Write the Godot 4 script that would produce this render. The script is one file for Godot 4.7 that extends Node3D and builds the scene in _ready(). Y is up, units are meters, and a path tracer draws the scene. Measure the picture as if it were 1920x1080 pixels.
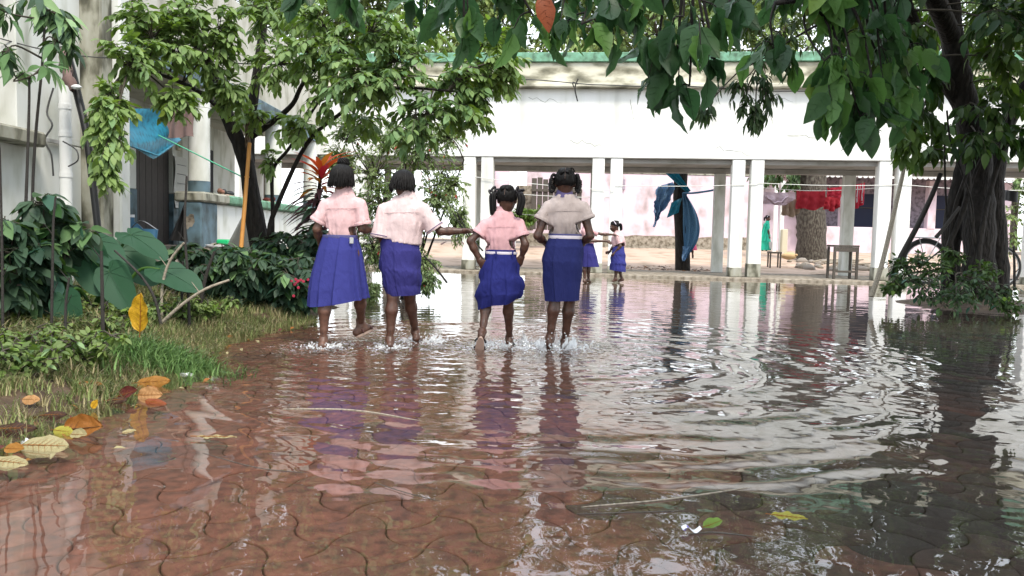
extends Node3D
# A flooded school yard: four schoolgirls wade hand in hand towards a white colonnaded corridor.

var rng := RandomNumberGenerator.new()
var mats := {}
var taken := {}
var n1 := FastNoiseLite.new()

func _ready():
	rng.seed = 4711
	n1.seed = 11; n1.frequency = 1.0; n1.noise_type = FastNoiseLite.TYPE_SIMPLEX
	# ---- camera, sky, sun, exposure
	var cam := Camera3D.new(); cam.name = "camera"; add_child(cam)
	cam.position = Vector3(0, 0.85, 0); cam.rotation_degrees = Vector3(-3.586, 0, 1.3)
	cam.fov = 39.6; cam.near = 0.05; cam.far = 400.0; cam.current = true
	var env := Environment.new()
	env.background_mode = Environment.BG_SKY
	var sm := ProceduralSkyMaterial.new()
	sm.sky_top_color = Color(0.86, 0.90, 0.95); sm.sky_horizon_color = Color(0.95, 0.97, 0.97); sm.sky_curve = 0.2
	sm.ground_bottom_color = Color(0.25, 0.24, 0.22); sm.ground_horizon_color = Color(0.6, 0.62, 0.6); sm.energy_multiplier = 1.25
	var sky := Sky.new(); sky.sky_material = sm; env.sky = sky
	env.tonemap_mode = Environment.TONE_MAPPER_LINEAR; env.tonemap_exposure = 2.3
	env.sdfgi_enabled = true; env.ssao_enabled = true; env.ssil_enabled = true
	var we := WorldEnvironment.new(); we.name = "world_environment"; we.environment = env; add_child(we)
	var sun := DirectionalLight3D.new(); sun.name = "sun"; sun.light_energy = 0.6; sun.light_angular_distance = 14.0
	sun.light_color = Color(1, 0.97, 0.92); sun.shadow_enabled = true; add_child(sun)
	sun.rotation_degrees = Vector3(-54, 26, 0)
	make_materials()
	build_ground()
	build_pavement()
	build_water()
	build_corridor()
	build_left_building()
	build_courtyard()
	build_far_trees()
	build_right_tree()
	build_left_tree()
	build_bank_plants()
	build_people()
	build_details()

# ================= naming
func numbered(called: String) -> String:
	var n: int = taken.get(called, 0); taken[called] = n + 1
	return called if n == 0 else "%s_%03d" % [called, n]

func tag(o: Node3D, label := "", category := "", group := "", kind := "") -> Node3D:
	if label: o.set_meta("label", label)
	if category: o.set_meta("category", category)
	if group: o.set_meta("group", group)
	if kind: o.set_meta("kind", kind)
	return o

func thing(called: String, label: String, category: String, at := Vector3.ZERO, turn := 0.0, group := "") -> Node3D:
	var o := Node3D.new(); o.name = numbered(called); add_child(o)
	o.position = at; o.rotation.y = turn
	return tag(o, label, category, group)

func put(called: String, mesh: Mesh, mat: Material, parent: Node = null, at := Vector3.ZERO) -> MeshInstance3D:
	var o := MeshInstance3D.new(); o.mesh = mesh; o.material_override = mat
	o.position = at
	if parent == null:
		o.name = numbered(called); add_child(o)
	else:
		o.name = called; parent.add_child(o, true)
	return o

func struct(called: String, mesh: Mesh, mat: Material) -> MeshInstance3D:
	var o := put(called, mesh, mat); o.set_meta("kind", "structure"); return o

# ================= mesh collector
class Buf:
	var v := PackedVector3Array(); var n := PackedVector3Array(); var uv := PackedVector2Array(); var ix := PackedInt32Array()
	func tri(a: int, b: int, c: int) -> void:
		var g := (v[c] - v[a]).cross(v[b] - v[a])
		if g.dot(n[a] + n[b] + n[c]) >= 0.0: ix.append(a); ix.append(b); ix.append(c)
		else: ix.append(a); ix.append(c); ix.append(b)
	func pt(p: Vector3, nn: Vector3, t := Vector2.ZERO) -> int:
		v.append(p); n.append(nn); uv.append(t); return v.size() - 1
	func quad(a: Vector3, b: Vector3, c: Vector3, d: Vector3, nn := Vector3.ZERO) -> void:
		var m := nn if nn != Vector3.ZERO else (c - a).cross(b - a).normalized()
		var i := pt(a, m, Vector2(0, 0)); pt(b, m, Vector2(1, 0)); pt(c, m, Vector2(1, 1)); pt(d, m, Vector2(0, 1))
		tri(i, i + 1, i + 2); tri(i, i + 2, i + 3)
	func face(pts: Array, nn: Vector3) -> void:
		var i := v.size()
		for p in pts: pt(p, nn, Vector2(p.x, p.y))
		for k in range(1, pts.size() - 1): tri(i, i + k, i + k + 1)
	func box(c: Vector3, s: Vector3, b := 0.01, basis := Basis()) -> void:
		var h := s * 0.5
		b = minf(b, minf(h.x, minf(h.y, h.z)) * 0.9)
		var i := h - Vector3(b, b, b)
		var ax := [Vector3.RIGHT, Vector3.UP, Vector3.BACK]
		for k in 3:
			for sg in [-1.0, 1.0]:
				var nn: Vector3 = ax[k] * sg; var u: Vector3 = ax[(k + 1) % 3]; var w: Vector3 = ax[(k + 2) % 3]
				var o := nn * h[k]; var uu := u * i[(k + 1) % 3]; var ww := w * i[(k + 2) % 3]
				quad(c + basis * (o - uu - ww), c + basis * (o + uu - ww), c + basis * (o + uu + ww), c + basis * (o - uu + ww), basis * nn)
		for k in 3:
			var k1 := (k + 1) % 3; var k2 := (k + 2) % 3
			for s1 in [-1.0, 1.0]:
				for s2 in [-1.0, 1.0]:
					var nn: Vector3 = (ax[k1] * s1 + ax[k2] * s2).normalized()
					var p: Vector3 = ax[k1] * s1 * h[k1] + ax[k2] * s2 * i[k2]; var q: Vector3 = ax[k1] * s1 * i[k1] + ax[k2] * s2 * h[k2]
					var l: Vector3 = ax[k] * i[k]
					quad(c + basis * (p - l), c + basis * (p + l), c + basis * (q + l), c + basis * (q - l), basis * nn)
		for sx in [-1.0, 1.0]:
			for sy in [-1.0, 1.0]:
				for sz in [-1.0, 1.0]:
					var sgn := Vector3(sx, sy, sz)
					face([c + basis * (sgn * Vector3(h.x, i.y, i.z)), c + basis * (sgn * Vector3(i.x, h.y, i.z)), c + basis * (sgn * Vector3(i.x, i.y, h.z))], basis * sgn.normalized())
	func tube(pts: Array, radii: Array, sides := 8, caps := true, flat := 1.0) -> void:
		var up := Vector3(0.31, 0.17, 0.93)
		var base := v.size(); var len := 0.0
		for k in pts.size():
			var p: Vector3 = pts[k]
			var d: Vector3 = ((pts[mini(k + 1, pts.size() - 1)] as Vector3) - (pts[maxi(k - 1, 0)] as Vector3)).normalized()
			var s := d.cross(up)
			if s.length() < 0.05: s = d.cross(Vector3.RIGHT)
			s = s.normalized(); var t := s.cross(d).normalized(); up = t
			up = d.cross(s) * -1.0
			if k > 0: len += p.distance_to(pts[k - 1])
			var r: float = radii[k] if radii.size() > 1 else radii[0]
			for j in sides + 1:
				var a := TAU * j / sides
				var o := s * cos(a) + t * sin(a) * flat
				pt(p + o * r, o.normalized(), Vector2(float(j) / sides, len))
		for k in pts.size() - 1:
			for j in sides:
				var a := base + k * (sides + 1) + j
				tri(a, a + 1, a + sides + 2); tri(a, a + sides + 2, a + sides + 1)
		if caps:
			for e in [0, pts.size() - 1]:
				var dd: Vector3 = ((pts[0] as Vector3) - (pts[1] as Vector3)).normalized() if e == 0 else ((pts[-1] as Vector3) - (pts[-2] as Vector3)).normalized()
				var c := pt(pts[e], dd); var st := v.size()
				for j in sides: pt(v[base + e * (sides + 1) + j], dd)
				for j in sides: tri(c, st + j, st + (j + 1) % sides)
	func ball(c: Vector3, r: Vector3, nu := 12, nv := 8, basis := Basis(), wob := 0.0, sd := 0.0) -> void:
		var base := v.size()
		for i in nv + 1:
			var th := PI * i / nv
			for j in nu + 1:
				var ph := TAU * j / nu
				var o := Vector3(sin(th) * cos(ph), cos(th), sin(th) * sin(ph))
				var w := 1.0 + wob * sin(ph * 3.0 + sd + th * 2.0) * sin(th) + wob * 0.7 * sin(th * 5.0 + sd * 2.0 + cos(ph) * 3.0)
				pt(c + basis * (o * r * w), (basis * (o / r)).normalized(), Vector2(float(j) / nu, float(i) / nv))
		for i in nv:
			for j in nu:
				var a := base + i * (nu + 1) + j
				tri(a, a + 1, a + nu + 2); tri(a, a + nu + 2, a + nu + 1)
	# a grid of points with computed normals; f(u, v) gives the place, facing tells which way is outward
	func sheet(nu: int, nv: int, f: Callable, facing := Vector3.ZERO, centre := Vector3.INF) -> void:
		var base := v.size()
		for i in nv + 1:
			for j in nu + 1:
				pt(f.call(float(j) / nu, float(i) / nv), Vector3.ZERO, Vector2(float(j) / nu, float(i) / nv))
		var w := nu + 1
		for i in nv + 1:
			for j in nu + 1:
				var a := base + i * w
				var du := v[a + mini(j + 1, nu)] - v[a + maxi(j - 1, 0)]
				var dv := v[base + mini(i + 1, nv) * w + j] - v[base + maxi(i - 1, 0) * w + j]
				var m := du.cross(dv).normalized()
				var want := facing if centre == Vector3.INF else v[a + j] - centre
				n[a + j] = -m if m.dot(want) < 0.0 else m
		for i in nv:
			for j in nu:
				var a := base + i * w + j
				tri(a, a + 1, a + w + 1); tri(a, a + w + 1, a + w)
	func smooth_from(first_v: int, first_i: int) -> void:
		for k in range(first_v, v.size()): n[k] = Vector3.ZERO
		for k in range(first_i, ix.size(), 3):
			var g := (v[ix[k + 2]] - v[ix[k]]).cross(v[ix[k + 1]] - v[ix[k]])
			for e in 3: n[ix[k + e]] += g
		for k in range(first_v, v.size()): n[k] = n[k].normalized()
	func mesh() -> ArrayMesh:
		var a := []; a.resize(Mesh.ARRAY_MAX)
		a[Mesh.ARRAY_VERTEX] = v; a[Mesh.ARRAY_NORMAL] = n; a[Mesh.ARRAY_TEX_UV] = uv; a[Mesh.ARRAY_INDEX] = ix
		var m := ArrayMesh.new(); m.add_surface_from_arrays(Mesh.PRIMITIVE_TRIANGLES, a); return m

func box_mesh(s: Vector3, b := 0.01) -> ArrayMesh:
	var q := Buf.new(); q.box(Vector3.ZERO, s, b); return q.mesh()
func tube_mesh(pts: Array, radii: Array, sides := 8, flat := 1.0) -> ArrayMesh:
	var q := Buf.new(); q.tube(pts, radii, sides, true, flat); return q.mesh()
func curve(pts: Array, k := 4) -> Array:
	var out := []
	for i in pts.size() - 1:
		var a: Vector3 = pts[maxi(i - 1, 0)]; var b: Vector3 = pts[i]; var c: Vector3 = pts[i + 1]; var d: Vector3 = pts[mini(i + 2, pts.size() - 1)]
		for j in k: out.append(b.cubic_interpolate(c, a, d, float(j) / k))
	out.append(pts[-1]); return out
func taper(n: int, r0: float, r1: float) -> Array:
	var o := []
	for i in n: o.append(lerpf(r0, r1, float(i) / (n - 1)))
	return o
func rv(a: float) -> Vector3: return Vector3(rng.randf_range(-a, a), rng.randf_range(-a, a), rng.randf_range(-a, a))
func rdir() -> Vector3:
	var p := rv(1.0)
	while p.length() > 1.0 or p.length() < 0.1: p = rv(1.0)
	return p.normalized()

# ================= materials (base colours are linear)
func noise_tex(sz: int, freq: float, ramp: Array, oct := 5, sd := 1, kind := FastNoiseLite.TYPE_SIMPLEX_SMOOTH, stretch := Vector2i(1, 1)) -> NoiseTexture2D:
	var f := FastNoiseLite.new(); f.seed = sd; f.frequency = freq; f.fractal_octaves = oct; f.noise_type = kind
	var t := NoiseTexture2D.new(); t.width = sz * stretch.x; t.height = sz * stretch.y; t.seamless = true; t.noise = f
	var g := Gradient.new(); var off := PackedFloat32Array(); var col := PackedColorArray()
	for r in ramp: off.append(r[0]); col.append(Color(r[1], r[1], r[1]) if r.size() == 2 else Color(r[1], r[2], r[3]))
	g.offsets = off; g.colors = col; t.color_ramp = g; return t

func M(called: String, r: float, g: float, b: float, rough := 0.8, tex: Texture2D = null, scale := Vector3.ONE, world := true) -> StandardMaterial3D:
	var m := StandardMaterial3D.new(); m.resource_name = called
	m.albedo_color = Color(r, g, b).linear_to_srgb(); m.roughness = rough
	if tex: m.albedo_texture = tex; m.uv1_triplanar = true; m.uv1_world_triplanar = world; m.uv1_scale = scale
	mats[called] = m; return m

func bump(m: StandardMaterial3D, tex: Texture2D, cm: float) -> void:
	m.heightmap_enabled = true; m.heightmap_texture = tex; m.heightmap_scale = cm

func leaf_mat(called: String, r: float, g: float, b: float, rough := 0.5, back := 0.75) -> StandardMaterial3D:
	var m := M(called, r, g, b, rough); m.vertex_color_use_as_albedo = false
	m.metallic_specular = 0.33; m.backlight_enabled = true; var top := maxf(r, maxf(g, b)); m.backlight = (Color(r / top, g / top, b / top) * (0.24 * back / 0.75 * clampf(top * 9.0, 0.5, 1.3))).linear_to_srgb(); return m

func make_materials():
	var grime := noise_tex(512, 0.006, [[0.0, 0.72, 0.72, 0.68], [0.35, 0.93, 0.93, 0.91], [0.55, 1.0, 1.0, 1.0], [1.0, 1.0, 1.0, 1.0]], 6, 3)
	var clean := noise_tex(512, 0.006, [[0.0, 0.84, 0.84, 0.82], [0.3, 0.96, 0.96, 0.95], [0.6, 1.0, 1.0, 1.0], [1.0, 1.0, 1.0, 1.0]], 6, 4)
	var heavy := noise_tex(512, 0.008, [[0.0, 0.25, 0.25, 0.21], [0.3, 0.55, 0.54, 0.48], [0.55, 0.88, 0.87, 0.82], [1.0, 1.0, 1.0, 0.98]], 6, 5)
	var fine := noise_tex(512, 0.02, [[0.0, 0.55], [0.5, 0.9], [1.0, 1.0]], 5, 7)
	var mid := noise_tex(512, 0.012, [[0.0, 0.45, 0.42, 0.38], [0.45, 0.8, 0.78, 0.74], [1.0, 1.0, 1.0, 1.0]], 6, 9)
	var relief := noise_tex(256, 0.03, [[0.0, 0.0], [1.0, 1.0]], 4, 12)
	var bark := noise_tex(256, 0.03, [[0.0, 0.25, 0.22, 0.2], [0.4, 0.6, 0.56, 0.52], [0.7, 0.9, 0.9, 0.88], [1.0, 1.0, 1.1, 1.0]], 5, 14)
	var weave := noise_tex(256, 0.25, [[0.0, 0.93], [0.5, 0.98], [1.0, 1.0]], 2, 21, FastNoiseLite.TYPE_VALUE)
	var ridge := noise_tex(256, 0.02, [[0.0, 0.0], [1.0, 1.0]], 3, 31)
	mats.relief = relief
	var m := M("white_wall", 0.80, 0.80, 0.78, 0.85, clean, Vector3(0.45, 0.07, 0.45)); bump(m, relief, 0.2)
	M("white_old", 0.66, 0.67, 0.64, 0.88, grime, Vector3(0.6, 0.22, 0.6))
	M("stained_wall", 0.70, 0.68, 0.62, 0.9, heavy, Vector3(0.22, 0.5, 0.22))
	M("mould_wall", 0.40, 0.40, 0.37, 0.9, heavy, Vector3(0.8, 0.35, 0.8))
	M("beige_wall", 0.50, 0.48, 0.42, 0.9, grime, Vector3(0.4, 0.3, 0.4))
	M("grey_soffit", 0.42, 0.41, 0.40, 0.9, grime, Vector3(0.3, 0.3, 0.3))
	M("green_paint", 0.20, 0.45, 0.32, 0.7, mid, Vector3(0.7, 0.7, 0.7))
	M("blue_paint", 0.13, 0.22, 0.29, 0.65, mid, Vector3(0.5, 0.4, 0.5))
	M("pink_wall", 0.66, 0.53, 0.60, 0.85, grime, Vector3(0.3, 0.25, 0.3))
	M("mauve_wall", 0.36, 0.30, 0.36, 0.85, fine, Vector3(0.5, 0.5, 0.5))
	M("moss", 0.30, 0.28, 0.18, 0.95, heavy, Vector3(1.6, 1.0, 1.6))
	M("concrete", 0.40, 0.36, 0.31, 0.85, mid, Vector3(0.9, 0.9, 0.9))
	M("dark_inside", 0.02, 0.022, 0.03, 0.8)
	M("door_wood", 0.035, 0.028, 0.027, 0.6, fine, Vector3(3, 0.5, 3))
	M("soil", 0.47, 0.345, 0.27, 0.95, grime, Vector3(0.3, 0.3, 0.3))
	m = M("mud", 0.115, 0.075, 0.048, 0.9, mid, Vector3(0.8, 0.8, 0.8)); bump(m, relief, 1.5)
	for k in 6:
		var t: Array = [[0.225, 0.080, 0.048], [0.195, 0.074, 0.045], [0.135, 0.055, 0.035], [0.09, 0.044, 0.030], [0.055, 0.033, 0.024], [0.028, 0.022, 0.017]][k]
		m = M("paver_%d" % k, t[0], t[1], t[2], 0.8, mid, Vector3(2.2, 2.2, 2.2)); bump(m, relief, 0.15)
	m = M("bark", 0.075, 0.060, 0.048, 0.92, bark, Vector3(3.2, 0.9, 3.2)); bump(m, bark, 2.0)
	m = M("bark_dark", 0.026, 0.021, 0.018, 0.92, bark, Vector3(2.2, 0.6, 2.2)); bump(m, bark, 3.0)
	m = M("bark_pale", 0.24, 0.17, 0.125, 0.92, bark, Vector3(5, 1.2, 5)); bump(m, bark, 1.0)
	M("bark_grey", 0.13, 0.115, 0.10, 0.92, bark, Vector3(2, 0.7, 2))
	M("twig", 0.05, 0.042, 0.03, 0.9)
	M("stick_pale", 0.36, 0.31, 0.24, 0.85, fine, Vector3(4, 4, 4))
	M("stick_dark", 0.035, 0.030, 0.026, 0.85, fine, Vector3(5, 5, 5))
	M("bamboo", 0.60, 0.27, 0.06, 0.5)
	M("wood_old", 0.10, 0.085, 0.07, 0.85, fine, Vector3(2, 6, 2))
	M("pipe", 0.72, 0.73, 0.73, 0.45)
	M("black", 0.012, 0.012, 0.013, 0.45)
	M("cable", 0.05, 0.05, 0.05, 0.6)
	M("cord_white", 0.7, 0.7, 0.66, 0.7)
	M("cord_green", 0.10, 0.45, 0.27, 0.6)
	M("steel", 0.45, 0.45, 0.45, 0.35).metallic = 0.7
	M("rubber", 0.018, 0.018, 0.018, 0.7)
	# cloth
	for c in [["shirt_pink", 0.66, 0.435, 0.445], ["shirt_pale", 0.66, 0.51, 0.51], ["shirt_rose", 0.66, 0.38, 0.40], ["shirt_beige", 0.46, 0.38, 0.355], ["skirt", 0.038, 0.042, 0.20], ["skirt_two", 0.034, 0.032, 0.155], ["skirt_deep", 0.020, 0.024, 0.140], ["skirt_dull", 0.020, 0.025, 0.110], ["belt_white", 0.66, 0.60, 0.66], ["belt_blue", 0.07, 0.07, 0.2], ["collar_purple", 0.09, 0.07, 0.17], ["sari", 0.015, 0.42, 0.28], ["red_cloth", 0.36, 0.012, 0.028], ["crimson_cloth", 0.5, 0.02, 0.05], ["lilac_cloth", 0.62, 0.50, 0.58], ["tan_cloth", 0.36, 0.28, 0.21], ["maroon_cloth", 0.16, 0.015, 0.035], ["brown_cloth", 0.20, 0.13, 0.12], ["pink_dress", 0.62, 0.09, 0.2]]:
		m = M(c[0], c[1], c[2], c[3], 0.85, weave, Vector3(6, 6, 6), false); m.rim_enabled = true; m.rim = 0.2; m.rim_tint = 0.6; m.heightmap_enabled = true; m.heightmap_texture = ridge; m.heightmap_scale = 0.22; m.uv1_scale = Vector3(5, 3.5, 5)
	for k in ["skirt", "skirt_two", "skirt_deep", "skirt_dull"]: mats[k].rim = 0.04; mats[k].metallic_specular = 0.25
	for k in ["shirt_pink", "shirt_pale", "shirt_rose", "shirt_beige"]:
		mats[k].backlight_enabled = true; mats[k].backlight = Color(0.2, 0.2, 0.2)
	m = M("tarp", 0.02, 0.26, 0.40, 0.4, fine, Vector3(1, 1, 1)); m.backlight_enabled = true; m.backlight = Color(0.5, 0.5, 0.5)
	M("tarp_blue", 0.22, 0.42, 0.72, 0.45, fine, Vector3(2, 2, 2))
	M("net_blue", 0.10, 0.25, 0.44, 0.7, fine, Vector3(3, 3, 3))
	# people
	m = M("skin", 0.105, 0.047, 0.030, 0.42, fine, Vector3(2, 2, 2), false); m.subsurf_scatter_enabled = true; m.subsurf_scatter_strength = 0.08
	M("skin_light", 0.155, 0.075, 0.05, 0.5, fine, Vector3(2, 2, 2), false)
	M("hair", 0.006, 0.005, 0.005, 0.55).metallic_specular = 0.3
	M("ribbon", 0.014, 0.011, 0.014, 0.5)
	M("eye_white", 0.7, 0.68, 0.65, 0.3)
	M("eye_dark", 0.02, 0.012, 0.008, 0.2)
	M("lips", 0.12, 0.04, 0.035, 0.5)
	M("sandal", 0.075, 0.025, 0.022, 0.6)
	M("sandal_dark", 0.02, 0.018, 0.018, 0.6)
	M("sole", 0.42, 0.30, 0.24, 0.7)
	# leaves
	for c in [["leaf_a", 0.135, 0.225, 0.095], ["leaf_b", 0.20, 0.30, 0.14], ["leaf_c", 0.092, 0.165, 0.068], ["leaf_light", 0.13, 0.20, 0.05], ["leaf_dark", 0.024, 0.060, 0.018], ["leaf_deep", 0.014, 0.038, 0.013], ["leaf_mid", 0.048, 0.105, 0.022], ["leaf_lime", 0.115, 0.185, 0.035], ["leaf_blue", 0.030, 0.075, 0.050], ["taro", 0.022, 0.062, 0.032], ["leaf_burgundy", 0.035, 0.012, 0.016], ["leaf_orange", 0.50, 0.085, 0.02], ["leaf_gold", 0.52, 0.22, 0.03], ["leaf_pink", 0.40, 0.025, 0.04]]:
		leaf_mat(c[0], c[1], c[2], c[3])
	for k in ["leaf_dark", "leaf_deep"]: mats[k].roughness = 0.42
	for c in [["dry_brown", 0.30, 0.115, 0.022], ["dry_dark", 0.05, 0.022, 0.012], ["dry_cream", 0.36, 0.31, 0.16], ["dry_yellow", 0.58, 0.33, 0.02], ["dry_lime", 0.36, 0.33, 0.05], ["dry_orange", 0.32, 0.145, 0.025], ["dry_peach", 0.48, 0.26, 0.11], ["dry_wine", 0.13, 0.03, 0.025], ["dry_rust", 0.24, 0.055, 0.015]]:
		m = leaf_mat(c[0], c[1], c[2], c[3], 0.5, 0.35); m.albedo_texture = fine; m.uv1_triplanar = true; m.uv1_scale = Vector3(4, 4, 4)
	m = M("foliage", 1, 1, 1, 0.5); m.metallic_specular = 0.4; m.vertex_color_use_as_albedo = true; m.backlight_enabled = true; m.backlight = Color(0.8, 0.85, 0.4)
	m = M("foliage_matt", 1, 1, 1, 0.7); m.vertex_color_use_as_albedo = true; m.backlight_enabled = true; m.backlight = Color(0.6, 0.6, 0.35)
	# plastics and small things
	for c in [["plastic_blue", 0.03, 0.12, 0.22, 0.35], ["plastic_red", 0.20, 0.02, 0.03, 0.4], ["plastic_green", 0.01, 0.38, 0.13, 0.35], ["plastic_white", 0.75, 0.76, 0.78, 0.4], ["plastic_pink", 0.6, 0.06, 0.12, 0.4], ["plastic_teal", 0.32, 0.55, 0.48, 0.4], ["plastic_purple", 0.22, 0.16, 0.5, 0.35], ["paper", 0.62, 0.62, 0.60, 0.9], ["print", 0.2, 0.2, 0.22, 0.9], ["shoe_brown", 0.20, 0.09, 0.06, 0.7], ["stone", 0.24, 0.21, 0.18, 0.95], ["sack", 0.55, 0.38, 0.20, 0.9], ["switch_cream", 0.5, 0.46, 0.34, 0.6], ["flower", 0.36, 0.012, 0.05, 0.6], ["navy", 0.012, 0.018, 0.05, 0.7]]:
		M(c[0], c[1], c[2], c[3], c[4])
	m = M("water", 0.10, 0.068, 0.042, 0.0); m.transparency = BaseMaterial3D.TRANSPARENCY_ALPHA; m.albedo_color.a = 0.13; m.metallic_specular = 0.5
	m = M("splash", 0.85, 0.88, 0.9, 0.05); m.transparency = BaseMaterial3D.TRANSPARENCY_ALPHA; m.albedo_color.a = 0.35

# ================= ground, pavers, water
func ss(a: float, b: float, x: float) -> float: return smoothstep(a, b, x)
func bank_edge(z: float) -> float:     # x of the shoreline on the planted side
	return -1.98 - 0.06 * sin(z * 1.3) - 0.18 * ss(5.0, 6.5, z) + 0.3 * ss(6.8, 8.0, z) + n1.get_noise_2d(z * 1.7, 4.0) * 0.10
func ground_h(x: float, z: float) -> float:   # z here is the distance in front of the camera's foot (positive)
	var h := -0.115
	var e := bank_edge(z)
	var bank := ss(e + 0.25, e - 0.5, x) * (0.17 + 0.05 * n1.get_noise_2d(x * 0.9, z * 0.9) + 0.03 * n1.get_noise_2d(x * 4.0, z * 4.0))
	bank += ss(-3.0, -4.4, x) * 0.12
	h += bank * ss(12.5, 11.0, z)
	var d := Vector2(x - 7.0, z - 11.9)
	h += 0.24 * exp(-d.length_squared() / 1.9)
	h += ss(18.4, 20.5, z) * 0.13 + ss(20.5, 33.0, z) * 0.53 + n1.get_noise_2d(x, z) * 0.02 * ss(21.0, 24.0, z)
	return h

func build_ground():
	var q := Buf.new()
	var xs := []; var zs := []
	var x := -60.0
	while x < 60.0:
		xs.append(x); x += 0.09 if x > -5.0 and x < -1.0 else (0.35 if absf(x) < 16.0 else 3.0)
	var z := -20.0
	while z < 100.0:
		zs.append(z); z += 0.10 if z > 1.5 and z < 10.0 else (0.5 if z > -2.0 and z < 40.0 else 4.0)
	q.sheet(xs.size() - 1, zs.size() - 1, func(u: float, v: float):
		var gx: float = xs[roundi(u * (xs.size() - 1))]; var gz: float = zs[roundi(v * (zs.size() - 1))]
		return Vector3(gx, ground_h(gx, gz), -gz), Vector3.UP)
	struct("ground", q.mesh(), mats.mud)
	# the dry earth of the courtyard behind the corridor
	q = Buf.new()
	q.sheet(80, 60, func(u: float, v: float):
		var gx := lerpf(-9.0, 24.0, u); var gz := lerpf(21.6, 45.0, v)
		return Vector3(gx, ground_h(gx, gz) + 0.02 + 0.02 * n1.get_noise_2d(gx * 2.0, gz * 2.0), -gz), Vector3.UP)
	struct("courtyard_earth", q.mesh(), mats.soil)
	# far land to the horizon
	q = Buf.new(); q.quad(Vector3(-300, 0.3, -99), Vector3(300, 0.3, -99), Vector3(300, 0.3, -360), Vector3(-300, 0.3, -360), Vector3.UP)
	struct("far_land", q.mesh(), mats.soil)

const PITCH := 0.198
func paver_mesh(flip: bool, sd: int) -> ArrayMesh:
	var q := Buf.new(); var r := PITCH * 0.5; var amp := PITCH * 0.20
	var pts := []; var gap := 0.0021
	var cs := [Vector2(-r, -r), Vector2(r, -r), Vector2(r, r), Vector2(-r, r)]
	for e in 4:
		var a: Vector2 = cs[e]; var b: Vector2 = cs[(e + 1) % 4]
		var out := Vector2((b - a).y, -(b - a).x).normalized()
		var sgn := 1.0 if (e % 2 == 0) != flip else -1.0
		for k in 6:
			var t := k / 6.0
			pts.append(a.lerp(b, t) + out * sgn * amp * pow(sin(PI * t), 0.75))
	var n := pts.size(); var rings := [[1.0, -0.03], [1.0, -0.005], [0.965, 0.0]]
	var ids := []
	for rg in rings:
		var row := []
		for k in n:
			var p: Vector2 = pts[k]; var dn: Vector2 = ((pts[(k + 1) % n] as Vector2) - (pts[(k + n - 1) % n] as Vector2)); dn = Vector2(dn.y, -dn.x).normalized()
			p -= dn * (gap + (1.0 - rg[0]) * 0.12)
			row.append(q.pt(Vector3(p.x, rg[1], p.y), Vector3(dn.x, 0.15 if rg[1] < 0.0 else 2.2, dn.y).normalized(), p))
		ids.append(row)
	for i in 2:
		for k in n:
			var k2 := (k + 1) % n
			q.tri(ids[i][k], ids[i][k2], ids[i + 1][k2]); q.tri(ids[i][k], ids[i + 1][k2], ids[i + 1][k])
	var c := q.pt(Vector3(0, 0.0008 * sd, 0), Vector3.UP)
	for k in n: q.tri(c, ids[2][k], ids[2][(k + 1) % n])
	return q.mesh()

func build_pavement():
	var root := Node3D.new(); root.name = "brick_pavement"; add_child(root); root.set_meta("kind", "structure")
	var bed := Buf.new(); bed.quad(Vector3(-2.6, -0.092, 1.0), Vector3(9, -0.092, 1.0), Vector3(9, -0.092, -9.5), Vector3(-2.6, -0.092, -9.5), Vector3.UP)
	put("sand_bed", bed.mesh(), mats.mud, root)
	var kinds := [paver_mesh(false, 0), paver_mesh(true, 0), paver_mesh(false, 1), paver_mesh(true, 1)]
	var ang := deg_to_rad(47.0)
	var spots := []
	for i in range(-70, 70):
		for j in range(-70, 70):
			var p := Vector2(i * PITCH, j * PITCH).rotated(ang)
			var z := -p.y + 1.0; var xx := p.x
			if z < 0.6 or z > 8.5 or xx < -2.45 or xx > 7.0: continue
			spots.append([z if absf(xx) < 0.70 * z + 0.15 and z > 1.75 else z + 50.0, xx, z, posmod(i + j, 2), absi(i * 7 + j * 13 + i * j) % 11])
	spots.sort_custom(func(a, b): return a[0] < b[0])
	var rest := {}
	for k in spots.size():
		var s: Array = spots[k]; var y := -0.054 + rng.randf_range(-0.0025, 0.0025)
		var t := Transform3D(Basis(Vector3.UP, -ang).rotated(Vector3.RIGHT, rng.randf_range(-0.012, 0.012)), Vector3(s[1], y, -s[2]))
		
		var silt_shade := n1.get_noise_2d(s[1] * 0.9 + 5.0, s[2] * 0.9) + 1.5 * ss(0.0, 1.6, s[1]) - 0.40   # silty blotches, plus canopy shade painted in as darker pavers to the right
		var mk := clampi(int((silt_shade + 0.35) * 3.2 + [0.0, 0.5, 0.2, 0.9, 0.4, 0.7, 0.1, 0.6, -0.4, 0.3, 0.8][s[4]]), 0, 5)
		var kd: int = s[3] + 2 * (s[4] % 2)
		if k < 300:
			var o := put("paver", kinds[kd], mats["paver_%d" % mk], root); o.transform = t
		else:
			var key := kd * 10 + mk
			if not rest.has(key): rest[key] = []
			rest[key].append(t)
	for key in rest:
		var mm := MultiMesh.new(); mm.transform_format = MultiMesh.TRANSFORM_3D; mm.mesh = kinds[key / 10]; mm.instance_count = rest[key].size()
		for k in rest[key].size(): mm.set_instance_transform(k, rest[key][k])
		var mi := MultiMeshInstance3D.new(); mi.multimesh = mm; mi.material_override = mats["paver_%d" % (key % 10)]; mi.name = "pavers_beyond"; root.add_child(mi, true); mi.set_meta("kind", "stuff")

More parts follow.
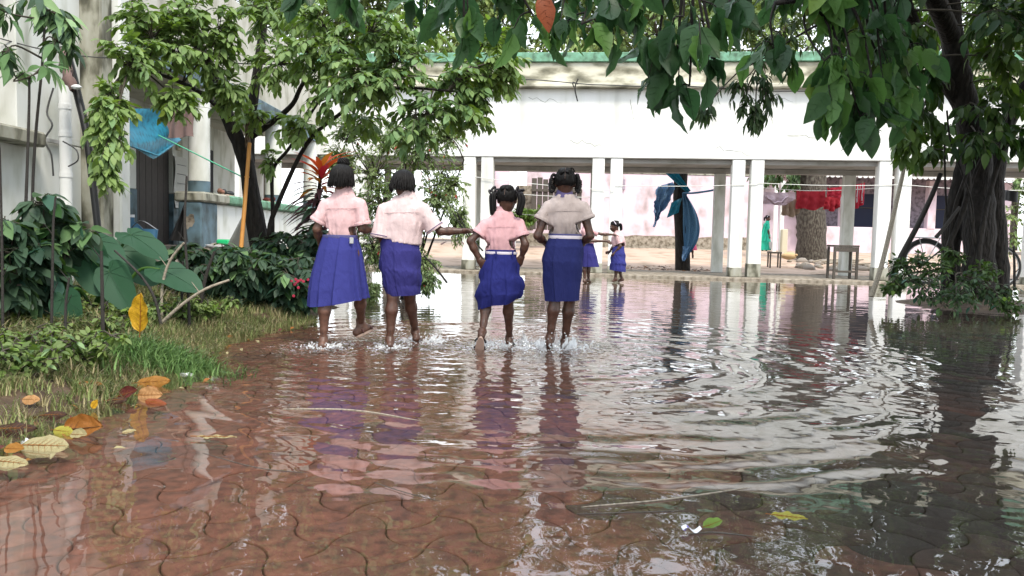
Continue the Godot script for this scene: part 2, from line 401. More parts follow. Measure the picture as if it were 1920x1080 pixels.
var feet := [Vector2(-1.41, -5.97), Vector2(-0.92, -6.04), Vector2(-0.75, -6.4), Vector2(-0.24, -6.15), Vector2(-0.01, -6.38), Vector2(0.29, -6.2), Vector2(0.40, -6.22)]
func wave(x: float, z: float) -> float:
	var c := Vector2(x - 0.30, z + 5.55)
	var wob := 0.10 * n1.get_noise_2d(x * 0.9, z * 0.9)
	var r := c.length() + wob
	var ins := ss(2.65, 2.0, r)
	var h := 0.0016 * n1.get_noise_2d(x * 0.8 + 3.0, z * 0.8)
	# the outer rings
	var ang := ss(-1.75, -0.9, x) * 0.9 + 0.5 * ss(-1.75, -0.9, x) * n1.get_noise_2d(c.angle() * 1.3, 9.0)
	h += ang * 0.0052 * exp(-pow((r - 2.42) / 0.10, 2.0)) - ang * 0.0034 * exp(-pow((r - 2.24) / 0.08, 2.0))
	h += ang * 0.0030 * exp(-pow((r - 2.05) / 0.09, 2.0))
	if r < 3.4: h += 0.0009 * ss(3.4, 2.6, r) * cos(r * 26.0)
	var east := ss(0.1, 1.0, c.x)   # long smooth waves on the open side
	if east > 0.0 and r < 3.2: h += east * ss(0.3, 0.9, r) * ss(3.2, 2.2, r) * 0.0045 * cos(r * 17.0 + 1.1 * n1.get_noise_2d(x * 1.1, z * 1.1))
	var near := 9.0
	if r < 4.0:
		for f in feet:
			var d := Vector2(x, z).distance_to(f)
			near = minf(near, d)
			h += ins * (1.0 - east) * 0.0008 * cos(d * 31.0 + f.x * 7.0) * exp(-d * 0.35)
		h += ins * (1.0 - 0.92 * east) * (1.0 - 0.6 * ss(-5.2, -4.3, z)) * 0.0019 * n1.get_noise_2d(x * 3.2, z * 4.2)
		var t := exp(-pow(near / 0.55, 2.0))
		h += t * 0.0085 * n1.get_noise_2d(x * 9.0, z * 12.0) + t * t * 0.010 * n1.get_noise_2d(x * 22.0, z * 25.0)
		h += ins * (1.0 - 0.85 * east) * 0.0008 * n1.get_noise_2d(x * 12.0, z * 16.0)
	# small waves that have run on towards the corridor
	var back := ss(-6.2, -7.6, z) * ss(4.5, 0.5, absf(x - 0.6) - 0.28 * (-z - 6.0))
	if back > 0.0:
		h += back * (1.0 - 0.75 * ss(1.4, 3.6, x)) * (0.0009 * cos(r * 24.0 + 2.0 * n1.get_noise_2d(x * 0.7, z * 0.7)) + 0.0010 * n1.get_noise_2d(x * 1.1, z * 5.0))
	h += 0.0005 * (1.0 - 0.65 * ss(2.0, 4.5, x)) * ss(-6.0, -9.0, z) * n1.get_noise_2d(x * 1.6, z * 6.0)
	# faint wobble of the calm water
	h += 0.0007 * n1.get_noise_2d(x * 2.3, z * 2.9) * (0.3 + 0.7 * ss(-1.6, 0.2, x))
	return h

func build_water():
	var xs := PackedFloat32Array(); var zs := PackedFloat32Array()
	var x := -7.0
	while x < 16.0:
		xs.append(x); x += 0.02 if x > -2.4 and x < 3.4 else (0.045 if x > -2.6 and x < 9.0 else 0.3)
	var z := 0.6
	while z < 24.0:
		zs.append(-z); z += 0.05 if z < 1.6 else (0.0145 if z < 8.5 else 0.0145 + (z - 8.5) * 0.0045)
	var q := Buf.new(); var w := xs.size()
	q.v.resize(w * zs.size()); q.n.resize(w * zs.size()); q.uv.resize(w * zs.size())
	for i in zs.size():
		for j in w: q.v[i * w + j] = Vector3(xs[j], wave(xs[j], zs[i]), zs[i])
	for i in zs.size():
		for j in w:
			var dx := q.v[i * w + mini(j + 1, w - 1)] - q.v[i * w + maxi(j - 1, 0)]
			var dz := q.v[mini(i + 1, zs.size() - 1) * w + j] - q.v[maxi(i - 1, 0) * w + j]
			q.n[i * w + j] = dx.cross(-dz).normalized().abs() * Vector3(0, 1, 0) + Vector3(-dx.y / dx.x, 0, -dz.y / dz.z)
			q.n[i * w + j] = q.n[i * w + j].normalized()
	q.ix.resize((w - 1) * (zs.size() - 1) * 6)
	var k := 0
	for i in zs.size() - 1:
		for j in w - 1:
			var a := i * w + j
			q.ix[k] = a; q.ix[k + 1] = a + w; q.ix[k + 2] = a + 1; q.ix[k + 3] = a + 1; q.ix[k + 4] = a + w; q.ix[k + 5] = a + w + 1; k += 6
	# clockwise seen from above
	var g := (q.v[q.ix[2]] - q.v[q.ix[0]]).cross(q.v[q.ix[1]] - q.v[q.ix[0]])
	if g.y < 0.0:
		for t in range(0, q.ix.size(), 3):
			var s := q.ix[t + 1]; q.ix[t + 1] = q.ix[t + 2]; q.ix[t + 2] = s
	struct("flood_water", q.mesh(), mats.water)

# ================= the white corridor
var front := Vector3(-0.9, 0, -19.45)
var along := Vector3(0.9935, 0, 0.114)
var inward := Vector3(0.114, 0, -0.9935)
func cor(s: float, y: float, d: float) -> Vector3: return front + along * s + inward * d + Vector3.UP * y
func cbox(q: Buf, s0: float, s1: float, y0: float, y1: float, d0: float, d1: float, b := 0.01) -> void:
	q.box(cor((s0 + s1) / 2, (y0 + y1) / 2, (d0 + d1) / 2), Vector3(s1 - s0, y1 - y0, d1 - d0), b, Basis(along, Vector3.UP, -inward))
func cpart(called: String, s0: float, s1: float, y0: float, y1: float, d0: float, d1: float, m: Material, parent: Node, b := 0.01) -> MeshInstance3D:
	var q := Buf.new(); cbox(q, s0, s1, y0, y1, d0, d1, b); return put(called, q.mesh(), m, parent)

func build_corridor():
	var t := thing("school_corridor", "long white open corridor on paired square columns with green coping", "building")
	var L := -9.0; var R := 20.0
	cpart("plinth", L, R, -0.3, 0.055, -0.28, 2.9, mats.concrete, t, 0.02)
	cpart("front_wall", L, R, 2.79, 4.40, -0.02, 0.14, mats.white_wall, t)
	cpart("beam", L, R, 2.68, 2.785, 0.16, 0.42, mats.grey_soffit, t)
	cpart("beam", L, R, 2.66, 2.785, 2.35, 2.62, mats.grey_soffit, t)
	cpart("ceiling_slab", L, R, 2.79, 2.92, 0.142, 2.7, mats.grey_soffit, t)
	cpart("back_wall", L, R, 2.925, 4.6, 2.55, 2.7, mats.white_wall, t)
	cpart("ledge", L, R, 4.403, 4.50, -0.24, 0.16, mats.stained_wall, t, 0.015)
	cpart("parapet", L, R, 4.503, 5.02, 0.0, 0.16, mats.stained_wall, t)
	cpart("coping", L, R, 5.023, 5.24, -0.07, 0.24, mats.green_paint, t, 0.015)
	cpart("roof", L, R, 4.605, 4.70, 0.165, 2.8, mats.concrete, t)
	for i in range(-3, 7):
		var s: float = [-9.6, -6.4, -3.2, 0.0, 3.1, 6.35, 9.62, 12.9, 16.2, 19.5][i + 3]
		for e in [[-0.34, -0.05], [0.09, 0.38]]:
			var c := cpart("column", s + e[0], s + e[1], 0.10, 2.787, 0.0, 0.30, mats.white_wall, t, 0.012)
			cpart("stained_foot", s + e[0] - 0.012, s + e[1] + 0.012, 0.057, 0.30 + 0.09 * sin(s * 3.0 + e[0] * 9.0), -0.010, 0.310, mats.mould_wall, c, 0.012)
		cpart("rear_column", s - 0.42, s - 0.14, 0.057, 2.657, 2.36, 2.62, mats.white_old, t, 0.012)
	for k in 9:   # hairline cracks in the plaster
		var p := []; var s0: float = [3.6, 4.6, 7.2, 8.5, 1.2, 5.6, 10.4, 2.2, 6.5][k]; var y0: float = [4.15, 4.05, 3.4, 3.9, 4.2, 3.05, 3.6, 3.2, 4.25][k]
		for i in 9: p.append(cor(s0 + i * 0.10 * (1.0 if k % 3 else 0.15), y0 + 0.10 * n1.get_noise_2d(i * 0.7, k * 5.0) - i * (0.02 if k % 3 else 0.07), -0.0215))
		put("crack", tube_mesh(p, [0.0045, 0.005, 0.004, 0.006, 0.004, 0.005, 0.004, 0.003, 0.002], 5), mats.mould_wall, t)
	# wire along the ledge and the dead twig that hangs from it
	var w := []
	for k in 25:
		var u := k / 24.0
		w.append(Vector3(lerpf(-6.0, 11.0, u), 3.25 - 0.42 * sin(PI * u) * 0.5 + 0.02 * sin(u * 40.0) + u * 0.22, lerpf(-11.0, -13.2, u)))
	tag(put("overhead_wire", tube_mesh(w, [0.008], 6), mats.cable), "thin dark wire strung across in front of the white wall", "wire")
	var tw := Buf.new()
	tw.tube(curve([Vector3(0.907, 3.217, -12.000), Vector3(0.864, 3.083, -12.000), Vector3(0.910, 2.893, -12.020)]), [0.010], 6)
	tw.tube(curve([Vector3(0.910, 3.139, -12.000), Vector3(0.830, 3.168, -12.000), Vector3(0.848, 3.091, -12.000)]), [0.008], 6)
	tag(put("dead_twig", tw.mesh(), mats.stick_dark), "dead forked twig dangling from the wire before the ledge", "twig")
	var lines := [[cor(-0.1, 2.30, -0.05), cor(3.3, 2.02, -0.03), 0.03], [cor(0.1, 1.98, 0.15), cor(3.2, 1.86, 0.15), 0.04], [cor(3.3, 2.14, -0.02), cor(6.6, 2.22, -0.02), 0.03], [cor(6.6, 2.25, -0.02), cor(9.9, 2.26, -0.02), 0.04], [cor(9.9, 2.25, -0.02), cor(13.2, 2.2, -0.02), 0.06], [cor(0.05, 1.55, 2.4), cor(3.0, 1.40, 2.4), 0.02]]
	var says := ["pale cord sloping down from the leftmost visible column pair under the beam", "yellowish cord across the first bay behind the tallest girl", "pale cord across the bay with the blue tarpaulin", "pale cord above the washing in the bay with the sari woman", "pale cord across the bay behind the bicycle", "lower pale cord at the rear columns of the first bay"]
	for k in lines.size():
		var l: Array = lines[k]; var p := []
		for i in 13: p.append((l[0] as Vector3).lerp(l[1], i / 12.0) - Vector3.UP * float(l[2]) * sin(PI * i / 12.0))
		tag(put("clothes_line", tube_mesh(p, [0.008], 6), mats.cord_white), says[k], "cord", "cords strung between the columns")

# ================= the building on the planted side; its wall faces the path (+x)
func wx(q: Buf, x0: float, x1: float, y0: float, y1: float, z0: float, z1: float, b := 0.01) -> void:
	q.box(Vector3((x0 + x1) / 2, (y0 + y1) / 2, (z0 + z1) / 2), Vector3(absf(x1 - x0), y1 - y0, absf(z1 - z0)), b)
func wpart(called: String, x0: float, x1: float, y0: float, y1: float, z0: float, z1: float, m: Material, parent: Node, b := 0.01) -> MeshInstance3D:
	var q := Buf.new(); wx(q, x0, x1, y0, y1, z0, z1, b); return put(called, q.mesh(), m, parent)

func build_left_building():
	var t := thing("veranda_house", "old whitewashed school block with blue dado, veranda and mildewed pilaster", "building")
	# solid wall with a window, nearest the camera
	wpart("wall", -4.9, -4.6, -0.2, 1.70, -1.0, -8.55, mats.white_old, t)
	wpart("wall", -4.9, -4.6, 1.703, 4.2, -7.45, -8.55, mats.white_old, t)
	wpart("wall", -4.9, -4.6, 1.703, 4.2, -1.0, -6.05, mats.white_old, t)
	wpart("wall", -4.9, -4.6, 3.3, 4.2, -6.053, -7.447, mats.white_old, t)
	var wi := wpart("window", -4.88, -4.84, 1.705, 3.298, -6.053, -7.447, mats.dark_inside, t)
	for k in 5: wpart("bar", -4.80, -4.775, 1.71, 3.29, -6.25 - k * 0.25, -6.275 - k * 0.25, mats.wood_old, wi, 0.004)
	wpart("window_sill", -4.62, -4.42, 1.60, 1.74, -5.9, -7.62, mats.mould_wall, t, 0.02)
	wpart("pilaster", -4.7, -4.38, -0.2, 4.2, -8.553, -8.80, mats.mould_wall, t, 0.02)
	wpart("pilaster", -4.7, -4.30, -0.2, 4.2, -8.803, -9.02, mats.white_old, t, 0.02)
	# veranda
	wpart("veranda_floor", -6.6, -4.55, -0.2, 0.56, -9.023, -19.0, mats.concrete, t, 0.02)
	wpart("step", -4.547, -4.2, -0.2, 0.26, -9.3, -11.4, mats.concrete, t, 0.02)
	wpart("upper_wall", -4.95, -4.6, 3.05, 4.6, -9.023, -19.0, mats.beige_wall, t)
	wpart("blue_band", -4.60, -4.57, 2.95, 3.22, -9.03, -19.0, mats.blue_paint, t)
	wpart("ceiling", -6.6, -4.953, 3.1, 3.3, -9.023, -19.0, mats.beige_wall, t)
	wpart("side_wall", -6.6, -4.903, 0.563, 3.097, -8.60, -9.02, mats.beige_wall, t)
	for seg in [[-9.023, -14.05], [-15.55, -19.0]]:
		wpart("rear_wall", -6.8, -6.6, 1.553, 4.2, seg[0], seg[1], mats.white_old, t)
		wpart("dado", -6.8, -6.585, 0.563, 1.55, seg[0], seg[1], mats.blue_paint, t)
	wpart("rear_wall", -6.8, -6.6, 2.65, 4.2, -14.053, -15.547, mats.white_old, t)
	var d := wpart("door", -6.75, -6.69, 0.563, 2.647, -14.053, -15.547, mats.door_wood, t)
	for k in 6: wpart("plank", -6.688, -6.668, 0.58, 2.63, -14.07 - k * 0.245, -14.07 - k * 0.245 - 0.235, mats.door_wood, d, 0.006)
	wpart("rear_window", -6.62, -6.58, 1.6, 2.6, -16.9, -17.6, mats.dark_inside, t)
	# pillars (round) and the low wall with a green coping
	for k in 3:
		var z: float = [-12.05, -15.75, -18.6][k]
		var q := Buf.new(); var y0 := 1.42 if k > 0 else 1.43
		q.tube([Vector3(-4.72, y0 + 0.16, z), Vector3(-4.72, 3.048, z)], [0.155], 20, false)
		var c := put("pillar", q.mesh(), mats.white_old, t)
		q = Buf.new(); q.tube([Vector3(-4.72, y0, z), Vector3(-4.72, y0 + 0.158, z)], [0.158], 20, false); put("blue_foot", q.mesh(), mats.blue_paint, c)
	wpart("low_wall", -4.88, -4.58, 0.2, 1.27, -12.37, -18.95, mats.white_old, t, 0.02)
	wpart("low_wall_end", -4.90, -4.56, 0.2, 1.27, -11.72, -12.367, mats.blue_paint, t, 0.02)
	wpart("coping", -4.96, -4.50, 1.272, 1.42, -11.70, -12.75, mats.mould_wall, t, 0.025)
	wpart("coping", -4.96, -4.50, 1.272, 1.42, -12.755, -18.95, mats.green_paint, t, 0.025)
	# chipped plaster on the blue end
	var ch := Buf.new()
	ch.sheet(10, 6, func(u: float, v: float):
		var r: float = v * (0.7 + 0.3 * sin(u * TAU * 2.0 + 1.0) + 0.15 * sin(u * TAU * 5.0))
		return Vector3(-4.74 + 0.09 * r * cos(u * TAU), 0.98 + 0.20 * r * sin(u * TAU), -11.7165), Vector3.BACK)
	put("bare_plaster", ch.mesh(), mats.concrete, t)
	# drain pipe, with sockets and clips
	var p := thing("drain_pipe", "fat white plastic drain pipe standing against the whitewashed wall", "pipe", Vector3(-4.47, 0, -8.02))
	put("pipe_length", tube_mesh([Vector3(0, 0.1, 0), Vector3(0, 2.30, 0)], [0.056], 18), mats.pipe, p)
	for y in [1.75, 1.35, 2.02]: put("socket", tube_mesh([Vector3(0, y, 0), Vector3(0, y + 0.05, 0)], [0.062], 18), mats.pipe, p)
	put("clip", box_mesh(Vector3(0.03, 0.04, 0.30), 0.005), mats.steel, p, Vector3(-0.1, 1.7, 0))
	var pole := Buf.new()
	pole.tube(curve([Vector3(-3.918, 0.640, -7.600), Vector3(-4.050, 1.647, -7.650), Vector3(-4.168, 2.102, -7.700), Vector3(-4.255, 2.450, -7.700)], 5), taper(16, 0.032, 0.04), 10)
	var po := thing("leaning_pole", "black pole with cloth tied round its top leaning on the pilaster", "pole")
	put("shaft", pole.mesh(), mats.black, po)
	pole = Buf.new()
	pole.ball(Vector3(-4.242, 2.383, -7.620), Vector3(0.05, 0.14, 0.05), 14, 10, Basis(Vector3.BACK, 0.25), 0.25, 1.0)
	pole.ball(Vector3(-4.192, 2.232, -7.600), Vector3(0.045, 0.10, 0.05), 14, 10, Basis(Vector3.BACK, 0.3), 0.3, 4.0)
	put("cloth_wrap", pole.mesh(), mats.brown_cloth, po)
	pole = Buf.new(); pole.ball(Vector3(-4.117, 2.166, -7.580), Vector3(0.05, 0.022, 0.03), 10, 8, Basis(), 0.2, 2.0); put("white_tie", pole.mesh(), mats.plastic_white, po)
	var cq := Buf.new()
	cq.tube(curve([Vector3(-4.486, 2.198, -7.850), Vector3(-4.534, 1.962, -7.820), Vector3(-4.473, 1.833, -7.800), Vector3(-4.547, 1.694, -7.800), Vector3(-4.498, 1.554, -7.820), Vector3(-4.498, 1.351, -7.850)], 5), [0.009], 6)
	cq.tube(curve([Vector3(-4.344, 1.677, -7.750), Vector3(-4.205, 1.601, -7.720), Vector3(-4.175, 1.498, -7.700), Vector3(-4.295, 1.439, -7.750)], 5), [0.007], 6)
	tag(put("loose_cable", cq.mesh(), mats.cable), "dark cable looped loosely round the white drain pipe", "cable")
	tag(put("wall_wire", tube_mesh(curve([Vector3(-4.709, 2.555, -7.400), Vector3(-4.389, 2.499, -7.600), Vector3(-3.942, 2.467, -7.700), Vector3(-3.737, 2.649, -8.500), Vector3(-3.401, 2.838, -9.600), Vector3(-2.474, 2.961, -10.200)], 4), [0.006], 6), mats.cable), "thin dark wire sagging from the window past the pilaster into the tree", "wire")

# ================= plants
func leaf_mesh(wide := 0.42, segs := 5, fold := 0.22, droop := 0.25, tip := 1.6, wavy := 0.03, veins := false) -> ArrayMesh:   # length 1 along +x, lying in xz
	var q := Buf.new()
	var mid := []; var lf := []; var rt := []
	for i in segs + 1:
		var t := float(i) / segs
		var w := wide * 0.5 * pow(sin(PI * pow(t, 0.85)), 0.75) * (1.0 - 0.25 * pow(t, tip * 2.0))
		var y := -droop * t * t
		mid.append(q.pt(Vector3(t, y, 0), Vector3(droop * t, 1, 0).normalized(), Vector2(t, 0.5)))
		var wv := wavy * sin(t * 14.0)
		lf.append(q.pt(Vector3(t, y + w * fold + wv * w * 2.0, -w), Vector3(droop * t, 1, fold).normalized(), Vector2(t, 0)))
		rt.append(q.pt(Vector3(t, y + w * fold - wv * w * 2.0, w), Vector3(droop * t, 1, -fold).normalized(), Vector2(t, 1)))
	for i in segs:
		for s in [lf, rt]:
			q.tri(mid[i], mid[i + 1], s[i + 1]); q.tri(mid[i], s[i + 1], s[i])
	if veins:
		q.tube([Vector3(0, 0.004, 0), Vector3(0.5, -droop * 0.25 + 0.004, 0), Vector3(1, -droop + 0.003, 0)], [0.012, 0.009, 0.003], 4, false)
		for k in 5:
			for e in [-1.0, 1.0]:
				var t0 := 0.12 + k * 0.15; var t1 := t0 + 0.13; var w := wide * 0.40 * pow(sin(PI * pow(t1, 0.85)), 0.75)
				q.tube([Vector3(t0, -droop * t0 * t0 + 0.003, 0), Vector3(t1, -droop * t1 * t1 + w * fold + 0.004, w * e)], [0.006, 0.003], 4, false)
	# stalk
	q.tube([Vector3(-0.16, 0.01, 0), Vector3(0.02, 0, 0)], [0.012], 4, false)
	return q.mesh()

func frame(dir: Vector3, up: Vector3, s: float) -> Basis:
	var x := dir.normalized(); var z := x.cross(up)
	if z.length() < 0.01: z = x.cross(Vector3(0.3, 0.1, 0.9))
	z = z.normalized(); var y := z.cross(x)
	return Basis(x * s, y * s, z * s)

# o: leaf (mesh), size, per (leaves per twig), droop, tones [[r,g,b,weight]...], mats (materials of the leaves built singly), single (how many), twig (material), mat
func foliage(root: Node3D, limbs: Array, clusters: Array, o: Dictionary) -> void:
	var samples := []
	for l in limbs:
		for p in l: samples.append(p)
	var twigs := Buf.new(); var spots := []
	var droop: float = o.get("droop", 0.35); var size: float = o.size; var per: int = o.get("per", 9); var density: float = o.get("twigs", 8)
	for c in clusters:
		var cen: Vector3 = c[0]; var rad: Vector3 = c[1]; var tone: float = c[2] if c.size() > 2 else 0.0; var dens: float = c[3] if c.size() > 3 else 1.0
		var near: Vector3 = samples[0]
		for p in samples:
			if (p as Vector3).distance_squared_to(cen) < near.distance_squared_to(cen): near = p
		var sub := curve([near, near.lerp(cen, 0.5) + rv(0.08) + Vector3.UP * 0.06 * near.distance_to(cen), cen], 4)
		var len0 := near.distance_to(cen)
		if len0 > 0.05: twigs.tube(sub, taper(sub.size(), minf(0.022, 0.006 + len0 * 0.009), 0.005), 5, false)
		for k in maxi(2, int(density * dens)):
			var e := cen + rdir() * rad * pow(rng.randf(), 0.4)
			var s: Vector3 = sub[rng.randi_range(maxi(0, sub.size() - 4), sub.size() - 1)]
			var m := s.lerp(e, 0.55) + Vector3.UP * s.distance_to(e) * 0.12 + rv(0.03)
			var tw := curve([s, m, e - Vector3.UP * s.distance_to(e) * droop * 0.25], 3)
			twigs.tube(tw, taper(tw.size(), 0.0055, 0.0022), 4, false)
			for j in per:
				var u := lerpf(0.30, 1.0, (j + 0.5) / per) * (tw.size() - 1)
				var i0 := mini(int(u), tw.size() - 2)
				var p: Vector3 = (tw[i0] as Vector3).lerp(tw[i0 + 1], u - i0)
				var d: Vector3 = ((tw[i0 + 1] as Vector3) - (tw[i0] as Vector3)).normalized()
				var side := d.cross(Vector3.UP).normalized() * (1.0 if j % 2 == 0 else -1.0)
				var dir := d * 0.55 + side * rng.randf_range(0.4, 1.0) + rv(0.45) - Vector3.UP * droop
				if j == per - 1: dir = d + rv(0.3) - Vector3.UP * droop * 0.6
				var up := Vector3.UP + rv(o.get("tilt", 0.55))
				var sc := size * rng.randf_range(0.62, 1.15)
				spots.append([Transform3D(frame(dir, up, sc), p + dir.normalized() * sc * 0.12), tone + rng.randf_range(-0.5, 0.5), sc / maxf(0.5, p.distance_to(Vector3(0, 0.85, 0)))])
	if twigs.v.size(): tag(put("twigs", twigs.mesh(), mats[o.get("twig", "twig")], root), "", "", "", "stuff")
	var single: int = o.get("single", 0)
	if single > 0:
		spots.sort_custom(func(a, b): return a[2] > b[2])
		for k in mini(single, spots.size()):
			var s: Array = spots[k]; var names: Array = o.mats
			var at := clampi(int((clampf(s[1] * 0.5 + 0.5, 0.0, 0.999)) * names.size()), 0, names.size() - 1)
			var lf := put("leaf", o.leaf, mats[names[at]], root); lf.transform = s[0]
	if spots.size() > single:
		var mm := MultiMesh.new(); mm.transform_format = MultiMesh.TRANSFORM_3D; mm.use_colors = true; mm.mesh = o.leaf; mm.instance_count = spots.size() - single
		var dark: Color = o.tones[0]; var light: Color = o.tones[1]
		for k in range(single, spots.size()):
			var s: Array = spots[k]
			mm.set_instance_transform(k - single, s[0])
			var c := dark.lerp(light, clampf(s[1] * 0.5 + 0.5, 0.0, 1.0)); c.a = 1.0
			if o.has("rare") and rng.randf() < 0.012: c = o.rare
			mm.set_instance_color(k - single, c)
		var mi := MultiMeshInstance3D.new(); mi.multimesh = mm; mi.material_override = mats[o.get("mat", "foliage")]; mi.name = "foliage"; root.add_child(mi, true)
		tag(mi, "", "", "", "stuff")

func limb(root: Node3D, called: String, pts: Array, r0: float, r1: float, m: Material, sides := 12, lump := 0.08) -> Array:
	var c := curve(pts, 5); var r := taper(c.size(), r0, r1)
	for i in r.size(): r[i] *= 1.0 + lump * n1.get_noise_2d(i * 0.8, pts[0].x * 9.0 + pts[0].y)
	var q := Buf.new(); q.tube(c, r, sides)
	put(called, q.mesh(), m, root); return c

func build_far_trees():
	var lm := leaf_mesh(0.5, 2, 0.15, 0.15)
	var says := ["pale green tree over the corridor roof behind the lime tree", "bright feathery tree behind the green coping, middle of the row", "tall light tree rising behind the hanging leaves", "dense tree behind the corridor nearest the great trunk", "tall tree behind the roof beyond the great trunk", "pale tree far behind where corridor and veranda house meet", "green tree far behind the corridor's open end", "tallest far tree, over the middle of the corridor roof", "huge far tree over the veranda house's end", "huge far tree over the house with the scalloped awning"]
	var at := [[-4.5, 33.0, 13.5, 5.4, 0.55], [1.6, 36.0, 14.0, 5.6, 0.85], [7.0, 37.0, 15.0, 5.6, 0.7], [13.0, 40.0, 16.0, 6.0, 0.35], [19.5, 38.0, 15.0, 6.0, 0.2], [-10.5, 33.0, 15.0, 6.0, 0.5], [26.0, 42.0, 16.0, 6.4, 0.2], [4.0, 50.0, 23.0, 8.5, 0.5], [-8.0, 50.0, 22.0, 8.5, 0.4], [16.0, 52.0, 23.0, 8.5, 0.3]]
	for k in at.size():
		var a: Array = at[k]; var b := Vector3(a[0], 0.3, -a[1])
		var t := thing("background_tree", says[k], "tree", Vector3.ZERO, 0.0, "trees behind the corridor")
		var limbs := [limb(t, "trunk", [b, b + Vector3(0.2, a[2] * 0.3, 0), b + Vector3(0.1, a[2] * 0.55, 0.2), b + Vector3(-0.1, a[2] * 0.8, 0)], 0.26, 0.07, mats.bark_grey, 10)]
		for i in 3:
			var an := i * 2.1 + k
			limbs.append(limb(t, "limb", [b + Vector3(0.1, a[2] * 0.42, 0), b + Vector3(cos(an) * a[3] * 0.4, a[2] * 0.6, sin(an) * a[3] * 0.4), b + Vector3(cos(an) * a[3] * 0.75, a[2] * 0.72, sin(an) * a[3] * 0.75)], 0.10, 0.03, mats.bark_grey, 7))
		var cl := []
		for i in 62:
			var d := rdir(); d.y = absf(d.y) * 1.25 - 0.42
			var c: Vector3 = b + Vector3(0, a[2] * 0.66, 0) + d * a[3] * rng.randf_range(0.55, 1.0)
			cl.append([c, Vector3(1.0, 0.8, 1.0) * a[3] / 3.8, rng.randf_range(-0.5, 0.5)])
		foliage(t, limbs, cl, {"leaf": lm, "size": 0.36, "per": 11, "twigs": 12, "droop": 0.3, "tones": [Color(0.05, 0.10, 0.035).lerp(Color(0.10, 0.16, 0.05), a[4]), Color(0.13, 0.21, 0.06).lerp(Color(0.24, 0.31, 0.09), a[4])], "mat": "foliage_matt"})

func P3(p: Vector3, rx: float, ry: float, rz := -1.0) -> Array: return [p, Vector3(rx, ry, rx if rz < 0 else rz)]

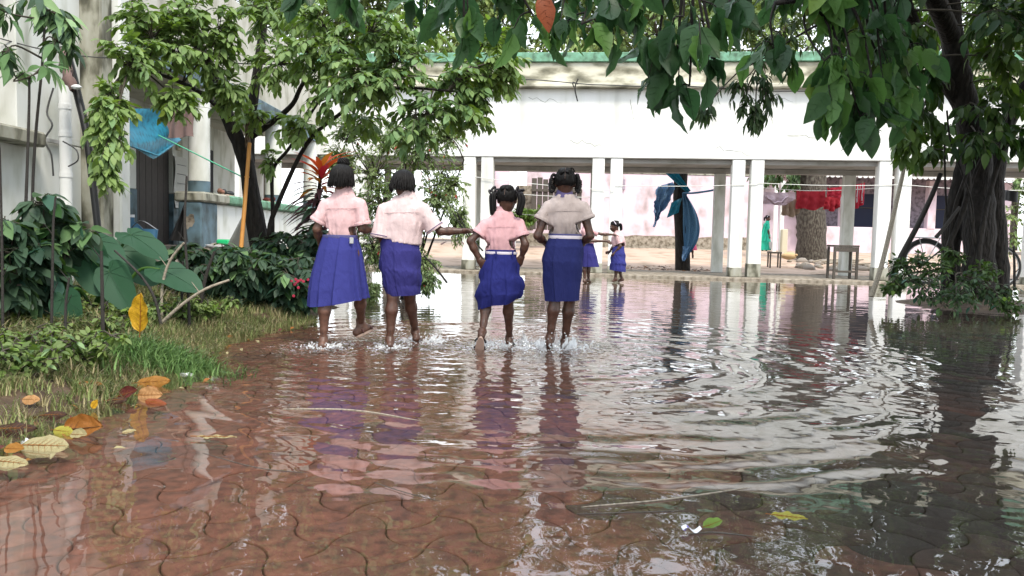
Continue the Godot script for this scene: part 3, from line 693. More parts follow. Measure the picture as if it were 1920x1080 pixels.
func build_right_tree():
	var t := thing("old_tree", "great dark multi-stemmed tree with vines standing in the flood beside the bicycle", "tree")
	var bd: Material = mats.bark_dark
	var L := []
	L.append(limb(t, "trunk", [Vector3(6.995, -0.136, -11.900), Vector3(6.946, 0.421, -11.900), Vector3(6.899, 1.212, -11.900), Vector3(6.842, 1.917, -11.900), Vector3(6.655, 2.523, -11.800), Vector3(6.350, 3.170, -11.600), Vector3(6.083, 3.789, -11.400), Vector3(5.769, 4.632, -11.100), Vector3(5.475, 5.484, -10.800)], 0.25, 0.12, bd, 18, 0.2))
	L.append(limb(t, "trunk", [Vector3(7.507, -0.121, -12.300), Vector3(7.455, 0.741, -12.300), Vector3(7.357, 1.554, -12.300), Vector3(7.356, 2.363, -12.300), Vector3(7.471, 2.912, -12.200), Vector3(7.602, 3.506, -12.000), Vector3(7.779, 4.276, -11.700), Vector3(8.086, 5.471, -11.500)], 0.15, 0.09, bd, 14, 0.2))
	L.append(limb(t, "trunk", [Vector3(6.777, -0.014, -12.300), Vector3(6.719, 0.724, -12.300), Vector3(6.687, 1.454, -12.200), Vector3(6.724, 2.089, -12.100), Vector3(6.684, 2.628, -12.000)], 0.15, 0.10, bd, 12, 0.2))
	L.append(limb(t, "limb", [Vector3(6.561, 2.791, -11.800), Vector3(6.049, 3.219, -11.500), Vector3(5.562, 3.525, -11.100), Vector3(5.076, 3.910, -10.600), Vector3(4.433, 4.361, -9.800)], 0.11, 0.06, bd, 10))
	L.append(limb(t, "limb", [Vector3(6.075, 3.789, -11.400), Vector3(4.614, 4.552, -9.800), Vector3(3.196, 4.915, -8.000), Vector3(1.962, 4.961, -6.000)], 0.14, 0.06, bd, 10))
	L.append(limb(t, "limb", [Vector3(5.725, 4.458, -11.000), Vector3(5.060, 5.174, -9.000), Vector3(4.086, 5.428, -7.000), Vector3(2.837, 5.440, -5.000)], 0.13, 0.05, bd, 10))
	var vine := Buf.new()
	for k in 6:
		var a := 1772.0 + k * 13.0
		var x0 := 6.2 + k * 0.1
		var p := []
		for i in 7:
			var u := i / 6.0
			p.append(Vector3(x0 + 0.12 * sin(u * 5.0 + k * 2.0) + 0.25 * u * sin(k * 1.7), lerpf(0.15, 2.6 + 0.5 * sin(k * 3.0), u), -11.5 + 0.1 * cos(u * 7.0 + k) - (0.05 if k % 2 == 0 else -0.02)))
		vine.tube(curve(p, 4), [0.014 + 0.012 * (k % 3)], 6)
	put("vines", vine.mesh(), mats.bark_dark, t)
	var lm := leaf_mesh(0.46, 4, 0.2, 0.35)
	var cl := []
	for c in [[4.96, 3.59, -10.40, .55,.45], [4.25, 3.61, -9.60, .5,.4], [6.35, 3.72, -10.80, .6,.5], [6.76, 3.14, -11.00, .55,.5], [6.45, 2.72, -11.10, .55,.35], [6.51, 2.62, -12.60, .4,.35], [6.05, 3.82, -10.20, .6,.4], [5.47, 3.07, -10.80, .4,.4], [5.53, 2.54, -11.00, .4,.35], [3.72, 3.49, -9.20, .5,.35], [6.97, 2.38, -11.20, .35,.3], [7.40, 2.25, -12.80, .3,.2], [6.94, 3.76, -12.90, .45,.4], [6.20, 3.28, -10.40, .5,.4], [5.28, 2.16, -10.90, .3,.25], [4.31, 3.04, -9.80, .4,.35], [4.89, 2.76, -10.30, .45,.35], [7.37, 3.42, -12.80, .5,.4], [5.87, 3.40, -9.60, .5,.4], [6.25, 4.33, -12.60, .5,.4], [6.30, 2.27, -12.40, .3,.2], [6.28, 2.29, -10.90, .4,.25]]:
		var p := Vector3(c[0], c[1], c[2])
		cl.append([p, Vector3(c[3], c[4], c[3]), rng.randf_range(-0.8, 0.3), 1.1])
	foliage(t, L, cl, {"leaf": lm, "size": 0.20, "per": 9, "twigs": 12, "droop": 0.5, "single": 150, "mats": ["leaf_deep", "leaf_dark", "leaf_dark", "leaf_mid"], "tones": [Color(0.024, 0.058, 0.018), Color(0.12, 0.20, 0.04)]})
	cl = []
	# the crown goes on overhead, out towards the path
	for k in 190:
		var u := rng.randf(); var v := rng.randf()
		cl.append([Vector3(lerpf(1.8, 10.0, u), lerpf(3.9, 6.6, rng.randf()) - 0.4 * u, lerpf(-11.5, 3.5, v)), Vector3(1.0, 0.5, 1.0), rng.randf_range(-0.9, 0.0), 0.85])
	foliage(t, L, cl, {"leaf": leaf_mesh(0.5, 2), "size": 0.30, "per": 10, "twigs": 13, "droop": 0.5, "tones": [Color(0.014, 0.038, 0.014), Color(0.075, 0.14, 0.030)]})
	# the near boughs whose big leaves hang into the top of the view
	var big := leaf_mesh(0.58, 9, 0.30, 0.34, 2.0, 0.10, true)
	var b := thing("leafy_bough", "near overhanging bough with big dark drooping leaves before the green coping", "branch")
	var Lb := []
	Lb.append(limb(b, "limb", [Vector3(6.0, 4.6, -8.6), Vector3(4.4, 3.6, -6.0), Vector3(2.6, 2.75, -4.3), Vector3(1.2, 2.35, -3.8), Vector3(0.1, 2.2, -3.65), Vector3(-1.1, 2.3, -3.7)], 0.055, 0.012, mats.bark_dark, 9))
	cl = []
	for c in [[-0.27, 1.91, -3.75, .16,.12], [-0.25, 1.79, -3.75, .12,.08], [-0.45, 1.90, -3.80, .14,.12], [-0.03, 1.89, -3.70, .16,.12], [0.07, 1.77, -3.65, .14,.10], [0.21, 1.86, -3.70, .16,.14], [0.28, 1.73, -3.60, .14,.10], [0.41, 1.80, -3.70, .14,.12], [0.57, 1.87, -3.80, .14,.12], [0.67, 1.75, -3.85, .12,.14], [0.75, 1.80, -3.70, .16,.14], [0.75, 1.61, -3.85, .12,.12], [0.84, 1.70, -3.65, .15,.15], [0.93, 1.55, -3.75, .12,.10], [0.97, 1.81, -3.70, .15,.14], [0.82, 1.52, -3.85, .10,.07], [-1.05, 1.95, -3.90, .18,.09], [-0.90, 1.99, -3.90, .16,.09], [1.17, 1.99, -3.90, .2,.12], [0.14, 1.95, -3.70, .2,.1], [-0.11, 2.00, -3.80, .2,.1], [0.51, 1.99, -3.80, .2,.1]]:
		var p := Vector3(c[0], c[1] + 0.07, c[2])
		cl.append([p, Vector3(c[3], c[4], c[3]), rng.randf_range(-0.9, 0.25)])
	foliage(b, Lb, cl, {"leaf": big, "size": 0.165, "per": 4, "twigs": 2, "droop": 1.15, "tilt": 1.1, "single": 290, "mats": ["leaf_deep", "leaf_deep", "leaf_dark", "leaf_dark", "leaf_mid", "leaf_lime"], "tones": [Color(0.014, 0.038, 0.014), Color(0.075, 0.14, 0.030)], "twig": "bark_dark"})
	var red := put("withered_leaf", big, mats.dry_rust, b); red.transform = Transform3D(frame(Vector3(0.3, -1, 0.2), Vector3(0.1, 0.2, 1), 0.15), Vector3(0.097, 1.888, -3.500)); red.set_meta("label", "orange withered leaf among the dark leaves")
	var c2 := thing("drooping_bough", "drooping bough with large two-toned leaves hanging before the great trunk", "branch")
	var Lc := []
	Lc.append(limb(c2, "limb", [Vector3(6.2, 4.9, -9.6), Vector3(4.6, 3.9, -7.0), Vector3(3.0, 3.0, -5.5), Vector3(2.2, 2.5, -5.2), Vector3(1.6, 2.35, -5.1)], 0.05, 0.015, mats.bark_dark, 9))
	cl = []
	for c in [[1.72, 2.40, -5.20, .2,.12], [1.93, 2.21, -5.10, .2,.18], [2.14, 2.34, -5.30, .2,.18], [2.12, 2.01, -5.20, .2,.18], [1.89, 1.83, -5.00, .18,.14], [2.33, 2.10, -5.30, .2,.18], [2.12, 1.72, -5.10, .2,.16], [1.95, 1.62, -5.00, .16,.12], [2.38, 1.83, -5.30, .18,.18], [2.31, 1.59, -5.20, .16,.12], [2.57, 1.71, -5.40, .16,.16], [1.61, 1.91, -5.10, .16,.12], [2.17, 1.51, -5.10, .16,.09], [2.64, 2.01, -5.50, .2,.2], [2.50, 2.34, -5.40, .25,.2]]:
		var p := Vector3(c[0], c[1] + 0.15, c[2])
		cl.append([p, Vector3(c[3], c[4], c[3]), rng.randf_range(-0.9, 0.35)])
	foliage(c2, Lc, cl, {"leaf": big, "size": 0.19, "per": 5, "twigs": 4, "droop": 1.0, "tilt": 1.0, "single": 295, "mats": ["leaf_deep", "leaf_dark", "leaf_dark", "leaf_mid", "leaf_mid", "leaf_lime"], "tones": [Color(0.016, 0.042, 0.015), Color(0.10, 0.17, 0.03)], "twig": "bark_dark"})
	# a finer hanging spray against the white wall
	var sp := thing("hanging_spray", "thin hanging sprays of small dark leaves against the corridor's white wall", "branch")
	var Ls := [limb(sp, "limb", [Vector3(6.4, 5.2, -10.6), Vector3(4.9, 4.2, -10.2), Vector3(3.6, 3.5, -10.0), Vector3(3.0, 3.1, -10.0)], 0.03, 0.008, mats.bark_dark, 7)]
	cl = []
	for c in [[3.03, 2.86, -10.00, .3,.25], [2.85, 2.53, -10.00, .22,.2], [3.08, 3.25, -10.00, .3,.25], [2.74, 2.79, -10.00, .2,.2], [3.27, 3.45, -10.00, .3,.25], [2.27, 2.45, -9.80, .14,.1], [2.98, 2.37, -10.00, .14,.1], [2.80, 3.63, -10.00, .3,.25], [3.11, 2.60, -10.00, .2,.16]]:
		var p := Vector3(c[0], c[1], c[2])
		cl.append([p, Vector3(c[3], c[4], c[3]), rng.randf_range(-0.6, 0.2)])
	foliage(sp, Ls, cl, {"leaf": leaf_mesh(0.3, 3, 0.2, 0.3), "size": 0.15, "per": 8, "twigs": 7, "droop": 0.9, "tones": [Color(0.02, 0.045, 0.02), Color(0.07, 0.12, 0.04)]})
	# undergrowth round the foot of the tree
	var s := thing("tree_foot_shrub", "leafy shrub growing out of the flood round the great trunk's foot", "shrub")
	var base := Vector3(6.421, 0.000, -11.566)
	var Lq := []
	for k in 7:
		var an := k * 0.9
		Lq.append(limb(s, "stem", [base + Vector3(cos(an) * 0.2, -0.05, sin(an) * 0.15), base + Vector3(cos(an) * 0.45, 0.3, sin(an) * 0.3), base + Vector3(cos(an) * 0.7, 0.5, sin(an) * 0.4)], 0.012, 0.005, mats.twig, 5))
	cl = []
	for c in [[5.38, 0.36, -10.90, .28,.16], [5.81, 0.52, -10.90, .3,.2], [6.14, 0.39, -10.70, .32,.22], [6.44, 0.26, -10.60, .28,.18], [5.47, 0.25, -10.50, .3,.14], [5.78, 0.16, -10.30, .35,.14], [5.37, 0.57, -11.20, .2,.16], [6.52, 0.53, -11.00, .25,.16], [5.16, 0.28, -10.90, .14,.1, 1.2], [6.41, 0.11, -10.30, .16,.1], [6.10, 0.74, -11.20, .2,.14], [5.71, 0.65, -11.30, .22,.14]]:
		var p := Vector3(c[0], c[1], c[2])
		cl.append([p, Vector3(c[3], c[4], c[3]), c[5] if c.size() > 5 else rng.randf_range(-0.5, 0.4)])
	foliage(s, Lq, cl, {"leaf": leaf_mesh(0.5, 3, 0.2, 0.2), "size": 0.095, "per": 8, "twigs": 20, "droop": 0.2, "single": 60, "mats": ["leaf_dark", "leaf_c", "leaf_blue", "leaf_lime"], "tones": [Color(0.02, 0.05, 0.028), Color(0.09, 0.15, 0.045)]})

func build_left_tree():
	var t := thing("lime_tree", "spreading small-leaved fruit tree with several leaning stems on the bank", "tree")
	var L := []
	var m: Material = mats.bark_dark
	L.append(limb(t, "trunk", [Vector3(-2.814, -0.099, -9.200), Vector3(-2.877, 0.454, -9.200), Vector3(-2.973, 1.123, -9.150), Vector3(-3.043, 1.659, -9.100), Vector3(-3.218, 2.146, -9.000), Vector3(-3.320, 2.571, -8.800), Vector3(-3.446, 3.028, -8.500), Vector3(-3.493, 3.576, -8.200)], 0.115, 0.045, m, 12, 0.15))
	L.append(limb(t, "trunk", [Vector3(-2.797, -0.113, -9.350), Vector3(-2.872, 0.513, -9.300), Vector3(-2.981, 1.187, -9.250), Vector3(-3.033, 1.608, -9.200)], 0.085, 0.065, m, 12, 0.15))
	L.append(limb(t, "trunk", [Vector3(-3.033, 1.608, -9.200), Vector3(-3.016, 2.061, -9.200), Vector3(-2.941, 2.561, -9.150), Vector3(-2.854, 3.083, -9.100), Vector3(-2.778, 3.751, -9.000)], 0.062, 0.04, mats.bark_dark, 12, 0.15))
	L.append(limb(t, "limb", [Vector3(-2.959, 1.929, -9.100), Vector3(-2.686, 2.074, -8.950), Vector3(-2.433, 2.242, -8.800), Vector3(-2.277, 2.414, -8.600), Vector3(-2.024, 2.567, -8.300), Vector3(-1.680, 2.677, -8.000)], 0.036, 0.014, m, 9))
	L.append(limb(t, "limb", [Vector3(-2.729, 0.103, -9.000), Vector3(-2.744, 0.824, -9.000), Vector3(-2.608, 1.180, -8.900), Vector3(-2.222, 1.798, -8.600), Vector3(-1.769, 2.073, -8.200), Vector3(-1.394, 2.210, -7.900), Vector3(-1.056, 2.247, -7.700), Vector3(-0.642, 2.213, -7.600)], 0.032, 0.011, m, 9))
	L.append(limb(t, "limb", [Vector3(-2.735, 0.096, -9.100), Vector3(-2.718, 1.065, -9.050), Vector3(-2.699, 1.539, -9.000), Vector3(-2.465, 1.770, -8.800), Vector3(-2.126, 2.150, -8.500), Vector3(-1.946, 2.322, -8.300)], 0.026, 0.012, m, 9))
	L.append(limb(t, "limb", [Vector3(-3.218, 2.146, -9.000), Vector3(-3.268, 2.281, -8.300), Vector3(-3.386, 2.320, -7.700), Vector3(-3.498, 2.284, -7.300)], 0.03, 0.01, m, 8))
	var bk := Buf.new()
	bk.tube(curve([Vector3(-2.990, 1.655, -9.050), Vector3(-3.002, 1.951, -9.050), Vector3(-2.991, 2.217, -9.050)], 4), taper(9, 0.036, 0.022), 9); put("peeling_bark", bk.mesh(), mats.bark_pale, t)
	var cl := []
	for c in [[-3.40, 2.31, -7.20, .34,.34,.3], [-3.42, 1.58, -6.80, .17,.32,.7,0.8], [-3.46, 1.81, -6.80, .16,.2,.6], [-3.19, 2.50, -7.60, .38,.38,.2], [-2.89, 2.80, -8.00, .42,.34,.2], [-2.90, 2.30, -8.20, .3,.28,.3], [-3.11, 2.03, -7.40, .24,.18,.5], [-2.42, 2.55, -8.20, .4,.36,.2], [-2.28, 1.98, -8.50, .34,.22,1.0,.7], [-1.69, 2.58, -7.80, .44,.34,-.2], [-1.23, 2.23, -7.50, .5,.34,-.3], [-0.83, 1.97, -7.50, .42,.24,-.4], [-0.61, 2.35, -7.80, .42,.3,-.1], [-0.34, 2.55, -8.00, .4,.26,.8,.8], [-1.83, 2.21, -8.00, .36,.28,-.1,.7], [-1.35, 2.74, -7.60, .55,.26,-.1], [-0.92, 2.90, -8.20, .42,.28,.2,.8], [-2.83, 2.12, -8.80, .3,.2,.2,.6], [-1.94, 2.98, -8.00, .5,.26,0], [-0.96, 1.73, -7.40, .34,.13,-.3,.7], [-3.39, 2.76, -7.50, .4,.2,.2], [-0.41, 2.17, -7.90, .24,.2,-.1,.7], [-3.12, 2.90, -7.80, .4,.25,.1], [-2.59, 3.13, -8.40, .4,.25,.1], [-3.45, 1.29, -6.80, .14,.12,.6,.6], [-2.99, 2.54, -8.00, .35,.3,.1], [-1.11, 2.52, -7.70, .45,.3,-.2], [-2.89, 3.42, -8.00, .6,.3,0], [-1.69, 3.40, -8.00, .7,.3,0], [-3.54, 3.24, -7.50, .5,.3,.2], [-0.05, 2.54, -7.80, .2,.16,.4,.5], [-1.50, 1.96, -8.20, .3,.16,.2,.5], [-2.71, 1.65, -8.90, .1,.16,.2,.3], [-3.47, 1.93, -7.00, .2,.2,.5,.6], [-0.10, 2.38, -7.90, .25,.18,.9,.7], [-0.45, 1.97, -7.80, .3,.14,.3,.7], [-0.21, 2.79, -8.00, .3,.2,.8,.7], [-1.50, 2.25, -7.40, .4,.3,0], [-2.02, 2.59, -7.90, .4,.3,.1]]:
		var p := Vector3(c[0], c[1], c[2])
		cl.append([p, Vector3(c[3], c[4], c[3]) , c[5], c[6] if c.size() > 6 else 1.0])
	foliage(t, L, cl, {"leaf": leaf_mesh(0.5, 5, 0.2, 0.25), "size": 0.102, "per": 13, "twigs": 27, "droop": 0.35, "single": 300, "mats": ["leaf_c", "leaf_a", "leaf_a", "leaf_b", "leaf_b"], "tones": [Color(0.085, 0.155, 0.058), Color(0.27, 0.38, 0.13)], "rare": Color(0.2, 0.27, 0.05)})
	# fine-leaved bush behind the girls
	var f := thing("bottlebrush_bush", "tall airy bush with tiny leaves behind the two girls with bobbed hair", "bush")
	var b := Vector3(-1.441, -0.004, -10.800)
	L = []
	for k in 6:
		var e: Vector3 = [Vector3(-1.966, 1.705, -10.800), Vector3(-1.454, 1.849, -10.700), Vector3(-0.947, 1.711, -10.600), Vector3(-1.710, 0.994, -10.600), Vector3(-1.135, 1.006, -10.500), Vector3(-0.682, 1.876, -10.800)][k]
		L.append(limb(f, "stem", [b + Vector3(0.05 * k - 0.15, 0, 0.03 * k), b.lerp(e, 0.4) + Vector3(0.04, 0, 0), e], 0.022, 0.008, mats.bark_dark, 7))
	cl = []
	for c in [[-1.89, 1.64, -10.80, .5,.5], [-1.23, 1.91, -10.60, .5,.5], [-0.85, 1.51, -10.70, .34,.5], [-1.41, 1.00, -10.50, .5,.45], [-2.35, 1.85, -10.90, .34,.4], [-1.85, 0.64, -10.60, .42,.4], [-0.97, 2.19, -10.80, .42,.3], [-1.19, 0.45, -10.40, .26,.24], [-1.69, 2.14, -10.80, .5,.34], [-0.74, 1.02, -10.80, .2,.3], [-2.17, 1.13, -10.80, .34,.4], [-1.07, 1.35, -10.50, .4,.4], [-1.68, 1.27, -10.40, .45,.4], [-1.84, 0.13, -10.20, .2,.2], [-1.09, 0.25, -10.20, .2,.16], [-2.24, 2.28, -10.90, .4,.3]]:
		var p := Vector3(c[0], c[1], c[2])
		cl.append([p, Vector3(c[3], c[4], c[3] * 0.8), rng.randf_range(-0.6, 0.5)])
	foliage(f, L, cl, {"leaf": leaf_mesh(0.42, 2, 0.2, 0.2), "size": 0.066, "per": 18, "twigs": 60, "droop": 0.3, "tones": [Color(0.10, 0.165, 0.070), Color(0.32, 0.40, 0.19)], "rare": Color(0.4, 0.03, 0.03)})
	# red cordyline
	var c := thing("cordyline", "tall cordyline with dark burgundy leaves below and fiery orange top leaves", "plant")
	var cb := Vector3(-2.320, -0.181, -9.500); var ct := Vector3(-2.283, 1.602, -9.500)
	put("stem", tube_mesh(curve([cb, cb.lerp(ct, 0.5) + Vector3(-0.05, 0, 0), ct], 5), [0.022], 8), mats.bark_dark, c)
	var lf := leaf_mesh(0.22, 7, 0.3, 0.55)
	for k in 150:
		var u := k / 149.0
		var p := cb.lerp(ct, lerpf(0.28, 1.0, u))
		var an := k * 2.39996
		var top := ss(0.80, 0.97, u)
		var dir := Vector3(cos(an), lerpf(0.1, 1.5, top), sin(an))
		var mk: String = ["leaf_burgundy", "leaf_burgundy", "leaf_deep"][k % 3]
		if u > 0.86: mk = ["leaf_orange", "leaf_orange", "leaf_pink", "leaf_gold", "leaf_orange", "leaf_orange"][k % 6]
		elif u > 0.80: mk = ["leaf_pink", "leaf_burgundy", "leaf_gold"][k % 3]
		var o := put("leaf", lf, mats[mk], c)
		o.transform = Transform3D(frame(dir, Vector3.UP, rng.randf_range(0.30, 0.42)), p + dir.normalized() * 0.03)

func herb(called: String, label: String, category: String, base: Vector3, h: float, stems: int, spread: float, o: Dictionary, group := "") -> void:
	var t := thing(called, label, category, Vector3.ZERO, 0.0, group)
	var L := []; var cl := []
	for k in stems:
		var an := k * 2.4 + rng.randf() * 0.6; var r := spread * sqrt((k + 0.5) / stems)
		var top := base + Vector3(cos(an) * r, h * rng.randf_range(0.6, 1.0), sin(an) * r * 0.7)
		L.append(limb(t, "stem", [base + Vector3(cos(an) * r * 0.3, -0.05, sin(an) * r * 0.2), base.lerp(top, 0.5) + rv(0.02), top], 0.008, 0.004, mats[o.get("stem", "twig")], 5))
		for j in 3: cl.append([base.lerp(top, [0.45, 0.72, 1.0][j]) , Vector3(1, 0.6, 1) * o.get("clump", 0.13), rng.randf_range(-0.6, 0.6)])
	foliage(t, L, cl, o)

func build_bank_plants():
	var lw := leaf_mesh(0.55, 5, 0.18, 0.3); var ln := leaf_mesh(0.36, 5, 0.2, 0.4)
	var dk := [Color(0.022, 0.055, 0.034), Color(0.075, 0.125, 0.075)]
	var hm := ["leaf_dark", "leaf_blue", "leaf_c", "leaf_a"]
	var o := {"leaf": lw, "size": 0.115, "per": 8, "twigs": 8, "droop": 0.35, "single": 110, "mats": hm, "tones": dk, "clump": 0.17}
	herb("bank_shrub", "dark low shrub at the water's edge under the orange stick", "shrub", Vector3(-2.664, 0.000, -7.668), 0.62, 12, 0.42, o, "shrubs along the bank")
	herb("bank_shrub", "dark low shrub beside the red flowers at the first girl's skirt", "shrub", Vector3(-2.207, 0.000, -7.872), 0.66, 12, 0.42, o, "shrubs along the bank")
	herb("bank_shrub", "dark low shrub growing before the veranda step", "shrub", Vector3(-3.228, 0.025, -8.400), 0.62, 10, 0.38, o, "shrubs along the bank")
	herb("bank_shrub", "small glossy shrub behind the flowers below the low white wall", "shrub", Vector3(-2.404, 0.111, -9.000), 0.75, 10, 0.36, o, "shrubs along the bank")
	var fl := thing("flower_cluster", "small red flowers in the dark shrub beside the first girl's skirt", "flowers")
	for k in 16:
		var q := Buf.new(); var c := Vector3(-1.957, 0.393, -7.550) + Vector3(rng.randf_range(-0.13, 0.13), rng.randf_range(-0.14, 0.05), rng.randf_range(-0.02, 0.05))
		for j in 5:
			var a := j * TAU / 5.0 + k
			q.ball(c + Vector3(cos(a) * 0.008, sin(a) * 0.008, 0.003), Vector3(0.007, 0.007, 0.004), 8, 5)
		put("flower", q.mesh(), mats.flower, fl)
	var ob := {"leaf": lw, "size": 0.15, "per": 7, "twigs": 6, "droop": 0.4, "single": 70, "mats": hm, "tones": dk, "clump": 0.16}
	herb("leafy_herb", "broad-leaved dark herb against the whitewashed wall beside the taro", "plant", Vector3(-3.493, 0.163, -5.900), 0.85, 6, 0.26, ob, "herbs on the bank")
	herb("leafy_herb", "dark herb at the frame's edge below the window", "plant", Vector3(-3.560, 0.192, -5.600), 0.75, 6, 0.26, ob, "herbs on the bank")
	var oy := {"leaf": lw, "size": 0.052, "per": 7, "twigs": 5, "droop": 0.15, "single": 60, "mats": ["leaf_b", "leaf_lime", "leaf_light"], "tones": [Color(0.07, 0.12, 0.03), Color(0.22, 0.29, 0.10)], "clump": 0.08, "stem": "leaf_mid"}
	herb("pale_herb", "pale green low weed under the dark herbs by the wall", "plant", Vector3(-2.810, 0.000, -4.608) + Vector3.UP * 0.05, 0.20, 9, 0.30, oy, "pale weeds on the bank")
	herb("pale_herb", "light green weed between the thin upright sticks", "plant", Vector3(-2.823, -0.000, -5.477) + Vector3.UP * 0.05, 0.20, 8, 0.28, oy, "pale weeds on the bank")
	herb("pale_herb", "yellow green weed beside the broad taro leaf stalks", "plant", Vector3(-3.421, 0.000, -5.942) + Vector3.UP * 0.06, 0.24, 9, 0.32, oy, "pale weeds on the bank")
	for e in [["low frothy weed at the shore end of the stakes", Vector3(-2.868, 0.000, -6.040)], ["small weed close to the photo's lower edge of the bank", Vector3(-2.526, 0.000, -4.007)], ["straggling weed behind the lush grass tuft", Vector3(-2.767, 0.000, -6.570)], ["pale weed between golden leaf and grass tuft", Vector3(-2.416, 0.000, -4.398)], ["weed under the taro leaves, thick with tiny leaves", Vector3(-3.732, 0.000, -6.975)], ["weed at the foot of the tall dark stake", Vector3(-2.659, 0.000, -6.861)]]:
		herb("pale_herb", e[0], "plant", e[1] + Vector3.UP * 0.05, 0.22, 8, 0.26, oy, "pale weeds on the bank")
	# saplings that stand before the wall
	for k in 2:
		var t := thing("sapling", ["thin sapling with a tuft of whorled leaves over the leaning pole", "thin bare-stemmed sapling with wilted leaves before the wall"][k], "tree", Vector3.ZERO, 0.0, "saplings before the wall")
		var st: Array = [[Vector3(-3.734, 0.043, -6.200), Vector3(-3.708, 1.242, -6.200), Vector3(-3.622, 2.134, -6.200), Vector3(-3.596, 2.534, -6.200)], [Vector3(-3.695, 0.067, -6.000), Vector3(-3.649, 0.951, -6.000), Vector3(-3.614, 1.661, -6.000), Vector3(-3.606, 1.954, -6.000)]][k]
		var L := [limb(t, "trunk", st, 0.013, 0.008, mats.stick_dark, 7)]
		var cs: Array = [[Vector3(-3.520, 2.402, -6.300), Vector3(-3.572, 2.502, -6.300), Vector3(-3.429, 2.444, -6.300), Vector3(-3.513, 2.260, -6.300), Vector3(-3.697, 2.551, -6.200), Vector3(-3.717, 2.104, -5.900), Vector3(-3.732, 2.407, -5.900)], [Vector3(-3.665, 1.972, -6.000), Vector3(-3.526, 1.995, -6.000)]][k]
		var cl := []
		for c in cs: cl.append([c, Vector3(0.12, 0.08, 0.12), rng.randf_range(0.0, 0.7)])
		foliage(t, L, cl, {"leaf": ln, "size": 0.17, "per": 6, "twigs": 4 if k == 0 else 2, "droop": 0.4, "single": 60, "mats": ["leaf_a", "leaf_b", "leaf_c"], "tones": dk})
	# taro
	var ta := thing("taro_plant", "elephant-ear taro with huge arrow-shaped leaves by the veranda step", "plant")
	var root := Vector3(-3.244, 0.170, -6.300)
	var specs := [[Vector3(-3.261, 0.752, -6.200), Vector3(0.9, -0.40, 0.5), 0.33, Vector3(0.1, 0.9, 0.45)], [Vector3(-3.055, 0.806, -6.400), Vector3(1.0, -0.42, 0.25), 0.33, Vector3(0.3, 0.9, 0.38)], [Vector3(-3.259, 0.659, -6.100), Vector3(0.5, -0.75, 0.4), 0.34, Vector3(-0.2, 0.6, 0.7)], [Vector3(-3.026, 0.526, -6.000), Vector3(0.55, -0.8, 0.3), 0.30, Vector3(-0.2, 0.6, 0.75)], [Vector3(-3.201, 0.344, -5.700), Vector3(0.3, -0.9, 0.3), 0.28, Vector3(-0.2, 0.5, 0.8)], [Vector3(-2.778, 0.540, -6.300), Vector3(1, -0.3, 0.2), 0.34, Vector3(0.1, 0.9, 0.5)], [Vector3(-3.239, 0.671, -6.600), Vector3(0.9, -0.7, -0.1), 0.36, Vector3(0.2, 0.6, 0.8)]]
	var tm := taro_mesh()
	for s in specs:
		var o2 := put("leaf", tm, mats.taro, ta); o2.transform = Transform3D(frame(s[1], s[3], s[2]), s[0])
		put("stalk", tube_mesh(curve([root + rv(0.08), root.lerp(s[0], 0.6) + Vector3(0, 0.12, 0), s[0]], 5), taper(11, 0.016, 0.009), 8), mats.leaf_mid, ta)
	# grass along the bank
	var blade := Buf.new()
	for k in 7:
		var a := k * 0.9; var bp := Vector3(cos(a), 0, sin(a)) * 0.12; var ln2 := 0.7 + 0.3 * sin(k * 2.3)
		var d := Vector3(cos(a * 1.7), 0, sin(a * 1.7)); var sd := d.cross(Vector3.UP) * 0.030
		var row := []
		for i in 5:
			var u := i / 4.0
			var c := bp + Vector3.UP * ln2 * (u - 0.35 * u * u * u) + d * 0.55 * u * u * ln2
			var w := 1.0 - u * 0.9
			row.append([blade.pt(c - sd * w, (Vector3.UP * 0.6 + d).normalized()), blade.pt(c + sd * w, (Vector3.UP * 0.6 + d).normalized())])
		for i in 4: blade.tri(row[i][0], row[i][1], row[i + 1][1]); blade.tri(row[i][0], row[i + 1][1], row[i + 1][0])
	var bm := blade.mesh(); var tr := []
	for k in 14000:
		var z := 2.2 + 6.0 * pow(rng.randf(), 1.1); var x := bank_edge(z) - 0.02 - 2.6 * pow(rng.randf(), 1.6)
		var d := n1.get_noise_2d(x * 1.3, z * 1.3)
		if d < -0.55 or (z < 4.0 and x > bank_edge(z) - 0.35 and rng.randf() < 0.8): continue
		var p := Vector3(x, ground_h(x, z) - 0.01, -z)
		tr.append([p, 0.12 + 0.06 * d + 0.10 * ss(0.3, 0.9, bank_edge(z) - x) * ss(3.2, 4.6, z), d])
	for k in 520:   # the lush tuft at the water's edge
		var p := Vector3(-2.113, 0.000, -4.897) + Vector3(rng.randfn(0.0, 0.17), 0.0, rng.randfn(0.0, 0.13)); p.y = ground_h(p.x, -p.z) - 0.01
		tr.append([p, 0.20, 0.9])
	var mm := MultiMesh.new(); mm.transform_format = MultiMesh.TRANSFORM_3D; mm.use_colors = true; mm.mesh = bm; mm.instance_count = tr.size()
	for k in tr.size():
		var s: float = tr[k][1] * rng.randf_range(0.7, 1.3)
		mm.set_instance_transform(k, Transform3D(Basis(Vector3.UP, rng.randf() * TAU).rotated(Vector3.RIGHT, rng.randf_range(-0.3, 0.3)) * Basis.from_scale(Vector3(s, s * 1.1, s)), tr[k][0]))
		var g := Color(0.13, 0.19, 0.05).lerp(Color(0.30, 0.34, 0.13), rng.randf())
		if tr[k][2] > 0.8: g = Color(0.10, 0.22, 0.05).lerp(Color(0.22, 0.36, 0.12), rng.randf())
		elif rng.randf() < 0.40: g = Color(0.36, 0.31, 0.17)
		mm.set_instance_color(k, g)
	var mi := MultiMeshInstance3D.new(); mi.multimesh = mm; mi.material_override = mats.foliage_matt; mi.name = "grass"; add_child(mi)
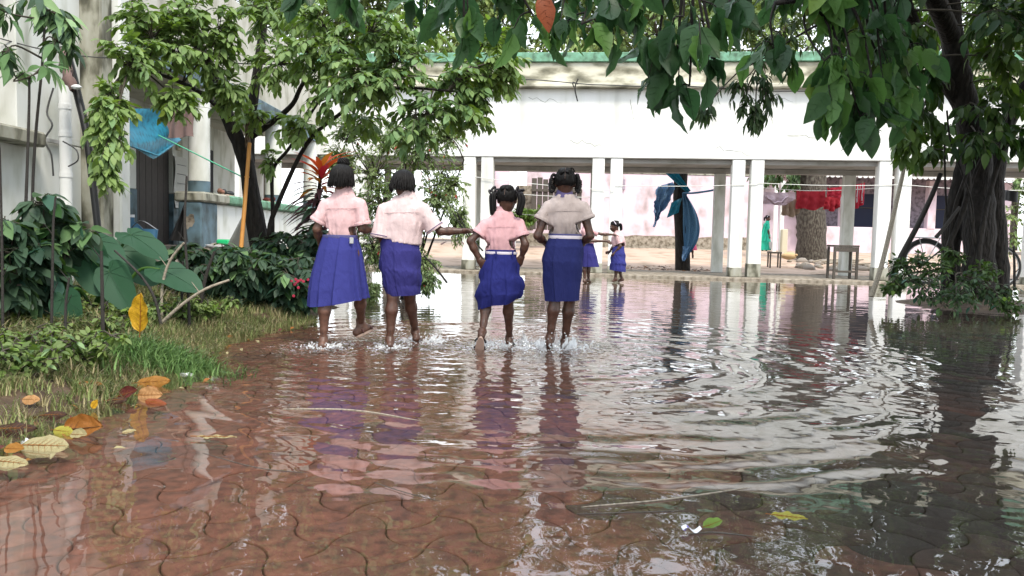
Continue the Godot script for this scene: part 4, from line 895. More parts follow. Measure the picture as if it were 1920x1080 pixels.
	tag(mi, "thin green and straw-coloured grass covering the planted bank", "grass", "", "stuff")
	# upright and broken sticks on the bank
	var sticks := [
		[[Vector3(-3.065, 0.092, -5.300), Vector3(-3.052, 0.519, -5.300), Vector3(-3.041, 0.873, -5.300), Vector3(-3.024, 1.049, -5.300)], 0.010, "stick_dark", "thin dark upright stick before the drain pipe and the taro leaf"],
		[[Vector3(-3.196, 0.195, -5.000), Vector3(-3.192, 0.665, -5.000), Vector3(-3.195, 1.260, -5.000), Vector3(-3.205, 1.391, -5.000)], 0.009, "stick_dark", "thin dark stick at the photo's edge under the window"],
		[[Vector3(-2.669, 0.078, -5.200), Vector3(-2.670, 0.394, -5.200), Vector3(-2.674, 0.706, -5.200)], 0.014, "stick_dark", "stout dark stake between weed and taro, cut off short"],
		[[Vector3(-2.860, 0.191, -5.100), Vector3(-2.850, 0.397, -5.100), Vector3(-2.828, 0.534, -5.100)], 0.010, "stick_dark", "short dark stake left of the taro stalks"],
		[[Vector3(-2.588, 0.046, -6.400), Vector3(-2.600, 0.475, -6.400), Vector3(-2.624, 0.859, -6.400), Vector3(-2.606, 1.282, -6.400)], 0.013, "stick_dark", "tall dark stake rising in front of the blue wall end"],
		[[Vector3(-2.724, 0.066, -6.200), Vector3(-2.718, 0.400, -6.200), Vector3(-2.659, 0.608, -6.200), Vector3(-2.547, 0.755, -6.200)], 0.013, "stick_pale", "forked pale dead branch beside the tall dark stake"],
		[[Vector3(-2.647, 0.140, -6.000), Vector3(-2.486, 0.289, -6.000), Vector3(-2.305, 0.414, -6.000), Vector3(-2.142, 0.483, -6.050)], 0.014, "stick_pale", "pale dead branch slanting up over the dark shrub"],
		[[Vector3(-2.672, 0.043, -6.800), Vector3(-2.644, 0.295, -6.800), Vector3(-2.599, 0.501, -6.800), Vector3(-2.535, 0.675, -6.800)], 0.019, "stick_dark", "thick dark stake leaning before the green tray"],
		[[Vector3(-2.672, 0.120, -6.500), Vector3(-2.693, 0.381, -6.500), Vector3(-2.679, 0.599, -6.500)], 0.012, "stick_dark", "short dark stake right behind the tall one"],
		[[Vector3(-2.596, 0.136, -5.900), Vector3(-2.642, 0.341, -5.900), Vector3(-2.751, 0.516, -5.900), Vector3(-2.985, 0.687, -6.000)], 0.012, "stick_dark", "bent dark stem arching over the upright yellow leaf"],
		[[Vector3(-2.925, 0.155, -6.100), Vector3(-2.935, 0.401, -6.100), Vector3(-2.962, 0.564, -6.100)], 0.013, "stick_dark", "short stake behind the upright yellow leaf"],
		[[Vector3(-0.339, 0.699, -9.000), Vector3(-0.503, 0.875, -9.200), Vector3(-0.649, 1.119, -9.300)], 0.010, "stick_dark", "thin bare shoot slanting behind the outstretched arm"],
		[[Vector3(0.003, 0.181, -8.800), Vector3(-0.214, 0.462, -9.000), Vector3(-0.404, 0.696, -9.100), Vector3(-0.699, 1.118, -9.300)], 0.012, "stick_dark", "long thin pole slanting into the water behind the pigtailed girl"],
		[[Vector3(-0.783, 0.295, -9.600), Vector3(-0.944, 0.480, -9.700), Vector3(-1.086, 0.604, -9.800)], 0.014, "stick_dark", "dark broken branch dipping into the water behind the second girl"],
	]
	for s in sticks:
		var t := thing("stick", s[3], "stick")
		var c := curve(s[0], 4)
		put("shaft", tube_mesh(c, taper(c.size(), s[1], s[1] * 0.65), 7), mats[s[2]], t)
		for k in 2:
			var i := 3 + k * 4
			if i < c.size() - 1: put("shoot", tube_mesh([c[i], (c[i] as Vector3) + Vector3(0.05 - 0.1 * k, 0.08, 0.02)], [s[1] * 0.4, s[1] * 0.15], 5), mats[s[2]], t)

func taro_mesh() -> ArrayMesh:   # heart-shaped, length about 1 along +x from the stalk's joint, lobes behind it
	var q := Buf.new(); var n := 40
	var rim := []; var ring := []
	for r in [0.0, 0.35, 0.7, 1.0]:
		var row := []
		for k in n:
			var a := TAU * k / n
			var rad := 0.46 * (1.0 + 0.35 * cos(a)) * (1.0 + 0.75 * pow(maxf(0.0, cos(a)), 6.0)) * (1.0 - 0.72 * pow(maxf(0.0, -cos(a)), 9.0))
			var p: Vector3 = Vector3(cos(a) * rad, 0, sin(a) * rad * 0.92) * r
			p.y = -0.20 * p.x * absf(p.x) + 0.16 * absf(p.z) - 0.12 * p.z * p.z * 3.0 + 0.02 * r * sin(a * 9.0)
			row.append(q.pt(p, Vector3(0.2 * p.x, 1, -0.2 * signf(p.z)).normalized(), Vector2(p.x, p.z)))
		ring.append(row)
	for i in 3:
		for k in n:
			var k2 := (k + 1) % n
			q.tri(ring[i][k], ring[i][k2], ring[i + 1][k2]); q.tri(ring[i][k], ring[i + 1][k2], ring[i + 1][k])
	for a in [0.0, 0.75, -0.75, 1.5, -1.5, 2.3, -2.3]:   # raised veins
		var pts := []
		for i in 5:
			var u := i / 4.0 * 0.9; var rad := 0.46 * (1.0 + 0.35 * cos(a)) * (1.0 + 0.75 * pow(maxf(0.0, cos(a)), 6.0))
			var p := Vector3(cos(a) * rad, 0, sin(a) * rad * 0.92) * u
			p.y = -0.20 * p.x * absf(p.x) + 0.16 * absf(p.z) - 0.36 * p.z * p.z + 0.004
			pts.append(p)
		q.tube(pts, taper(5, 0.010, 0.004), 5)
	return q.mesh()

# ================= people: one smooth field of tapered capsules per body, meshed as surface nets
class Field:
	var o: Vector3; var nx: int; var ny: int; var nz: int; var h: float; var d := PackedFloat32Array()
	func _init(lo: Vector3, hi: Vector3, cell: float) -> void:
		o = lo; h = cell; nx = int((hi.x - lo.x) / h) + 2; ny = int((hi.y - lo.y) / h) + 2; nz = int((hi.z - lo.z) / h) + 2
		d.resize(nx * ny * nz); d.fill(0.2)
	func _range(lo: Vector3, hi: Vector3) -> Array:
		return [clampi(int((lo.x - o.x) / h), 0, nx - 1), clampi(int((hi.x - o.x) / h) + 1, 0, nx - 1), clampi(int((lo.y - o.y) / h), 0, ny - 1), clampi(int((hi.y - o.y) / h) + 1, 0, ny - 1), clampi(int((lo.z - o.z) / h), 0, nz - 1), clampi(int((hi.z - o.z) / h) + 1, 0, nz - 1)]
	# a tapered capsule; flat squeezes it along z; carve takes it away instead
	func cap(a: Vector3, b: Vector3, ra: float, rb: float, k := 0.03, flat := 1.0, carve := false) -> void:
		var m := maxf(ra, rb) + k + h * 2.0
		var r := _range(a.min(b) - Vector3(m, m, m), a.max(b) + Vector3(m, m, m))
		var f := 1.0 / flat; var ab := b - a; ab.z *= f
		var l2 := maxf(ab.length_squared(), 1e-9)
		for z in range(r[4], r[5] + 1):
			var pz := (o.z + z * h - a.z) * f
			for y in range(r[2], r[3] + 1):
				var py := o.y + y * h - a.y
				var at := (z * ny + y) * nx
				for x in range(r[0], r[1] + 1):
					var px := o.x + x * h - a.x
					var t := clampf((px * ab.x + py * ab.y + pz * ab.z) / l2, 0.0, 1.0)
					var qx := px - ab.x * t; var qy := py - ab.y * t; var qz := pz - ab.z * t
					var e := sqrt(qx * qx + qy * qy + qz * qz) - ra - (rb - ra) * t
					var i := at + x
					var c := d[i]
					if carve:
						if -e > c: d[i] = -e
					else:
						var s := k - absf(c - e)
						d[i] = minf(c, e) - (s * s / (4.0 * k) if s > 0.0 else 0.0)
	func ell(c: Vector3, rad: Vector3, k := 0.03, b := Basis()) -> void:
		var m := maxf(rad.x, maxf(rad.y, rad.z)) + k + h * 2.0
		var r := _range(c - Vector3(m, m, m), c + Vector3(m, m, m))
		var mn := minf(rad.x, minf(rad.y, rad.z)); var bi := b.transposed()
		for z in range(r[4], r[5] + 1):
			for y in range(r[2], r[3] + 1):
				for x in range(r[0], r[1] + 1):
					var p: Vector3 = (bi * (o + Vector3(x, y, z) * h - c)) / rad
					var l := p.length()
					var e := (l - 1.0) * lerpf(mn, (p / maxf(l, 1e-4) * rad).length(), 0.6)
					var i := (z * ny + y) * nx + x
					var g := d[i]; var s := k - absf(g - e)
					d[i] = minf(g, e) - (s * s / (4.0 * k) if s > 0.0 else 0.0)
	# keep what lies on the side away from n; inside reach of p
	func cut(p: Vector3, n: Vector3, reach := 9.0, k := 0.0) -> void:
		for z in nz:
			for y in ny:
				for x in nx:
					var q := o + Vector3(x, y, z) * h - p
					if q.length_squared() > reach * reach: continue
					var i := (z * ny + y) * nx + x
					d[i] = maxf(d[i], n.dot(q))
	func rough(noise: FastNoiseLite, f: Vector3, amp: float) -> void:
		for z in nz:
			for y in ny:
				for x in nx:
					var i := (z * ny + y) * nx + x
					if absf(d[i]) < 0.05:
						var p := (o + Vector3(x, y, z) * h) * f
						d[i] += amp * noise.get_noise_3d(p.x, p.y, p.z)
	func gather(c: Vector3, y0: float, y1: float, n: float, amp: float) -> void:   # folds that fan out from a gathered waist
		for z in nz:
			for y in ny:
				var t := smoothstep(y1, y0, o.y + y * h)
				if t <= 0.0: continue
				for x in nx:
					var i := (z * ny + y) * nx + x
					if absf(d[i]) < 0.05:
						var a := atan2(o.z + z * h - c.z, o.x + x * h - c.x)
						d[i] += amp * t * (1.0 - 2.0 * absf(sin(a * n * 0.5 + 1.3 * sin(a * 3.0 + c.x * 5.0))))
	func mesh(q: Buf) -> void:
		var id := PackedInt32Array(); id.resize(d.size()); id.fill(-1)
		var v0 := q.v.size(); var i0 := q.ix.size(); var sx := 1; var sy := nx; var sz := nx * ny
		var offs := [0, sx, sy, sx + sy, sz, sx + sz, sy + sz, sx + sy + sz]
		var edges := [[0, 1], [2, 3], [4, 5], [6, 7], [0, 2], [1, 3], [4, 6], [5, 7], [0, 4], [1, 5], [2, 6], [3, 7]]
		var cor := [Vector3(0, 0, 0), Vector3(1, 0, 0), Vector3(0, 1, 0), Vector3(1, 1, 0), Vector3(0, 0, 1), Vector3(1, 0, 1), Vector3(0, 1, 1), Vector3(1, 1, 1)]
		for z in nz - 1:
			for y in ny - 1:
				for x in nx - 1:
					var b := z * sz + y * sy + x
					if absf(d[b]) > h * 3.0: continue
					var neg := 0
					for k in 8:
						if d[b + offs[k]] < 0.0: neg += 1
					if neg == 0 or neg == 8: continue
					var s := Vector3.ZERO; var n := 0
					for e in edges:
						var da: float = d[b + offs[e[0]]]; var db: float = d[b + offs[e[1]]]
						if (da < 0.0) != (db < 0.0):
							s += (cor[e[0]] as Vector3).lerp(cor[e[1]], da / (da - db)); n += 1
					id[b] = q.v.size()
					q.v.append(o + (Vector3(x, y, z) + s / n) * h); q.n.append(Vector3.ZERO); q.uv.append(Vector2.ZERO)
		for z in range(1, nz - 1):
			for y in range(1, ny - 1):
				for x in range(1, nx - 1):
					var b := z * sz + y * sy + x
					if id[b] < 0: continue
					var inn := d[b] < 0.0
					for ax in 3:
						var st: int = [sx, sy, sz][ax]
						if inn == (d[b + st] < 0.0): continue
						var u: int = [sy, sz, sx][ax]; var w: int = [sz, sx, sy][ax]
						var a1 := id[b]; var a2 := id[b - u]; var a3 := id[b - u - w]; var a4 := id[b - w]
						if a2 < 0 or a3 < 0 or a4 < 0: continue
						if inn: q.ix.append_array(PackedInt32Array([a1, a3, a2, a1, a4, a3]))
						else: q.ix.append_array(PackedInt32Array([a1, a2, a3, a1, a3, a4]))
		q.smooth_from(v0, i0)

func hand(q: Buf, wrist: Vector3, dir: Vector3, palm: Vector3, curl: float, s: float, thumb: float) -> void:
	# dir: from wrist to knuckles; palm: the way the palm faces; thumb: +1 or -1, the side it is on
	dir = dir.normalized(); palm = (palm - dir * palm.dot(dir)).normalized(); var side := dir.cross(palm) * thumb
	var f := Field.new(wrist - Vector3(0.15, 0.15, 0.15) * s, wrist + Vector3(0.15, 0.15, 0.15) * s, 0.0036)
	f.cap(wrist - dir * 0.03 * s, wrist + dir * 0.01 * s, 0.020 * s, 0.021 * s, 0.02)
	for k in 4:
		var off := (k - 1.5) * 0.0165 * s
		f.cap(wrist + side * off * 0.6, wrist + dir * 0.062 * s + side * off, 0.014 * s, 0.0115 * s, 0.014)
	for k in 4:
		var off := (1.5 - k) * 0.0175 * s
		var ln: float = [0.060, 0.068, 0.063, 0.050][k] * s
		var a := wrist + dir * 0.064 * s + side * off
		var d1 := (dir * cos(curl * 0.6) + palm * sin(curl * 0.6) + side * off * 1.2).normalized()
		var d2 := (dir * cos(curl * 1.4) + palm * sin(curl * 1.4)).normalized()
		var d3 := (dir * cos(curl * 2.1) + palm * sin(curl * 2.1)).normalized()
		f.cap(a, a + d1 * ln * 0.45, 0.0090 * s, 0.0082 * s, 0.005)
		f.cap(a + d1 * ln * 0.45, a + d1 * ln * 0.45 + d2 * ln * 0.32, 0.0082 * s, 0.0076 * s, 0.003)
		f.cap(a + d1 * ln * 0.45 + d2 * ln * 0.32, a + d1 * ln * 0.45 + d2 * ln * 0.32 + d3 * ln * 0.25, 0.0076 * s, 0.0066 * s, 0.003)
	var t0 := wrist + dir * 0.016 * s + side * 0.022 * s
	var t1 := t0 + (side * 0.7 + dir * 0.75 + palm * 0.35).normalized() * 0.036 * s
	var t2 := t1 + (side * 0.25 + dir * 0.8 + palm * (0.35 + curl * 0.4)).normalized() * 0.034 * s
	f.cap(t0, t1, 0.0130 * s, 0.0100 * s, 0.008); f.cap(t1, t2, 0.0098 * s, 0.0075 * s, 0.004)
	f.mesh(q)

func foot(q: Buf, ankle: Vector3, heel: Vector3, toe: Vector3, s: float) -> void:
	var lo := ankle.min(heel).min(toe) - Vector3.ONE * 0.07; var hi := ankle.max(heel).max(toe) + Vector3.ONE * 0.07
	var f := Field.new(lo, hi, 0.0055)
	var dir := (toe - heel).normalized(); var up := (ankle - heel - dir * (ankle - heel).dot(dir)).normalized(); var side := dir.cross(up)
	f.cap(ankle + up * 0.04, ankle, 0.026 * s, 0.027 * s, 0.02)
	f.cap(ankle, heel + up * 0.018, 0.027 * s, 0.026 * s, 0.03)
	var ball := heel.lerp(toe, 0.70)
	f.cap(heel + up * 0.016, ball + side * 0.012 * s + up * 0.008, 0.023 * s, 0.017 * s, 0.02); f.cap(heel + up * 0.016, ball - side * 0.014 * s + up * 0.008, 0.022 * s, 0.016 * s, 0.02)
	f.cap(ankle, ball + up * 0.012, 0.024 * s, 0.017 * s, 0.03)
	for k in 5:
		var b := ball + side * (k - 2) * 0.013 * s + up * 0.006
		f.cap(b, b + dir * heel.distance_to(toe) * (0.28 - 0.03 * absf(k - 1.4)), 0.0095 * s, 0.0075 * s, 0.005)
	f.mesh(q)

func sandal(t: Node3D, heel: Vector3, toe: Vector3, ankle: Vector3, mat: Material) -> void:
	var dir := (toe - heel).normalized(); var up := (ankle - heel - dir * (ankle - heel).dot(dir)).normalized(); var side := dir.cross(up)
	var ln := heel.distance_to(toe) + 0.03; var q := Buf.new()
	var top := []; var bot := []
	for k in 20:
		var a := TAU * k / 20.0; var u := 0.5 - 0.5 * cos(a)
		var w := 0.036 * (0.82 + 0.28 * ss(0.3, 0.8, u)) * sin(a) * 0.95
		var p := heel - dir * 0.018 + dir * ln * u + side * w - up * 0.010
		top.append(p); bot.append(p - up * 0.016)
	q.face(top, up); q.face(bot, -up)
	for k in 20: q.quad(top[k], top[(k + 1) % 20], bot[(k + 1) % 20], bot[k])
	var o := put("sandal", q.mesh(), mats.sole, t)
	q = Buf.new()
	for u in [0.62, 0.22]:
		var c: Vector3 = heel + dir * ln * u; var p := []
		for k in 9:
			var a := PI * k / 8.0
			p.append(c + side * cos(a) * 0.040 + up * (sin(a) * (0.034 if u > 0.5 else 0.040) - 0.012))
		q.tube(p, [0.008], 6, true)
	put("strap", q.mesh(), mat, o)

# skirt: rings from waist to hem, pleated towards the hem
func skirt(t: Node3D, rings: Array, pleats: int, amp: float, mat: Material, sd: float, hem: Callable, drag := 0.0) -> void:
	var q := Buf.new(); var nu := 300; var nv := 44
	var mid: Vector3 = (rings[0][0] as Vector3).lerp(rings[-1][0], 0.5)
	q.sheet(nu, nv, func(u: float, v: float):
		var g: float = v * (rings.size() - 1); var i := mini(int(g), rings.size() - 2); var f: float = ss(0.0, 1.0, g - i) * 0.5 + (g - i) * 0.5
		var c: Vector3 = (rings[i][0] as Vector3).lerp(rings[i + 1][0], f)
		var rx := lerpf(rings[i][1], rings[i + 1][1], f); var rz := lerpf(rings[i][2], rings[i + 1][2], f)
		var a: float = u * TAU
		var ph := fposmod(a * pleats / TAU + sd + 0.35 * sin(a * 2.0 + sd) + 0.25 * v * sin(a * 3.0 + sd * 2.0), 1.0)
		var pl := (ph / 0.92 if ph < 0.92 else 1.0 - (ph - 0.92) / 0.08) - 0.5
		var k := 1.0 + amp * pl * (0.25 + 0.75 * v) + 0.022 * v * sin(a * 5.0 + sd * 3.0 + v * 2.0) + 0.055 * v * n1.get_noise_2d(cos(a) * 1.6 + sd * 7.0, sin(a) * 1.6 + v * 1.1)
		k += drag * 0.085 * sin(PI * v) * sin(v * 19.0 + 2.6 * cos(a - 1.2) + sd) * (0.6 + 0.4 * sin(a * 2.0 + sd))
		var cr := 1.0 - absf(n1.get_noise_2d(a * 1.1 + sd * 5.0 - v * 0.9, v * 3.4 + a * 0.8 + sd))
		k += (0.35 + drag) * 0.036 * sin(PI * clampf(v * 1.1, 0.0, 1.0)) * (pow(cr, 3.0) - 0.45)
		return c + Vector3(cos(a) * rx * k, hem.call(cos(a), sin(a)) * v * v, sin(a) * rz * k), Vector3.ZERO, mid)
	# thickness at the hem: a folded lip just inside
	var w := nu + 1; var st := q.v.size() - w
	for pass_ in 1:
		var b := q.v.size()
		for j in w: q.pt(q.v[st + j], -Vector3.UP)
		for j in w:
			var p := q.v[st + j]; var c: Vector3 = rings[-1][0]
			q.pt(p + Vector3(c.x - p.x, 0, c.z - p.z).normalized() * 0.006 + Vector3.UP * 0.002, -Vector3.UP)
		for j in nu: q.tri(b + j, b + j + 1, b + w + j + 1); q.tri(b + j, b + w + j + 1, b + w + j)
	put("skirt", q.mesh(), mat, t)

func band(rx: float, rz: float, c: Vector3, y0: float, y1: float, tilt := 0.0) -> ArrayMesh:
	var q := Buf.new()
	q.sheet(48, 5, func(u: float, v: float):
		var a: float = u * TAU; var k := 1.0 + 0.014 * sin(PI * v)
		return c + Vector3(cos(a) * rx * k, lerpf(y0, y1, v) + tilt * cos(a), sin(a) * rz * k), Vector3.ZERO, c)
	return q.mesh()

# s: a dictionary of joints in the world
func person(t: Node3D, s: Dictionary) -> void:
	var sc: float = s.get("scale", 1.0); var cell: float = s.get("cell", 0.009)
	var skin: Material = mats[s.get("skin", "skin")]
	var q := Buf.new()
	var lo := Vector3.INF; var hi := -Vector3.INF
	for k in ["shl", "shr", "ell", "elr", "wrl", "wrr", "anl", "anr", "head", "pel"]: lo = lo.min(s[k]); hi = hi.max(s[k])
	var f := Field.new(lo - Vector3.ONE * 0.14, hi + Vector3.ONE * 0.10, cell)
	var neck: Vector3 = s.neck; var pel: Vector3 = s.pel
	f.cap(pel, pel.lerp(neck, 0.35), 0.105 * sc, 0.088 * sc, 0.04, 0.75)
	f.cap(pel.lerp(neck, 0.35), pel.lerp(neck, 0.82), 0.084 * sc, 0.088 * sc, 0.03, 0.72)
	f.cap(s.shl, s.shr, 0.034 * sc, 0.034 * sc, 0.04)
	f.cap(neck - Vector3.UP * 0.05, neck + Vector3.UP * 0.05, 0.043 * sc, 0.038 * sc, 0.03)
	for e in [["shl", "ell", "wrl"], ["shr", "elr", "wrr"]]:
		f.cap(s[e[0]], s[e[1]], 0.035 * sc, 0.029 * sc, 0.02)
		f.cap(s[e[1]], (s[e[1]] as Vector3).lerp(s[e[2]], 0.35), 0.030 * sc, 0.031 * sc, 0.02)
		f.cap((s[e[1]] as Vector3).lerp(s[e[2]], 0.35), s[e[2]], 0.031 * sc, 0.020 * sc, 0.02)
	for e in [["hil", "knl", "anl"], ["hir", "knr", "anr"]]:
		var kn: Vector3 = s[e[1]]; var an: Vector3 = s[e[2]]
		f.cap(s[e[0]], kn, 0.072 * sc, 0.046 * sc, 0.03)
		var calf := kn.lerp(an, 0.32) - (s.get("face", Vector3(0, 0, -1)) as Vector3) * 0.010
		f.cap(kn, calf, 0.043 * sc, 0.046 * sc, 0.02); f.cap(calf, kn.lerp(an, 0.75), 0.046 * sc, 0.029 * sc, 0.02); f.cap(kn.lerp(an, 0.75), an, 0.029 * sc, 0.025 * sc, 0.02)
	f.mesh(q)
	# head, with its own finer grid
	var hc: Vector3 = s.head; var fd: Vector3 = (s.face as Vector3).normalized(); var up: Vector3 = (s.get("headup", Vector3.UP) as Vector3).normalized()
	var rt := fd.cross(up).normalized(); up = rt.cross(fd); var B := Basis(rt, up, -fd)
	var hs: float = s.get("hs", 1.0)
	f = Field.new(hc - Vector3(0.15, 0.18, 0.15) * hs, hc + Vector3(0.15, 0.15, 0.15) * hs, s.get("hcell", 0.0055))
	f.ell(hc + B * Vector3(0, 0.012, 0.008) * hs, Vector3(0.070, 0.084, 0.086) * hs, 0.03, B)
	f.ell(hc + B * Vector3(0, -0.040, -0.022) * hs, Vector3(0.055, 0.062, 0.062) * hs, 0.03, B)
	f.ell(hc + B * Vector3(0, -0.088, -0.050) * hs, Vector3(0.026, 0.018, 0.024) * hs, 0.02, B)
	f.cap(hc + B * Vector3(0, 0.0, -0.080) * hs, hc + B * Vector3(0, -0.030, -0.096) * hs, 0.009 * hs, 0.014 * hs, 0.012)
	f.ell(hc + B * Vector3(0, -0.058, -0.078) * hs, Vector3(0.024, 0.012, 0.014) * hs, 0.012, B)
	for e in [-1.0, 1.0]:
		f.ell(hc + B * Vector3(0.071 * e, -0.012, 0.006) * hs, Vector3(0.010, 0.028, 0.018) * hs, 0.008, B)
		f.ell(hc + B * Vector3(0.034 * e, -0.022, -0.066) * hs, Vector3(0.022, 0.018, 0.016) * hs, 0.02, B)
		f.cap(hc + B * Vector3(0.014 * e, 0.020, -0.080) * hs, hc + B * Vector3(0.044 * e, 0.018, -0.072) * hs, 0.008 * hs, 0.007 * hs, 0.012)
	f.cap(neck - Vector3.UP * 0.03, hc + B * Vector3(0, -0.06, 0.02) * hs, 0.041 * sc, 0.042 * hs, 0.03)
	f.mesh(q)
	for e in ["l", "r"]:
		if s.has("hand" + e):
			var hd: Array = s["hand" + e]; hand(q, s["wr" + e], hd[0], hd[1], hd[2], 0.92 * sc, hd[3])
		foot(q, s["an" + e], s["he" + e], s["to" + e], sc)
	put("body", q.mesh(), skin, t)
	for e in [-1.0, 1.0]:
		var b := Buf.new(); b.ball(hc + B * Vector3(0.031 * e, 0.002, -0.071) * hs, Vector3(0.0125, 0.0085, 0.009) * hs, 10, 8, B); var ey := put("eye", b.mesh(), mats.eye_white, t)
		b = Buf.new(); b.ball(hc + B * Vector3(0.031 * e, 0.002, -0.0775) * hs, Vector3(0.0058, 0.0062, 0.004) * hs, 8, 6, B); put("iris", b.mesh(), mats.eye_dark, ey)
	var lb := Buf.new(); lb.ball(hc + B * Vector3(0, -0.056, -0.090) * hs, Vector3(0.019, 0.0062, 0.005) * hs, 12, 6, B); put("lips", lb.mesh(), mats.lips, t)
	hair(t, hc, B, hs, s.get("style", "bob"), s.get("hcell", 0.0055))
	if s.has("shirt"): shirt(t, s, sc)

func lock(q: Buf, pts: Array, r: float, sides := 5) -> void:
	var c := curve(pts, 3); var rr := []
	for i in c.size(): rr.append(r * (0.5 + 0.9 * sin(PI * (0.12 + 0.80 * i / (c.size() - 1)))))
	q.tube(c, rr, sides, true)

func hair(t: Node3D, hc: Vector3, B: Basis, hs: float, style: String, cell: float) -> void:
	var q := Buf.new()
	var f := Field.new(hc - Vector3(0.19, 0.19, 0.19) * hs, hc + Vector3(0.19, 0.20, 0.19) * hs, cell)
	var at := func(x, y, z): return hc + B * (Vector3(x, y, z) * hs)
	var bob := style == "bob" or style == "bun"
	f.ell(at.call(0, 0.020, 0.016), Vector3(0.081, 0.086, 0.094) * hs, 0.02, B)
	if bob:
		f.ell(at.call(0, -0.018, 0.044), Vector3(0.084, 0.058, 0.062) * hs, 0.03, B)
		for e in [-1.0, 1.0]: f.ell(at.call(0.062 * e, -0.018, 0.012), Vector3(0.028, 0.054, 0.046) * hs, 0.02, B)
	f.cut(at.call(0, 0.036, -0.046), B * Vector3(0, -0.82, -0.62).normalized())   # leaves the face free
	if not bob: f.cut(at.call(0, -0.036, 0.05), B * Vector3(0, -1.0, 0.12).normalized())
	f.rough(n1, Vector3(42, 18, 42), 0.005 * hs)
	f.mesh(q)
	var r2 := RandomNumberGenerator.new(); r2.seed = int(absf(hc.x) * 1000.0) + 5
	if bob:
		for k in 520:
			var a := r2.randf_range(-0.35, PI + 0.35)   # round the back
			var x := cos(a); var z := sin(a)
			var e := r2.randf_range(0.95, 1.06)
			var y1 := r2.randf_range(-0.074, -0.026) - 0.010 * z
			lock(q, [at.call(x * 0.03, 0.100, 0.012 + z * 0.03), at.call(x * 0.068 * e, 0.066, 0.016 + z * 0.074 * e), at.call(x * 0.086 * e, 0.006, 0.026 + z * 0.086 * e), at.call(x * 0.085 * e + r2.randf_range(-0.016, 0.014), y1, 0.034 + z * 0.074 * e + r2.randf_range(-0.022, 0.014))], r2.randf_range(0.0018, 0.0036) * hs)
	else:
		for e in [-1.0, 1.0]:
			for k in 120:   # combed from the parting to the sides
				var z := r2.randf_range(-0.05, 0.105); var w := sqrt(maxf(0.05, 1.0 - pow((z - 0.016) / 0.105, 2.0)))
				lock(q, [at.call(0.003 * e, 0.020 + 0.088 * w, z), at.call(0.046 * e * w, 0.016 + 0.078 * w, z + 0.004), at.call(0.078 * e * w, 0.026 * w, lerpf(z, 0.02, 0.4)), at.call(0.084 * e, -0.010, 0.020)], r2.randf_range(0.0016, 0.003) * hs)
	if style == "bun":
		var g := Field.new(at.call(0, 0.125, 0.0) - Vector3.ONE * 0.08, at.call(0, 0.125, 0.0) + Vector3.ONE * 0.08, cell)
		g.ell(at.call(0.0, 0.112, -0.004), Vector3(0.046, 0.032, 0.046) * hs, 0.01, B); g.rough(n1, Vector3(50, 50, 50), 0.006); g.mesh(q)
		for k in 14:
			var a := k * 0.45; lock(q, [at.call(0.046 * cos(a), 0.110, 0.046 * sin(a)), at.call(0.034 * cos(a + 0.8), 0.140, 0.034 * sin(a + 0.8)), at.call(0.012 * cos(a + 2.0), 0.146, 0.012 * sin(a + 2.0))], 0.006)
	put("hair", q.mesh(), mats.hair, t)
	if style == "pigtails" or style == "loops":
		put("parting", tube_mesh(curve([at.call(0, 0.107, -0.01), at.call(0, 0.098, 0.055), at.call(0, 0.060, 0.099), at.call(0, 0.015, 0.1125)], 4), [0.0022], 5), mats.skin, t)
	if style == "pigtails":
		for e in [-1.0, 1.0]:
			var p := Buf.new()
			for k in 22:
				var o := Vector3(r2.randf_range(-0.018, 0.018), 0, r2.randf_range(-0.018, 0.018))
				lock(p, [at.call(0.078 * e, 0.030, 0.020), at.call(0.112 * e + o.x, 0.030, 0.022 + o.z), at.call((0.118 + 0.006 * e) * e + o.x * 1.2, -0.03, 0.026 + o.z), at.call(0.104 * e + o.x * 1.3, -0.105 - r2.randf() * 0.03, 0.022 + o.z)], 0.010 * hs)
			put("pigtail", p.mesh(), mats.hair, t)
			p = Buf.new()
			for k in 5:
				var a := k * TAU / 5.0 + 0.4
				p.tube(curve([at.call(0.094 * e, 0.042, 0.020), at.call(0.094 * e + 0.050 * cos(a), 0.046 + 0.038 * sin(a) + 0.008, 0.030), at.call(0.100 * e + 0.030 * cos(a + 0.8), 0.044 + 0.024 * sin(a + 0.8), 0.036), at.call(0.094 * e, 0.042, 0.026)], 4), [0.009], 6, true, 0.45)
			put("ribbon_bow", p.mesh(), mats.ribbon, t)
	if style == "loops":
		for e in [-1.0, 1.0]:
			var p := Buf.new()
			for lp in 2:
				var pts := []
				for k in 15:
					var a := TAU * k / 14.0 + 1.2
					pts.append(at.call((0.088 + 0.010 * lp + 0.016 * cos(a)) * e, 0.005 - 0.030 * lp + 0.050 * sin(a), 0.018 + 0.022 * cos(a * 1.0 + lp)))
				for k in 2:
					var c := curve(pts, 3); var off := []
					for i in c.size(): off.append((c[i] as Vector3) + B * Vector3(sin(i * 1.3 + k * PI), cos(i * 1.3 + k * PI), 0.0) * 0.007 * hs)
					p.tube(off, [0.0085 * hs], 6, true)
			put("looped_braid", p.mesh(), mats.hair, t)
		for k in 8:
			var p := Buf.new(); var a := k * 0.8
			p.tube(curve([at.call(0.0, 0.092, 0.03), at.call(0.05 * cos(a), 0.105, 0.03 + 0.03 * sin(a)), at.call(0.07 * cos(a), 0.075, 0.03 + 0.05 * sin(a))], 3), [0.006], 5)
			if k == 0: put("hair_tuft", p.mesh(), mats.hair, t)
